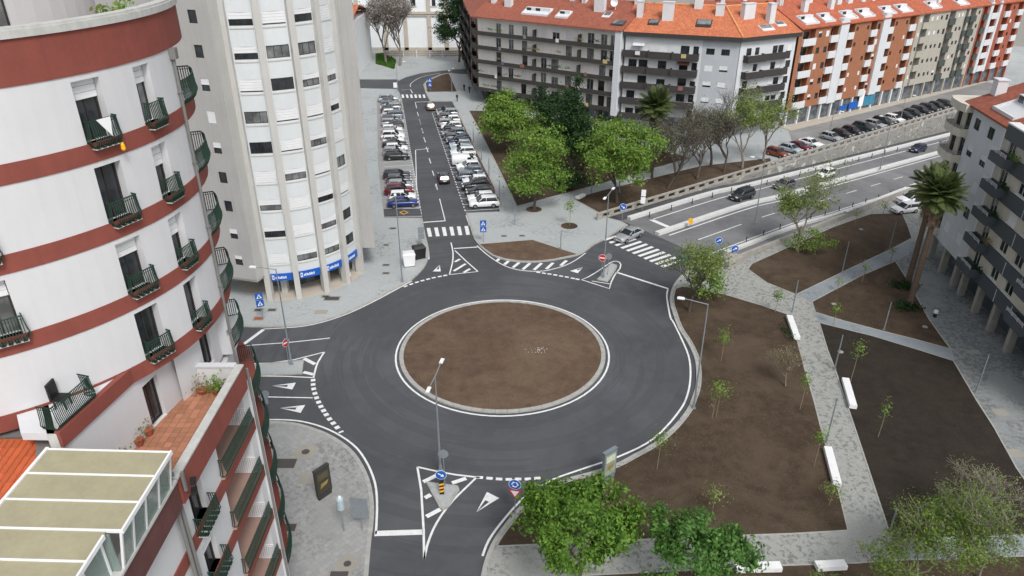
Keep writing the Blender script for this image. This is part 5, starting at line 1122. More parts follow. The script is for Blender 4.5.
def house(label, c, w, d, h, rz, wm, rm, rh=3.0, nw=4, flat=False):
    t = thing('house', label, 'house', (c[0], c[1], 0), group='houses beyond the street fronts'); F = Pl((c[0]-math.cos(rz)*w/2, c[1]-math.sin(rz)*w/2), (math.cos(rz), math.sin(rz)))
    wins = [(w*(i+.5)/nw, h-1.8-3*j, 1.3, 1.3, 'frame_dk', r3.choice([0, 0, .5]), 1) for i in range(nw) for j in range(max(1, int(h/3)-1))]
    facade(t, F, 0, w, -.02, h, wins, M[wm]); b = MB(); slab(b, F, 0, w, .2, d, -.02, h-.05); b.obj('walls', M[wm], t)
    if flat: b = MB(); slab(b, F, -.2, w+.2, -.2, d+.2, h, h+.4); b.obj('roof', M['conc'], t)
    else:
        b = roof_slope(F, -.4, w+.4, h, h+rh, d/2, .4); b.add([F(-.4, h+rh, d/2), F(w+.4, h+rh, d/2), F(w+.4, h, d+.4), F(-.4, h, d+.4)], [(0, 1, 2, 3)]); rf = b.obj('roof', M[rm], t)
        chimney(t, rf, F(w*.3, h+rh*.7, d*.3), 1, .8, 1.6, rz)
for a in [('white house with grey roof seen over the cream block roof', (30, 188), 16, 10, 15.5, -.2, 'church', 'roof4', 2, 4, True), ('white house seen above the orange corner roof', (45, 178), 12, 9, 17.5, -.15, 'church', 'roof5', 2.2, 4, True), ('brown roofed house behind the white ones', (54, 190), 14, 10, 15, -.2, 'b3', 'roof3', 3.0),
          ('pale block between the roofs at the top', (64, 200), 18, 12, 15.5, .1, 'b4', 'roof5', 2.6, 5), ('red roofed house beyond the orange brick block', (82, 206), 22, 12, 15, .5, 'b3', 'roof5', 3.5, 5), ('red roofed house behind the grey block', (112, 222), 26, 14, 14, .5, 'b3', 'roof5', 4.0, 5), ('cream house at the top right corner', (140, 222), 18, 12, 16, .5, 'b3', 'roof5', 3.0),
          ('orange roofed house between church and tower', (-3, 246), 16, 14, 12, 0, 'church', 'roof4', 4.0), ('white house with orange roof beside the tower', (-42.6, 186), 6, 30, 13.2, 0, 'church', 'roof4', 3.2, 2), ('grey block behind the bare trees', (-58, 250), 18, 14, 22, 0, 'b4', 'roof5', 2, 4, True)]:
    house(*a)
lawn = bed('lawn', [(376, 54), (386, 53), (396, 60.5), (394, 69), (384, 66), (376, 64)], m='soil')
def scatter(poly_w, n, z):
    xs = [q.x for q in poly_w]; ys = [q.y for q in poly_w]; out = []; g_ = random.Random(5)
    def ins(x, y):
        c = False; j = len(poly_w)-1
        for i in range(len(poly_w)):
            a, b_ = poly_w[i], poly_w[j]
            if (a.y > y) != (b_.y > y) and x < (b_.x-a.x)*(y-a.y)/(b_.y-a.y)+a.x: c = not c
            j = i
        return c
    while len(out) < n:
        x, y = g_.uniform(min(xs), max(xs)), g_.uniform(min(ys), max(ys))
        if ins(x, y): out.append((x, y, z))
    return np.array(out)
gr = thing('grass', 'bright green lawn in front of the bare trees by the church', 'grass', (W(386, 60).x, W(386, 60).y, .14)); gr['kind'] = 'stuff'
leaf_obj('grass_blades', scatter(Ws([(376, 54), (386, 53), (396, 60.5), (394, 69), (384, 66), (376, 64)], .14), 9000, .22), .5, M['grass'], gr, 9, up=1.2); gr.children[0]['kind'] = 'stuff'
# ------------------------------------------------------------------ vehicles
def loft(sections, closed_ends=True):
    b = MB(); n = len(sections[0])
    for s in sections: b.v += [tuple(q) for q in s]
    for i in range(len(sections)-1):
        for k in range(n): b.f.append((i*n+k, i*n+(k+1) % n, (i+1)*n+(k+1) % n, (i+1)*n+k)); b.m.append(0)
    if closed_ends: b.f += [tuple(range(n))[::-1], tuple((len(sections)-1)*n+k for k in range(n))]; b.m += [0, 0]
    return b
CARS = {}
def car_kit(kind):
    if kind in CARS: return CARS[kind]
    P = dict(hatch=(4.1, 1.76, 1.48, .95, .24, .07, -.40, -.475), sedan=(4.65, 1.82, 1.44, .95, .22, .05, -.24, -.40), suv=(4.5, 1.86, 1.66, 1.06, .25, .09, -.40, -.47), estate=(4.6, 1.8, 1.48, .95, .23, .06, -.43, -.485), van=(4.5, 1.82, 1.82, 1.12, .33, .18, .02, .0))[kind]
    L, Wd, H, zb, f0, f1, r1, r0 = P; w = Wd/2
    if kind == 'van': st = [(-.5, 1.5, .80, .45), (-.49, 1.72, .94, .3), (-.46, 1.80, .98, .22), (-.2, 1.84, 1, .2), (.05, 1.82, 1, .2), (.16, 1.74, .99, .2), (.33, 1.12, 1, .2), (.42, 1.0, .97, .2), (.48, .82, .9, .24), (.5, .6, .8, .34)]
    else:
        rear = [(-.5, zb-.36, .80, .42), (-.488, zb-.1, .92, .3), (-.45, zb, .98, .22)]
        if kind == 'sedan': rear = [(-.5, zb-.32, .82, .42), (-.488, zb-.06, .92, .3), (-.44, zb+.02, .97, .22)]
        st = rear+[(-.28, zb+.02, 1, .2), (0, zb, 1, .2), (.2, zb-.02, 1, .2), (.26, zb-.04, .995, .2), (.36, zb-.1, .98, .2), (.45, zb-.2, .93, .22), (.487, zb-.3, .86, .28), (.5, zb-.42, .76, .36)]
    secs = []
    for x, z, k, z0 in st:
        h = w*k; secs.append([(x*L, -h*.82, z0), (x*L, -h*.97, z0+.12), (x*L, -h, z0+(z-z0)*.55), (x*L, -h*.965, z-.1), (x*L, -h*.84, z-.012), (x*L, -h*.4, z+.018), (x*L, h*.4, z+.018), (x*L, h*.84, z-.012), (x*L, h*.965, z-.1), (x*L, h, z0+(z-z0)*.55), (x*L, h*.97, z0+.12), (x*L, h*.82, z0)])
    kit = {'body': loft(secs).mesh('car_body_'+kind, M['signw'], smooth=True)}
    # glasshouse
    gb, gt = w*.88, w*.70; zt = H-.07
    if kind == 'van':
        g_ = MB(); g_.hexa([(.17*L, -w*.86, 1.62), (.325*L, -w*.9, 1.13), (.325*L, w*.9, 1.13), (.17*L, w*.86, 1.62)], [(.185*L, -w*.84, 1.72), (.345*L, -w*.88, 1.15), (.345*L, w*.88, 1.15), (.185*L, w*.84, 1.72)])
        for s in (-1, 1): g_.box((.16*L, s*(w*.985), 1.32), (.7, .05, .42))
        kit['glass'] = g_.mesh('car_glass_'+kind, M['carglass']); kit['roof'] = None
    else:
        def ring(x0, x1, hw, z): return [(x0, -hw*.9, z), (x0+.1, -hw, z), (x1-.18, -hw, z), (x1, -hw*.85, z), (x1, hw*.85, z), (x1-.18, hw, z), (x0+.1, hw, z), (x0, hw*.9, z)]
        A_, B_ = ring(r0*L, f0*L, gb, zb-.03), ring(r1*L, f1*L, gt, zt); mid = [tuple(a*.45+c*.55+ (0 if i != 1 else (.03 if a > 0 else -.03)) for i, (a, c) in enumerate(zip(p, q))) for p, q in zip(A_, B_)]
        kit['glass'] = loft([A_, mid, B_]).mesh('car_glass_'+kind, M['carglass'], smooth=False)
        rf = loft([ring(r1*L-.03, f1*L+.03, gt+.02, zt-.03), ring(r1*L, f1*L-.05, gt-.02, zt+.03), ring(r1*L+.2, f1*L-.3, gt-.22, H)])
        for p, q in ((A_[1], B_[1]), (A_[2], B_[2]), (A_[5], B_[5]), (A_[6], B_[6])): rf.tube([p, tuple((a+c)/2+(.0 if i != 1 else (.03 if a > 0 else -.03)) for i, (a, c) in enumerate(zip(p, q))), q], .045, 5)
        for s in (-1, 1): xm = (f0+r0)*L*.5*.5; rf.tube([(xm, s*gb*1.0, zb-.03), (xm-.02, s*(gt+.03+(gb-gt)*.35), zb+.3), (xm-.04, s*gt, zt)], .04, 4)
        kit['roof'] = rf.mesh('car_roof_'+kind, M['signw'], smooth=True)
    kit['tyre'] = MB(); kit['tyre'].add([], []); t = MB(); n = 16; r = .33 if kind != 'suv' else .36
    for y in (-.11, .11):
        for k in range(n): a = 6.2832*k/n; t.v.append((r*math.cos(a), y, r*math.sin(a)))
    t.f = [(k, (k+1) % n, n+(k+1) % n, n+k) for k in range(n)]+[tuple(range(n))[::-1], tuple(range(n, 2*n))]; t.m = [0]*len(t.f); kit['tyre'] = t.mesh('tyre_'+kind, M['tyre'])
    t = MB()
    for y in (-.125, .125):
        k0 = len(t.v); t.v.append((0, y*1.04, 0))
        for k in range(10):
            a = 6.2832*k/10; q = r*(.66 if k % 2 == 0 else .6); t.v.append((q*math.cos(a), y, q*math.sin(a)))
        t.f += [(k0, k0+1+k, k0+1+(k+1) % 10) for k in range(10)]
    t.m = [0]*len(t.f); kit['rim'] = t.mesh('rim_'+kind, M['rim'])
    fx, fz = .472*L, zb-.27; kit['light'] = MB().box((0, 0, 0), (.2, .36, .13)).mesh('lamp_'+kind, M['lampw'])
    kit['tail'] = MB().box((0, 0, 0), (.12, .26, .2)).mesh('tail_'+kind, M['lampr']); kit['plate'] = MB().box((0, 0, 0), (.04, .5, .11)).mesh('plate_'+kind, M['plate'])
    kit['mirror'] = MB().box((0, 0, 0), (.12, .2, .13)).mesh('mirror_'+kind, M['black']); kit['bumper'] = MB().box((0, 0, 0), (.1, Wd*.62, .14)).mesh('grille_'+kind, M['black'])
    kit['dim'] = (L, w, H, zb, r, fx, fz, f0); CARS[kind] = kit; return kit
PAINT = {}
def paint(name, rgb, metal=.0):
    if name not in PAINT:
        m = mat('paint_'+name, srgb(*rgb), .28, .03, 1.0, metal); m.node_tree.nodes['Principled BSDF'].inputs['Coat Weight'].default_value = .6; PAINT[name] = m
    return PAINT[name]
PC = dict(white=(232, 234, 236), black=(26, 27, 30), grey=(98, 101, 106), silver=(172, 176, 180), steel=(122, 136, 148), navy=(32, 44, 78), blue=(34, 56, 120), maroon=(110, 26, 44), charcoal=(56, 58, 62), beige=(118, 110, 98), teal=(44, 58, 60), rust=(140, 66, 44), pale=(182, 196, 204))
def car(kind, col, q, head, label, group=None, z=None, pitch=0.0):
    k = car_kit(kind); L, w, H, zb, r, fx, fz, f0 = k['dim']; m = paint(col, PC[col], .35 if col not in ('white', 'black') else 0)
    z = q[2] if z is None else z
    t = thing('car' if kind != 'van' else 'van', label, 'car' if kind != 'van' else 'van', (q[0], q[1], z), head, group); t.rotation_euler = (0, pitch, head)
    P = lambda n, me, loc, mm=None: inst(n, me, t, loc, 0, mm, rel=True)
    P('body', k['body'], (0, 0, 0), m); P('window_glass', k['glass'], (0, 0, 0))
    if k['roof']: P('roof', k['roof'], (0, 0, 0), m)
    for x in (-.29*L, .31*L):
        for s in (-1, 1): o = P('wheel', k['tyre'], (x, s*(w-.1), r)); inst('rim', k['rim'], o, (0, 0, 0), rel=True)
    for s in (-1, 1):
        P('headlight', k['light'], (fx-.02, s*w*.66, fz+.02)); P('taillight', k['tail'], (-.492*L, s*w*.74, zb-.18)); P('mirror', k['mirror'], (f0*L-.28, s*(w+.06), zb+.02))
    P('number_plate', k['plate'], (.497*L, 0, .46)); P('number_plate', k['plate'], (-.502*L, 0, zb-.3 if kind != 'van' else .8)); P('grille', k['bumper'], (.485*L, 0, zb-.36)); return t
def hd(v): return math.atan2(v.y, v.x)
names = dict(hatch='hatchback', sedan='saloon', suv='SUV', estate='estate car', van='van')
right_row = [('suv', 'white'), ('hatch', 'white'), ('hatch', 'charcoal'), ('suv', 'black'), ('hatch', 'white'), ('estate', 'steel'), ('hatch', 'steel'), ('hatch', 'white'), ('van', 'white'), ('hatch', 'white'), ('suv', 'white'), ('hatch', 'pale'), ('hatch', 'pale'), ('estate', 'navy'), ('hatch', 'grey'), ('suv', 'steel'), ('hatch', 'charcoal'), ('hatch', 'white'), ('estate', 'silver'), ('hatch', 'white'), ('hatch', 'grey'), ('suv', 'silver'), ('hatch', 'teal'), ('hatch', 'silver')]
for k, (kd, c) in enumerate(right_row):
    if 2.5*(k+1) > LR+1: break
    q = E_R0+ER*(2.5*k+1.25+rnd.uniform(-.15, .15))+PR*(2.75+rnd.uniform(-.2, .3)); nose = rnd.random() < .72
    car(kd, c, q, hd(-PR if nose else PR)+rnd.uniform(-.03, .03), '%s %s parked %s from the zebra crossing in the row right of the street' % (c, names[kd], ORD[k]), 'cars parked right of the street', z=.005)
left_row = [None, ('sedan', 'blue'), ('hatch', 'white'), ('suv', 'maroon'), ('hatch', 'silver'), ('hatch', 'grey'), ('estate', 'charcoal'), None, None, None, ('suv', 'black'), ('hatch', 'silver'), ('hatch', 'white'), ('sedan', 'black'), ('hatch', 'white'), ('suv', 'white'), ('hatch', 'silver'), ('hatch', 'white'), ('hatch', 'charcoal'), ('estate', 'silver'), ('hatch', 'grey'), ('suv', 'steel'), ('hatch', 'white'), ('hatch', 'charcoal'), ('estate', 'silver'), ('hatch', 'steel'), ('hatch', 'grey'), ('suv', 'pale')]
n = 0
for k, it in enumerate(left_row):
    if not it or 2.5*(k+1) > LL: continue
    q = E_L0+EL*(2.5*k+1.25+rnd.uniform(-.15, .15))+PL_*(2.6+rnd.uniform(-.2, .3))
    car(it[0], it[1], q, hd(PL_ if rnd.random() < .35 else -PL_)+rnd.uniform(-.03, .03), '%s %s parked %s from the near end of the row left of the street' % (it[1], names[it[0]], ORD[n]), 'cars parked left of the street', z=.01); n += 1
car('hatch', 'charcoal', W(443.8, 181), hd(ER), 'dark grey hatchback driving up the street between the parked rows', z=.005)
car('suv', 'beige', W(430.5, 109), hd(ER), 'beige car further up the street near the upper crossing', z=.005)
car('sedan', 'silver', W(628.5, 238.5), hd(Vector((-.80, -.60, 0)))+.1, 'silver saloon waiting on the wide zebra crossing', z=.005)
for kd, c, s, t_, px, lab in (('suv', 'charcoal', None, 4.2, (741.5, 200), 'dark grey SUV nearest the roundabout on the far carriageway'), ('hatch', 'grey', None, 3.9, (783, 190), 'grey hatchback second on the far carriageway'), ('hatch', 'white', None, 3.9, (825, 177), 'white hatchback on the far carriageway'), ('hatch', 'navy', None, 3.6, (917, 152), 'navy hatchback farthest along the far carriageway')):
    best = min((abs((HW(s_*.5, t_).x/HW(s_*.5, t_).y)-(W(*px).x/W(*px).y)), s_*.5) for s_ in range(0, 300))[1]
    car(kd, c, HW(best, t_, .01), hd(-HE.to_3d()), lab, pitch=-.045 if best > 24 else 0)
us = [(777, 156, 'hatch', 'rust'), (789.5, 154, 'hatch', 'pale'), (798, 150.5, 'sedan', 'maroon'), (809.5, 149, 'sedan', 'white'), (830.5, 142.5, 'hatch', 'silver'), (841.5, 139.5, 'hatch', 'black'), (852, 136.5, 'hatch', 'black'), (863, 133, 'suv', 'teal'), (873.5, 130.5, 'hatch', 'silver'), (882, 127, 'suv', 'charcoal'), (892.5, 124, 'hatch', 'white'), (903, 121, 'sedan', 'black'), (911.5, 118.5, 'hatch', 'teal'), (920, 116, 'suv', 'black'), (928.5, 113, 'suv', 'charcoal'), (937, 110, 'hatch', 'black'), (945, 107.5, 'hatch', 'charcoal')]
for k, (px, py, kd, c) in enumerate(us):
    best = min((abs((HW(s_*.5, -5.2).x/HW(s_*.5, -5.2).y)-(W(px, py).x/W(px, py).y)), s_*.5) for s_ in range(0, 300))[1]
    car(kd, c, HW(best, -5.2, .135, True), hd(HM.to_3d())+rnd.uniform(-.05, .05), '%s %s parked %s from the left behind the balustrade on the upper street' % (c, names[kd], ORD[k]), 'cars parked on the upper street')
car('hatch', 'white', W(904, 212, .13), math.radians(195), 'white hatchback parked beside the palms at the park corner', z=.13)
car('suv', 'white', W(911, 203, .13), math.radians(190), 'white SUV parked behind the white hatchback at the park corner', z=.13)

# ------------------------------------------------------------------ trees
RMIN = .011
def limb_tree(b, base, dirv, length, r, level, g_, tips, spread=.6, nseg=3, up=.15, kids=(3, 4), shrink=.68):
    p = Vector(base); d = Vector(dirv).normalized(); pts = [p.copy()]; rs = [r]
    for i in range(nseg):
        d = (d+Vector((g_.gauss(0, .13), g_.gauss(0, .13), g_.gauss(0, .08)+up*.3))).normalized(); p = p+d*length/nseg; pts.append(p.copy()); rs.append(r*(1-.45*(i+1)/nseg))
    b.tube(pts, [max(q, RMIN) for q in rs], 6 if r > .06 else (4 if r > .02 else 3), cap=False); tips.append((p.copy(), level))
    if level <= 0: return
    for k in range(g_.randint(*kids)):
        a = g_.random()*6.2832; o = Vector((math.cos(a), math.sin(a), 0)); nd = (d*(1-spread*.55)+o*spread+Vector((0, 0, up))).normalized()
        s = pts[g_.randint(max(1, nseg-1), nseg)]; limb_tree(b, s, nd, length*shrink*g_.uniform(.75, 1.15), r*.55, level-1, g_, tips, spread, nseg, up, kids, shrink)
def tree(name, label, loc, h, crown, leaf, n, size, seed, trunk_h, bark='bark', rad=None, lv=2, clumps=60, cr=.9, group=None, shell=.45, zoff=0, cat='tree'):
    """crown: (rx, ry, rz) ellipsoid centred near the top"""
    g_ = random.Random(seed); t = thing(name, label, cat, loc, group=group); b = MB(); tips = []
    limb_tree(b, loc, (g_.gauss(0, .04), g_.gauss(0, .04), 1), trunk_h, rad or h*.022, lv, g_, tips, .75, 3, .25, (3, 5), .8)
    b.obj('trunk', M[bark], t, smooth=True)
    rx, ry, rz = crown; c = Vector(loc)+Vector((0, 0, h-rz+zoff)); gn = np.random.default_rng(seed)
    cl = []; 
    while len(cl) < clumps:
        v = gn.normal(size=3); v /= np.linalg.norm(v); rr_ = gn.uniform(shell, 1.0)**.6
        if v[2] < -.75: continue
        wob = 1+.2*math.sin(3*math.atan2(v[1], v[0])+seed)+.16*math.sin(5*v[2]+seed*2)+gn.uniform(-.1, .12); cl.append((c.x+v[0]*rx*rr_*wob, c.y+v[1]*ry*rr_*wob, c.z+v[2]*rz*rr_*wob))
    cl = np.array(cl); per = n//clumps; cs = gn.uniform(.55, 1.25, clumps)
    C = np.concatenate([cl[i]+gn.normal(size=(per, 3))*cr*cs[i]*np.array([1, 1, .62]) for i in range(clumps)])
    K = np.repeat(cl, per, 0)*.72+np.array(c)*.28-np.array([0, 0, .35*cr]); leaf_obj('crown', C, size, leaf, t, seed, .35, K); return t
def bare_tree(name, label, loc, h, seed, leaf=None, n=0, size=.2, bark='bark_g', lv=4, spread=.55, r=None, kids=(3, 4), up=.2, cat='tree', group=None, trunk=.3):
    g_ = random.Random(seed); t = thing(name, label, cat, loc, group=group); b = MB(); tips = []
    limb_tree(b, loc, (g_.gauss(0, .05), g_.gauss(0, .05), 1), h*trunk, r or h*.02, lv, g_, tips, spread, 3, up, kids, .8)
    b.obj('trunk', M[bark], t, smooth=True)
    if leaf:
        T = [p for p, l in tips if l <= 1]; gn = np.random.default_rng(seed)
        C = np.array([tuple(T[g_.randrange(len(T))]) for _ in range(n)])+gn.normal(size=(n, 3))*h*.035; leaf_obj('crown', C, size, leaf, t, seed, .4)
    return t
P3 = lambda px, py, z=.14: tuple(W(px, py, z))
tree('broadleaf_tree', 'light green broad tree in the park nearest the parked cars, farther of the pair', P3(508, 151), 10.5, (4.7, 4.7, 4.2), M['lf_mid'], 12000, .44, 1, 3.5, clumps=90, cr=.72)
tree('broadleaf_tree', 'light green broad tree over the round soil pit beside the plaza', P3(533.8, 209.5), 11.6, (4.2, 4.2, 4.4), M['lf_mid'], 12000, .36, 2, 3.8, clumps=100, cr=.62)
tree('broadleaf_tree', 'bright green round tree at the head of the balustrade', P3(617, 203), 12.6, (5.0, 4.8, 5.0), M['lf_mid'], 16000, .38, 3, 4.0, clumps=120, cr=.7)
tree('conifer_tree', 'tall dark evergreen in the middle of the park trees', P3(571, 182), 15.5, (2.5, 2.5, 7.2), M['lf_dk'], 10000, .4, 4, 5.0, clumps=80, cr=.65)
tree('conifer_tree', 'dark green evergreen shrub tree below the cream block', P3(552, 148), 11, (3.2, 3.0, 5.2), M['lf_dk'], 8000, .42, 5, 4.0, clumps=60, cr=.75)
tree('broadleaf_tree', 'mid green tree between the evergreens and the bright round tree', P3(584, 170), 9.5, (3.4, 3.2, 4.4), M['lf_mid'], 7000, .4, 6, 3.2, clumps=45, cr=.9)
tree('shrub', 'dark rounded shrub at the foot of the evergreens', P3(566, 190), 3.8, (2.2, 2.0, 1.8), M['lf_dk'], 3500, .35, 7, 1.2, clumps=24, cr=.6, cat='shrub')
for k, (px, py, h, lab) in enumerate(((652, 178, 11, 'grey leafless tree right behind the bright round tree'), (668, 188, 11.5, 'grey leafless tree nearest the head of the balustrade'), (681, 168, 12, 'grey leafless tree just right of the palm'), (697, 179, 11.5, 'grey leafless tree behind the middle of the balustrade'), (711, 165, 12, 'brownish leafless tree below the grey corner panel'), (724, 172, 11, 'brownish leafless tree left of the budding trees'))):
    bare_tree('bare_tree', lab, P3(px, py), h, 21+k, M['lf_haze'], 1800, .2, bark='bark', lv=5, spread=.6, kids=(3, 5))
bare_tree('budding_tree', 'budding pale green tree in front of the corner block', P3(742, 168), 12.5, 25, M['lf_pale'], 3800, .32, lv=5)
bare_tree('budding_tree', 'budding tree at the end of the upper street', P3(763, 161), 11.0, 26, M['lf_pale'], 3400, .32, lv=5)
bare_tree('budding_tree', 'loose leafed tree beside the wide zebra crossing', P3(689, 311), 10.5, 27, M['lf_pale'], 2600, .28, bark='bark', lv=5, spread=.62)
bare_tree('budding_tree', 'airy pale tree by the low park wall and dual carriageway', P3(797, 251), 11.5, 28, M['lf_pale'], 3600, .3, lv=5, spread=.62)
tree('shrub', 'green bush at the foot of the airy tree by the park wall', P3(806, 253), 3.2, (2.8, 1.8, 1.5), M['lf_mid'], 1200, .28, 29, .9, clumps=20, cr=.55, cat='shrub')
tree('shrub', 'green bush under the tree beside the wide zebra crossing', P3(703, 300), 3.6, (2.0, 1.6, 1.6), M['lf_mid'], 1500, .32, 30, 1.2, clumps=16, cr=.6, cat='shrub')
bare_tree('bare_shrub', 'twiggy tan shrub between the white benches and the soil bed', P3(785.5, 386), 4.2, 31, M['lf_tan'], 900, .14, bark='bark_g', lv=4, spread=.8, r=.07, kids=(3, 5), trunk=.34, cat='shrub')
RMIN = .03
bare_tree('bare_tree', 'big silvery leafless tree left of the church front', (W(400, 66).x, W(400, 66).y, .14), 20, 41, M['lf_twig'], 5000, .5, bark='bark_g', lv=5, spread=.5, kids=(4, 5), up=.35, trunk=.26)
bare_tree('bare_tree', 'silvery leafless tree standing nearest the tower side of the church', (W(386, 63).x, W(386, 63).y, .14), 20, 42, M['lf_twig'], 5000, .5, bark='bark_g', lv=5, spread=.5, kids=(4, 5), up=.35, trunk=.26)
tree('evergreen_tree', 'large dark evergreen between church and cream block', P3(459, 62), 17.5, (5.0, 4.8, 6.8), M['lf_dk'], 16000, .5, 43, 5, clumps=130, cr=.8)
RMIN = .016
# foreground trees
tree('broadleaf_tree', 'dense dark green tree at the bottom centre beside the road', (4.2, 33.4, .12), 8.8, (3.2, 2.8, 2.8), M['lf_fg'], 20000, .28, 51, 3.2, clumps=150, cr=.33, shell=.5)
tree('broadleaf_tree', 'glossy leafed tree at the bottom centre, right of the dense one', (11.2, 32.6, .12), 7.0, (3.4, 2.4, 2.0), M['lf_fg2'], 8000, .3, 52, 2.4, clumps=62, cr=.36, shell=.3)
bare_tree('thicket_tree', 'sparse twiggy tree with young leaves at the bottom right', (26.5, 33.5, .12), 8.2, 53, M['lf_bud'], 7000, .17, bark='bark_g', lv=5, spread=.75, kids=(3, 4), up=.1, r=.11)
bare_tree('thicket_tree', 'twiggy young leaved tree filling the lower right corner', (31.0, 34.5, .12), 8.4, 54, M['lf_bud'], 6500, .16, bark='bark_g', lv=5, spread=.75, kids=(3, 4), up=.1, r=.11)
bare_tree('thicket_tree', 'leafless thorny tree at the right edge above the corner thicket', (32.5, 39.0, .12), 6.4, 55, M['lf_pale'], 1200, .14, bark='bark_g', lv=5, spread=.75, kids=(3, 4), up=.1, r=.09)
bare_tree('thicket_tree', 'low leafy tree overhanging the path end at the bottom right', (22.5, 31.2, .12), 6.6, 56, M['lf_bud'], 2200, .17, bark='bark_g', lv=4, spread=.8, kids=(3, 4), up=.1, r=.08)
# saplings with stakes
def sapling(label, base, top, leaf='lf_mid', n=130, cr=.35, size=.22, seed=1, stake=True):
    q = W(*base, .14); h = max(1.6, min(4.5, post_height(base, top, .14))); t = thing('sapling', label, 'tree', tuple(q), group='young park trees'); g_ = random.Random(seed)
    b = MB(); b.tube([q, q+Vector((.05, 0, h*.5)), q+Vector((g_.uniform(-.15, .15), g_.uniform(-.1, .1), h*.95))], [.035, .028, .012], 5)
    for k in range(5): z = h*(.55+.09*k); a = g_.random()*6.28; b.tube([q+Vector((0, 0, z)), q+Vector((.45*math.cos(a), .45*math.sin(a), z+.35))], [.012, .006], 3)
    b.obj('trunk', M['stake'], t)
    gn = np.random.default_rng(seed); C = np.array([q.x, q.y, q.z+h*.8])+gn.normal(size=(n, 3))*np.array([cr, cr, h*.13]); leaf_obj('crown', C, size, M[leaf], t, seed, .4)
for k, a in enumerate([('slim sapling in the round soil pit of the plaza', (569.5, 226), (571, 200), 'lf_mid', 260, .5), ('sapling beside the path fork next to the first white bench', (775, 312), (777.5, 290), 'lf_mid', 160, .35), ('leaning sapling in the middle of the big soil bed', (721, 361), (733, 330), 'lf_mid', 170, .4), ('leafy sapling close to the tall curb side lamp', (716, 417), (720, 382), 'lf_mid', 230, .5),
    ('sapling by the kerb above the advertising panel', (657, 469), (672, 432), 'lf_mid', 200, .45), ('sapling on the corner of the narrow east path', (833, 325), (836.5, 304), 'lf_mid', 110, .3), ('thin sapling on the blue grey path nearer the fork', (837, 291), (838, 279), 'lf_pale', 60, .35), ('thin sapling on the blue grey path farther from the fork', (862, 282), (863, 262), 'lf_pale', 90, .4), ('sapling at the far end of the blue grey path', (890, 262), (892, 248), 'lf_pale', 60, .35),
    ('sapling behind the second white bench', (850.6, 381), (857, 336), 'lf_mid', 120, .35), ('sapling at the path edge below the twiggy shrub', (800, 409), (808, 372), 'lf_mid', 110, .3), ('sapling beside the long bench by the lower path', (813.8, 466), (819.5, 428), 'lf_mid', 130, .3), ('small sapling alone in the dark right hand bed', (878, 437), (886, 402), 'lf_mid', 90, .28),
    ('sapling by the low wall left of the paved patch', (854, 228), (855, 209), 'lf_pale', 100, .4), ('sapling by the low wall right of the paved patch', (881, 220), (882, 202), 'lf_pale', 110, .4), ('bushy low sapling near the bottom path bend', (829, 505), (832, 485), 'lf_pale', 170, .45), ('small bush sapling behind the foreground trees', (712, 512), (716, 488), 'lf_pale', 140, .5), ('leafless staked sapling near the lamp foot', (712, 418), (703, 398), 'lf_tan', 10, .3)]): sapling(*a, seed=60+k)
# palms
fr = MB()
pts = [Vector((0, 0, 0))+Vector((x, 0, .55*x-.30*x*x)) for x in np.linspace(0, 1.0, 8)]
fr.tube([q*2.2 for q in pts], [.035]*4+[.025, .02, .015, .01], 4, cap=False)
for i in range(2, 34):
    x = .12+.88*i/34; q = Vector((x, 0, .55*x-.30*x*x))*2.2; L_ = .75*math.sin(math.pi*min(1, .25+.72*(i/34)))
    for s in (-1, 1): e = q+Vector((.45*L_, s*L_*.85, -.18*L_)); fr.add([q, q.lerp(e, .4)+Vector((.05, 0, 0)), e, q.lerp(e, .4)-Vector((.05, 0, 0))], [(0, 1, 2, 3)])
frond = fr.mesh('palm_frond', M['lf_palm'])
def palm(label, base, top, lean, nf=46, sc=1.0, skirt=True, r=.27, seed=1):
    q = W(*base, .14); h = post_height(base, top, .14) if not isinstance(top, (int, float)) else top; t = thing('palm_tree', label, 'palm', tuple(q)); g_ = random.Random(seed)
    b = MB(); n_ = 16; P = [q+Vector((lean[0]*(i/n_)**1.5, lean[1]*(i/n_)**1.5, h*i/n_)) for i in range(n_+1)]; b.tube(P, [r*(1.25-.35*i/n_)*(1+.07*(i % 2)) for i in range(n_+1)], 9); b.obj('trunk', M['bark_p'], t, smooth=False); c = P[-1]
    if skirt:
        b = MB(); 
        for k in range(150):
            a = g_.random()*6.28; z = -g_.uniform(.2, 2.6)*sc; rr_ = r+g_.uniform(.2, .75)*sc*(1+z/5); p0 = c+Vector((math.cos(a)*r, math.sin(a)*r, z+.5)); p1 = c+Vector((math.cos(a)*rr_, math.sin(a)*rr_, z-.5)); s = Vector((-math.sin(a), math.cos(a), 0))*.12
            b.add([p0-s, p0+s, p1+s*1.6, p1-s*1.6], [(0, 1, 2, 3)])
        b.obj('dead_fronds', M['skirt'], t)
    for k in range(nf):
        f = (k+.5)/nf; el = math.radians(80-115*f); az = k*2.39996+g_.uniform(-.2, .2); o = inst('frond', frond, t, c-Vector((0, 0, .1))); o.rotation_euler = (g_.uniform(-.3, .3), -el+.35, az); s = sc*g_.uniform(.85, 1.1); o.scale = (s, s, s)
palm('tall palm on the right, nearer of the two by the arcade pavement', (909, 306), (938, 193), (0, 0), 64, 1.25, seed=1)
palm('tall palm on the right, farther of the two by the arcade pavement', (908, 282), (934, 186), (.1, .3), 60, 1.2, seed=2)
palm('palm with dry skirt in front of the black balcony block', (650, 172), (651, 106), (0, 0), 60, 1.5, seed=3)
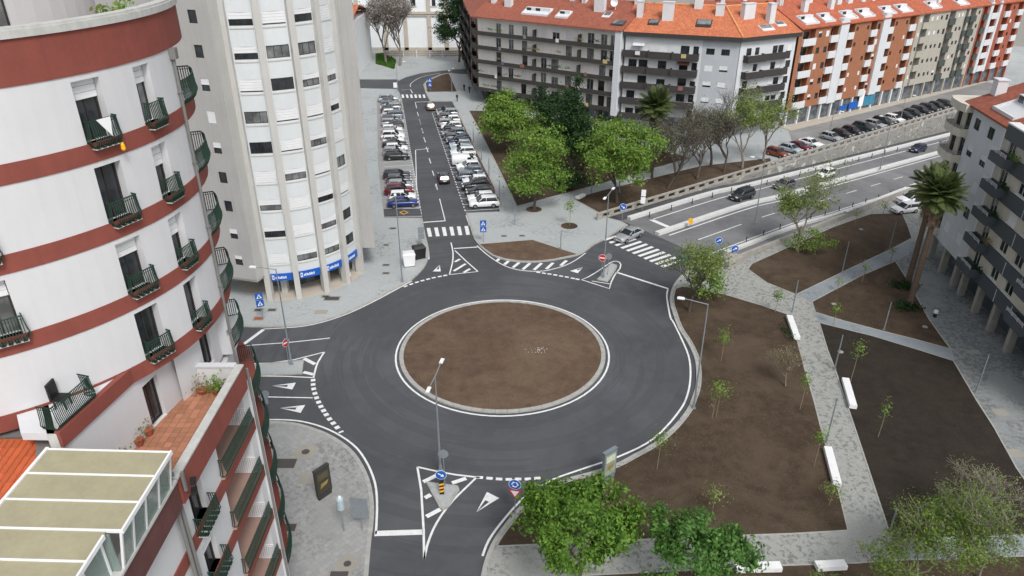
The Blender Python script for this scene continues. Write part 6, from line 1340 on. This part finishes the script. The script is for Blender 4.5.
for k, (px, py, lab) in enumerate(((906, 308, 'tuft of green weeds at the foot of the nearer tall palm'), (904, 287, 'tuft of green weeds at the foot of the farther tall palm'))):
    q = W(px, py, .14); t = thing('weed_tuft', lab, 'plant', tuple(q)); C = np.array([[q.x+rnd.gauss(0, .7), q.y+rnd.gauss(0, .5), .2+abs(rnd.gauss(0, .25))] for _ in range(500)]); leaf_obj('foliage', C, .3, M['lf_dk'], t, k, .6)

# ------------------------------------------------------------------ street furniture
def lamp(label, base, top, arms, z=PZ, name='street_lamp', head=(.62, .26, .1), r=.09, h=None):
    q = W(*base, z); h = h or post_height(base, top, z); t = thing(name, label, 'street lamp', tuple(q))
    b = MB(); b.tube([q, q+Vector((0, 0, .5)), q+Vector((0, 0, .52)), q+Vector((0, 0, h))], [r*1.5, r*1.4, r, r*.55], 8); b.lathe((q.x, q.y, q.z), [(.22, 0), (.22, .04), (.1, .05)], 8); b.obj('pole', M['steel'], t)
    for dx, dy, dz in arms:
        e = q+Vector((dx, dy, h+dz)); b = MB(); b.tube([q+Vector((0, 0, h-.05)), e], [.045, .035], 6); o = b.obj('arm', M['steel'], t); L_ = math.hypot(dx, dy) or 1
        b = MB(); c = e+Vector((dx/L_*.25, dy/L_*.25, -.02)); a = math.atan2(dy, dx); b.box(tuple(c), head, a); b.box((c.x, c.y, c.z+.07), (head[0]*.7, head[1]*.8, .05), a); b.obj('lamp_head', M['signw'], t)
    return t
lamp('tall grey street lamp with left arm at the east kerb of the roundabout', (693.5, 408), (710.5, 304), [(-1.9, .5, .25)], PZ)
lamp('double headed street lamp on the south traffic island', (440.5, 470), (436.5, 376), [(.3, 1.6, .12), (-.25, -1.6, .12)], .14)
lamp('street lamp with left arm on the west traffic island', (291.5, 364), (280, 269), [(-1.9, .2, .1)], .14)
lamp('double headed street lamp on the north east traffic island', (603.3, 277), (609, 194), [(.6, 1.3, .12), (-.5, -1.2, .05)], .14)
lamp('slim street lamp on the pavement beside the white container', (402.3, 281.5), (396.5, 201), [(-.3, 1.5, .1)], PZ)
lamp('street lamp on the median with its arm over the far lane, nearer', (755, 222), (757, 186), [(-1.2, .9, .05)], .35, h=9)
lamp('street lamp on the median with its arm over the far lane, farther', (880, 169), (881, 148), [(-1.2, .9, .05)], -1.5, h=9)
lamp('street lamp rising through the bright round tree', (619, 192), (623, 148), [(1.5, .4, .1)], PZ)
lamp('street lamp on the pavement near the soil wedge by the church', (452, 92), (454, 70), [(.3, 1.2, .1), (-.3, -1.0, .1)], PZ)
lamp('street lamp at the corner of the square left of the upper crossing', (398, 91), (396.5, 62), [(1.6, .1, .1)], PZ)
lamp('left street lamp between the orange block and parked cars', (829, 136), (832, 111), [(1.0, -.6, .1)], .13)
lamp('right street lamp between the orange block and parked cars', (900, 121.5), (906, 95), [(1.0, -.6, .1)], .13)
for k, (bx, by, tx, ty, lab) in enumerate([(842, 272.5, 850.5, 241.5, 'bare grey post at the middle of the blue grey path'), (792, 312, 799, 280, 'bare grey post at the path fork'), (889, 250, 895, 221, 'bare grey post at the far end of the blue grey path'), (884, 329.5, 892.5, 302, 'bare grey post on the narrow east path'), (834.7, 369, 843, 335, 'bare grey post behind the second white bench'), (826, 443, 837, 398, 'bare grey post at the head of the long lower bench'), (975.6, 392.7, 988.7, 355, 'bare grey post on the right hand pavement'), (889.8, 531, 896, 509, 'bare grey post at the bottom right path corner'),
        (560.6, 249, 561, 230, 'bare grey post at the edge of the wedge soil bed'), (515, 224.5, 515, 207, 'bare grey post at the soil corner of the plaza'), (499.5, 199.5, 499.5, 180, 'bare grey post beside the nearest parked SUV'), (489, 177, 489, 158, 'bare grey post second along the parking pavement'), (481.5, 160, 481.5, 143, 'bare grey post third along the parking pavement'), (473.5, 143, 473.5, 128, 'bare grey post fourth along the parking pavement'), (591.5, 193.5, 591.5, 178, 'bare grey post by the white bench on the plaza path')]):
    q = W(bx, by, PZ); h = post_height((bx, by), (tx, ty), PZ); t = thing('lamp_post', lab, 'post', tuple(q), group='bare lamp posts without heads')
    b = MB(); b.tube([q, q+Vector((0, 0, h))], [.075, .05], 7); b.obj('pole', M['steel'], t); b = MB(); b.lathe((q.x, q.y, q.z), [(.16, 0), (.16, .03), (.08, .05)], 8); b.obj('base_plate', M['steel2'], t)
def disc(b, c, r, n, th, shape=28, rot=0, mi=0, squash=1.0):
    """upright plate facing n (2-D)"""
    n = Vector((n[0], n[1], 0)).normalized(); u = Vector((-n.y, n.x, 0)); vs = []
    for s in (-th/2, th/2):
        for k in range(shape): a = 6.28318*k/shape+rot; vs.append(Vector(c)+u*r*math.cos(a)+Vector((0, 0, r*squash*math.sin(a)))+n*s)
    b.add(vs, [tuple(range(shape))[::-1], tuple(range(shape, 2*shape))]+[(k, (k+1) % shape, shape+(k+1) % shape, shape+k) for k in range(shape)], mi)
def shape2(b, c, n, pts, off, th=.006):
    n = Vector((n[0], n[1], 0)).normalized(); u = Vector((-n.y, n.x, 0)); P = [Vector(c)+u*x+Vector((0, 0, y))+n*off for x, y in pts]; Q = [p+n*th for p in P]; k = len(P)
    b.add(P+Q, [tuple(range(k))[::-1], tuple(range(k, 2*k))]+[(i, (i+1) % k, k+(i+1) % k, k+i) for i in range(k)])
def sign(label, base, plates, h, z=PZ, r=.035, name='road_sign'):
    """plates: (kind, height, size, facing)"""
    q = W(*base, z); t = thing(name, label, 'road sign', tuple(q)); b = MB(); b.tube([q, q+Vector((0, 0, h))], r, 7); b.obj('post', M['steel'], t)
    for kind, zz_, s, fc in plates:
        n = Vector((fc[0], fc[1], 0)).normalized(); c = q+Vector((0, 0, zz_))+n*.06; b = MB()
        if kind in ('ped', 'panel', 'info', 'backsq'):
            hw, hh = (s/2, s/2) if kind in ('ped', 'backsq') else (s/2, s*.75); shape2(b, c, n, [(-hw, -hh), (hw, -hh), (hw, hh), (-hw, hh)], 0, .02)
            o = b.obj('sign_plate', M[{'ped': 'blue', 'backsq': 'steel', 'panel': 'steel', 'info': 'signw'}[kind]], t)
            if kind == 'ped':
                b = MB(); shape2(b, c, n, [(-.36*s, -.3*s), (.36*s, -.3*s), (0, .36*s)], .021); o2 = b.obj('symbol', M['signw'], o)
                b = MB(); shape2(b, c, n, [(-.14*s, -.26*s), (-.05*s, -.26*s), (0, -.1*s), (.05*s, -.26*s), (.14*s, -.26*s), (.05*s, .02*s), (.1*s, -.08*s), (.03*s, .1*s), (.03*s, .17*s), (-.03*s, .17*s), (-.03*s, .1*s), (-.1*s, -.08*s), (-.05*s, .02*s)], .029); b.obj('figure', M['black'], o)
        elif kind == 'yield':
            shape2(b, c, n, [(0, -.55*s), (.58*s, .42*s), (-.58*s, .42*s)], 0, .02); o = b.obj('sign_plate', M['red'], t); b = MB(); shape2(b, c, n, [(0, -.32*s), (.36*s, .29*s), (-.36*s, .29*s)], .021); b.obj('symbol', M['signw'], o)
        else:
            disc(b, c, s/2, n, .02); o = b.obj('sign_plate', M[{'arrow': 'blue', 'ring': 'blue', 'noentry': 'red', 'back': 'steel', 'left': 'blue'}[kind]], t)
            if kind != 'back':
                b = MB(); disc(b, c-n*.003, s/2*1.07, n, .018); b.obj('rim', M['signw'], o)
            b = MB()
            if kind == 'noentry': shape2(b, c, n, [(-.38*s, -.09*s), (.38*s, -.09*s), (.38*s, .09*s), (-.38*s, .09*s)], .011); b.obj('symbol', M['signw'], o)
            if kind in ('arrow', 'left'):
                a = -.6 if kind == 'arrow' else .5; R2 = lambda x, y: (x*math.cos(a)-y*math.sin(a), x*math.sin(a)+y*math.cos(a)); sg = -1 if False else 1
                shape2(b, c, n, [R2(sg*x*s, y*s) for x, y in ((-.34, -.05), (.08, -.05), (.08, -.2), (.36, 0), (.08, .2), (.08, .05), (-.34, .05))], .011); b.obj('symbol', M['signw'], o)
            if kind == 'ring':
                for k in range(3):
                    a0 = k*2.094; pts = [(.3*s*math.cos(a0+j*.22), .3*s*math.sin(a0+j*.22)) for j in range(7)]+[(.2*s*math.cos(a0+j*.22), .2*s*math.sin(a0+j*.22)) for j in range(6, -1, -1)]
                    shape2(b, c, n, pts, .011); a1 = a0-.02; shape2(b, c, n, [(.37*s*math.cos(a0), .37*s*math.sin(a0)), (.25*s*math.cos(a0-.5), .25*s*math.sin(a0-.5)), (.13*s*math.cos(a0), .13*s*math.sin(a0))], .0125)
                b.obj('symbol', M['signw'], o)
    return t
CAMD = (0, -1)
sign('pair of blue pedestrian crossing signs on the tower pavement', (263, 320), [('ped', 2.9, .8, (.5, -1)), ('ped', 2.05, .8, (.5, -1))], 3.3)
sign('stacked blue pedestrian crossing signs at the plaza kerb', (483.5, 242.5), [('ped', 2.75, .8, CAMD), ('ped', 1.9, .8, CAMD)], 3.2)
sign('blue pedestrian signs in the soil wedge near the church', (430.3, 92), [('ped', 2.7, .9, CAMD), ('ped', 1.7, .9, CAMD)], 3.2)
sign('pair of signs seen from behind beside the dark container', (421.8, 246), [('backsq', 2.3, .8, (.3, -1)), ('backsq', 1.4, .8, (.3, -1))], 2.7)
sign('red no entry sign on the west traffic island', (289, 363.5), [('noentry', 2.4, .8, (.75, -.5))], 2.9, .14)
sign('round sign seen from behind at the west give way line', (269, 423), [('back', 2.9, .95, (.8, -.6)), ('backsq', 2.2, .5, (.8, -.6))], 3.3)
sign('blue arrow sign above the striped bollard on the south island', (442, 492), [('arrow', 1.75, .8, CAMD)], 1.8, .14)
sign('round sign seen from behind on the south island', (445, 486), [('back', 3.2, .8, CAMD)], 3.6, .14)
sign('blue roundabout sign over a give way triangle at the south entry', (515, 514), [('ring', 2.9, .85, (-.2, -1)), ('yield', 2.05, .85, (-.2, -1))], 3.2)
sign('red no entry sign on the north east island', (601.3, 277), [('noentry', 2.55, .85, (-.3, -1))], 3.0, .14)
sign('round sign seen from behind on the north east island', (607.5, 275), [('back', 2.5, .8, CAMD)], 2.9, .14)
sign('blue arrow sign at the start of the far carriageway', (622, 221.5), [('arrow', 2.2, .95, (-.2, -1))], 2.7)
sign('blue arrow sign at the start of the near carriageway, on the left', (717, 254), [('left', 1.9, .9, CAMD)], 2.3, 0)
sign('blue arrow sign at the start of the near carriageway, on the right', (733, 261), [('left', 1.7, .9, CAMD)], 2.1, 0)
sign('blue pedestrian crossing sign hidden in the crossing tree', (680, 274), [('ped', 2.1, .9, CAMD)], 2.6)
sign('white double information panel behind the balustrade', (642, 212.5), [('info', 3.0, .65, (-.2, -1)), ('info', 1.9, .65, (-.2, -1))], 3.3)
sign('pale blue grey panel seen from behind on the cobbled pavement', (362.5, 530.5), [('panel', 2.2, 1.25, (-.1, -1))], 3.0)
q = W(690, 226, .4); t = thing('marker_sign', 'yellow marker on the nose of the median', 'road sign', tuple(q)); b = MB(); b.tube([q, q+Vector((0, 0, .5))], .05, 6); b.obj('post', M['steel'], t); b = MB(); b.prism([(q.x-.3, q.y-.1), (q.x+.3, q.y-.1), (q.x+.2, q.y+.2), (q.x-.2, q.y+.2)], .75, 1.45); b.obj('marker_body', M['yellow'], t)
q = W(442, 493.5, .14); t = thing('bollard', 'yellow and black striped bollard on the south traffic island', 'bollard', tuple(q)); b = MB()
for k in range(7): b.hexa([(q.x-.17, q.y-.1, .14+k*.17), (q.x+.17, q.y-.1, .14+k*.17+.1*(k > 0)), (q.x+.17, q.y+.1, .14+k*.17+.1*(k > 0)), (q.x-.17, q.y+.1, .14+k*.17)], [(q.x-.17, q.y-.1, .14+(k+1)*.17), (q.x+.17, q.y-.1, .24+(k+1)*.17), (q.x+.17, q.y+.1, .24+(k+1)*.17), (q.x-.17, q.y+.1, .14+(k+1)*.17)], k % 2)
b.obj('bollard_body', [M['black'], M['yellow']], t)
# advertising panels
def totem(label, base, n, w=1.3, h=2.7, frame='steel2', art=(70, 58, 40), d=.26):
    q = W(*base, PZ); n = Vector((*n, 0)).normalized(); u = Vector((-n.y, n.x, 0)); t = thing('advertising_panel', label, 'advertising panel', tuple(q)); a = math.atan2(u.y, u.x)
    b = MB(); b.box((q.x, q.y, PZ+.18), (w*.92, d*.8, .36), a); b.box((q.x, q.y, PZ+.36+(h-.36)/2), (w, d, h-.36), a); b.box((q.x, q.y, PZ+h+.04), (w+.06, d+.05, .09), a); b.obj('case', M[frame], t)
    b = MB(); c = Vector((q.x, q.y, PZ+h/2+.2)); shape2(b, c, n, [(-w*.43, -h*.36), (w*.43, -h*.36), (w*.43, h*.36), (-w*.43, h*.36)], d/2+.004, .01); o = b.obj('poster', mat('poster_%d' % art[0], srgb(*art), .35, .45, 1.2), t)
    b = MB(); shape2(b, c, n, [(-w*.36, h*.08), (w*.36, h*.08), (w*.36, h*.3), (-w*.36, h*.3)], d/2+.016, .004); b.obj('picture', mat('poster_pic_%d' % art[0], mul(srgb(*art), 1.9), .35, .5, 2.5), o)
    b = MB(); shape2(b, c, n, [(-w*.3, -h*.2), (w*.2, -h*.14), (w*.32, -h*.02), (-w*.2, -h*.04)], d/2+.016, .004); b.obj('picture', mat('poster_pic2_%d' % art[0], srgb(150, 128, 78), .35, .3, 3.0), o)
totem('dark backed advertising panel on the cobbled pavement', (325, 496), (.75, -.6), frame='fascia', art=(62, 58, 44))
totem('grey advertising panel with pale poster at the soil edge by the kerb', (608, 479), (.62, -.78), art=(150, 158, 140), h=2.8)
# parking totem on the cobbles
q = W(344.2, 531, PZ); t = thing('post_lantern', 'slim post with pale cylindrical head on the cobbled pavement', 'post', tuple(q)); b = MB(); b.tube([q, q+Vector((0, 0, 2.2))], .06, 8); b.obj('pole', M['steel'], t)
b = MB(); b.lathe((q.x, q.y, q.z), [(.12, 2.1), (.27, 2.15), (.27, 3.05), (.22, 3.12), (.12, 3.14)], 14); b.obj('head', mat('lantern_grey', srgb(168, 184, 190), .5, .05), t); b = MB(); b.lathe((q.x, q.y, q.z+3.13), [(.12, 0), (.1, .14)], 10); b.obj('cap', M['signw'], t)
# benches: white concrete beams on recessed plinth
def bench(label, a, c, w=.62, h=.5):
    A_, C_ = W(*a, PZ), W(*c, PZ); d = (C_-A_); L_ = d.length; m_ = (A_+C_)/2; an = math.atan2(d.y, d.x); t = thing('bench', label, 'bench', (m_.x, m_.y, PZ), an, 'white concrete benches')
    bb = MB(); bb.box((0, 0, .07), (L_-.3, w-.2, .14)); o = inst('plinth', bb.mesh('plinth', M['conc']), t, rel=True)
    bb = MB(); bb.hexa([(-L_/2, -w/2, .14), (L_/2, -w/2, .14), (L_/2, w/2, .14), (-L_/2, w/2, .14)], [(-L_/2, -w/2, h), (L_/2, -w/2, h), (L_/2, w/2, h), (-L_/2, w/2, h)]); inst('seat', bb.mesh('seat', M['bench']), t, rel=True)
for a in [('white bench with ivy at the path fork', (788.8, 319), (796.5, 341)), ('white bench right of the diagonal path', (844.5, 382), (852.5, 410)), ('white bench left of the diagonal path', (826.8, 451), (836.3, 487.5)), ('white bench at the bottom, left of the pair on the path', (735, 571), (780, 570)), ('white bench at the bottom, right of the pair on the path', (815, 569.5), (844.5, 568)), ('white bench on the plaza path under the bright tree', (577, 199.8), (584, 196.6))]: bench(*a)
q = W(790, 330, .6); t = thing('ivy', 'green ivy climbing over the white bench at the path fork', 'plant', (q.x-.5, q.y, PZ)); C = np.array([[q.x-.3+rnd.gauss(0, .2), q.y+rnd.gauss(0, .9), .35+rnd.gauss(0, .2)] for _ in range(110)]); C[:, 2] = np.clip(C[:, 2], .15, .8); leaf_obj('foliage', C, .24, M['lf_dk'], t, 3)
# waste containers
def container(label, c, rz, m1, m2, w=1.35, d=1.1, h=1.35):
    q = W(*c, PZ); t = thing('waste_container', label, 'bin', tuple(q), rz); b = MB(); b.hexa([(-w*.42, -d*.42, .12), (w*.42, -d*.42, .12), (w*.42, d*.42, .12), (-w*.42, d*.42, .12)], [(-w/2, -d/2, h), (w/2, -d/2, h), (w/2, d/2, h), (-w/2, d/2, h)]); inst('bin_body', b.mesh('bin_body', m1), t, rel=True)
    b = MB(); b.hexa([(-w*.53, -d*.54, h), (w*.53, -d*.54, h), (w*.53, d*.54, h), (-w*.53, d*.54, h)], [(-w*.45, -d*.3, h+.2), (w*.45, -d*.3, h+.2), (w*.45, d*.45, h+.2), (-w*.45, d*.45, h+.2)]); inst('lid', b.mesh('lid', m2), t, rel=True)
    for x in (-.4, .4):
        for y in (-.35, .35): b = MB(); b.box((x*w, y*d, .06), (.08, .14, .12)); inst('wheel', b.mesh('wheel', M['tyre']), t, rel=True)
container('white waste container on the kerb by the north street', (409.3, 265.5), .25, M['bench'], M['frame_wh'], 1.5, 1.2, 1.6); container('dark waste container behind the white one', (419.5, 258), .45, M['black'], M['fascia'], 1.5, 1.2, 1.5)
q = W(350, 281.5, PZ); t = thing('hydrant', 'red hydrant with white top outside the tower columns', 'hydrant', tuple(q)); b = MB(); b.lathe(tuple(q), [(.2, 0), (.2, .06), (.14, .1), (.14, .7), (.17, .72)], 10); b.obj('barrel', M['red'], t); b = MB(); b.lathe((q.x, q.y, q.z+.72), [(.17, 0), (.17, .35), (.08, .5)], 10); b.obj('cap', M['signw'], t)
q = W(934.5, 317, PZ); t = thing('litter_bin', 'small white topped post bin at the right bed edge', 'bin', tuple(q)); b = MB(); b.lathe(tuple(q), [(.18, 0), (.18, .5)], 10); b.obj('bin_body', M['black'], t); b = MB(); b.lathe((q.x, q.y, q.z+.5), [(.22, 0), (.22, .3), (.1, .36)], 10); b.obj('cap', M['signw'], t)
# soil inspection covers standing proud in the beds
for k, (px, py, lab) in enumerate(((840.5, 352, 'round pale pipe cap behind the second bench'), (834, 304.3, 'round pale pipe cap near the narrow path corner'), (861, 229.5, 'round pale pipe cap by the paved patch near the wall'), (925, 327, 'flat pale stone slab in the bed near the palms'))):
    q = W(px, py, .14); tag(MB().lathe(tuple(q), [(.28, -.02), (.28, .06), (.2, .09)], 14).obj('pipe_cap', M['manh_c']), lab, 'cap')
# people
def person(label, base, rz, top, bottom, stride=.12):
    q = W(*base, PZ); t = thing('person', label, 'person', tuple(q), rz)
    J = [(0, 0, .95, .15), (0, 0, 1.2, .16), (0, 0, 1.42, .17), (0, 0, 1.52, .06), (.01, 0, 1.66, .105), (.01, 0, 1.76, .09), (.02, .1, .9, .1), (stride, .1, .48, .075), (stride*.9, .1, .06, .05), (stride*.9+.16, .1, .03, .04), (0, -.1, .9, .1), (-stride, -.1, .48, .075), (-stride*1.5, -.1, .06, .05), (-stride*1.5+.16, -.1, .03, .04), (0, .2, 1.4, .07), (-.05, .25, 1.12, .05), (.08, .24, .88, .04), (0, -.2, 1.4, .07), (.05, -.25, 1.12, .05), (.14, -.24, .9, .04)]
    E_ = [(0, 1), (1, 2), (2, 3), (3, 4), (4, 5), (0, 6), (6, 7), (7, 8), (8, 9), (0, 10), (10, 11), (11, 12), (12, 13), (2, 14), (14, 15), (15, 16), (2, 17), (17, 18), (18, 19)]
    me = bpy.data.meshes.new('person_body'); me.from_pydata([j[:3] for j in J], E_, [])
    nm = 'person_%s' % label[:14]; m, nt, bs, N, L = _nodes(nm); tc = N.new('ShaderNodeTexCoord'); sx = N.new('ShaderNodeSeparateXYZ'); L.new(tc.outputs['Object'], sx.inputs[0]); r_ = N.new('ShaderNodeValToRGB'); r_.color_ramp.interpolation = 'CONSTANT'
    e = r_.color_ramp.elements; e[0].color = (*srgb(*bottom), 1); e[1].position = .5; e[1].color = (*srgb(*top), 1); x_ = e.new(.845); x_.color = (*srgb(196, 150, 124), 1); x_ = e.new(.93); x_.color = (*srgb(46, 36, 30), 1); L.new(_scale(nt, sx.outputs[2], .55), r_.inputs[0]); L.new(r_.outputs[0], bs.inputs['Base Color']); bs.inputs['Roughness'].default_value = .8
    me.materials.append(m); o = inst('body', me, t, rel=True); sk = o.modifiers.new('skin', 'SKIN'); sv = me.skin_vertices[0].data if me.skin_vertices else None
    if sv is None: me.attributes; 
    for i, j in enumerate(J): 
        me.skin_vertices[0].data[i].radius = (j[3], j[3]); me.skin_vertices[0].data[i].use_root = (i == 0)
    su = o.modifiers.new('subsurf', 'SUBSURF'); su.levels = su.render_levels = 1
def person_safe(*a):
    person(*a)
for a in (('person in dark coat walking on the square, leftmost of three', (457.2, 101.5), 1.2, (52, 54, 60), (40, 42, 50)), ('person in black walking in the middle of three by the cream block', (464.2, 91), 1.4, (34, 34, 38), (48, 46, 50)), ('person in dark jacket nearest the cream block corner', (469.6, 93.2), 1.5, (40, 40, 46), (30, 30, 34))): person_safe(*a)

# clods and stones lying on the soil
def clods(label, polys, n, z, m, smin=.05, smax=.16, seed=1):
    g_ = random.Random(seed); b = MB()
    for P in polys:
        for x, y, zz_ in scatter(P, n, z):
            s = smin+(smax-smin)*g_.random()**3; a = g_.random()*3.14; ca, sa = math.cos(a)*s/2, math.sin(a)*s/2
            b.add([(x-ca, y-sa, z-.02), (x+sa, y-ca, z-.02), (x+ca, y+sa, z-.02), (x-sa, y+ca, z-.02), (x+g_.uniform(-.3, .3)*s, y+g_.uniform(-.3, .3)*s, z+s*.5)], [(0, 1, 4), (1, 2, 4), (2, 3, 4), (3, 0, 4)])
    o = b.obj('soil_clods', m); tag(o, label, 'soil', kind='stuff')
clods('loose clods on the big soil bed', [Ws([(672, 300), (702, 370), (690, 410), (640, 455), (560, 486), (505, 540), (735, 534), (845, 529), (790, 318), (700, 292)], .14)], 5200, .145, M['soil_clod'], seed=2)
clods('loose clods on the dark right hand bed', [Ws([(822, 326), (890, 530), (1020, 532), (1012, 465), (950, 362)], .14)], 3000, .145, M['soil_dk'], seed=3)
clods('loose clods on the triangle bed and wall bed', [Ws([(815, 304), (893, 263), (945, 346)], .14), Ws([(756, 266), (868, 218), (905, 235), (797, 292)], .14)], 1500, .145, M['soil_clod'], seed=4)
g_ = random.Random(9); b = MB()
for _ in range(3200):
    a, r = g_.random()*6.283, 9.4*math.sqrt(g_.random()); s = .05+.13*g_.random()**3; x, y = RC[0]+r*math.cos(a), RC[1]+r*math.sin(a); z = float(np.interp(r, rr[::-1], zz[::-1]))
    b.add([(x-s/2, y, z-.04), (x, y-s/2, z-.04), (x+s/2, y, z-.04), (x, y+s/2, z-.04), (x, y, z+s*.5)], [(0, 1, 4), (1, 2, 4), (2, 3, 4), (3, 0, 4)])
tag(b.obj('soil_clods', M['soil_clod']), 'loose clods on the round island', 'soil', kind='stuff')
# television aerials on the roofs
for rfname, F, ub, ar_, nn in (('b3', F3, 31, ar, 6), ('b4', F4, 17, ar4, 4), ('b5', F5, 38, (E5+.1, E5+4.3, 8.5, .45), 7)):
    tgt = {'b3': b3, 'b4': b4, 'b5': ob}[rfname]; rfo = [c for c in tgt.children if c.name.startswith('roof')][0]
    for k in range(nn):
        u, d = r3.uniform(1, ub), r3.uniform(4, 8); q = F(u, roof_z(*ar_, d), d); b = MB(); h = r3.uniform(1.8, 3.0)
        b.tube([q-Vector((0, 0, .3)), q+Vector((0, 0, h))], .04, 4); a = r3.random()*3; v = Vector((math.cos(a), math.sin(a), 0))
        b.tube([q+Vector((0, 0, h-.1))-v*.6, q+Vector((0, 0, h-.1))+v*.6], .025, 4)
        for j in range(5): w_ = Vector((-v.y, v.x, 0))*.28; p_ = q+Vector((0, 0, h-.1))+v*(-.5+.25*j); b.tube([p_-w_, p_+w_], .018, 3)
        b.obj('aerial', M['steel2'], rfo)
# laundry hung out on the long balconies
for k in range(12):
    u = r3.uniform(-3, 29); z = r3.choice(FL); w_ = r3.uniform(.5, 1.1); b = MB(); slab(b, F3, u, u+w_, -1.36, -1.32, z+.05, z+.78); b.obj('laundry', mat('laundry_%d' % (k % 5), srgb(*[(210, 210, 214), (138, 92, 84), (92, 106, 132), (190, 170, 120), (120, 126, 130)][k % 5]), .85, .1), b3)
for k in range(7):
    u = r3.choice([2.6, 7.2, 11.2]); z = r3.choice(FZ); b = MB(); b.hexa([F4(u-1.1, z+2.3, -.02), F4(u+1.1, z+2.3, -.02), F4(u+1.1, z+1.9, -1.0), F4(u-1.1, z+1.9, -1.0)], [F4(u-1.1, z+2.35, -.02), F4(u+1.1, z+2.35, -.02), F4(u+1.1, z+1.95, -1.0), F4(u-1.1, z+1.95, -1.0)]) if k < 2 else slab(b, F4, u-.4, u+.5, -1.72, -1.68, z+.3, z+1.0) if u > 9 else slab(b, F4, u-.4, u+.5, -1.36, -1.32, z+.3, z+1.0)
    b.obj('awning' if k < 2 else 'laundry', mat('laundry_%d' % (k % 5), srgb(210, 210, 214)), b4)
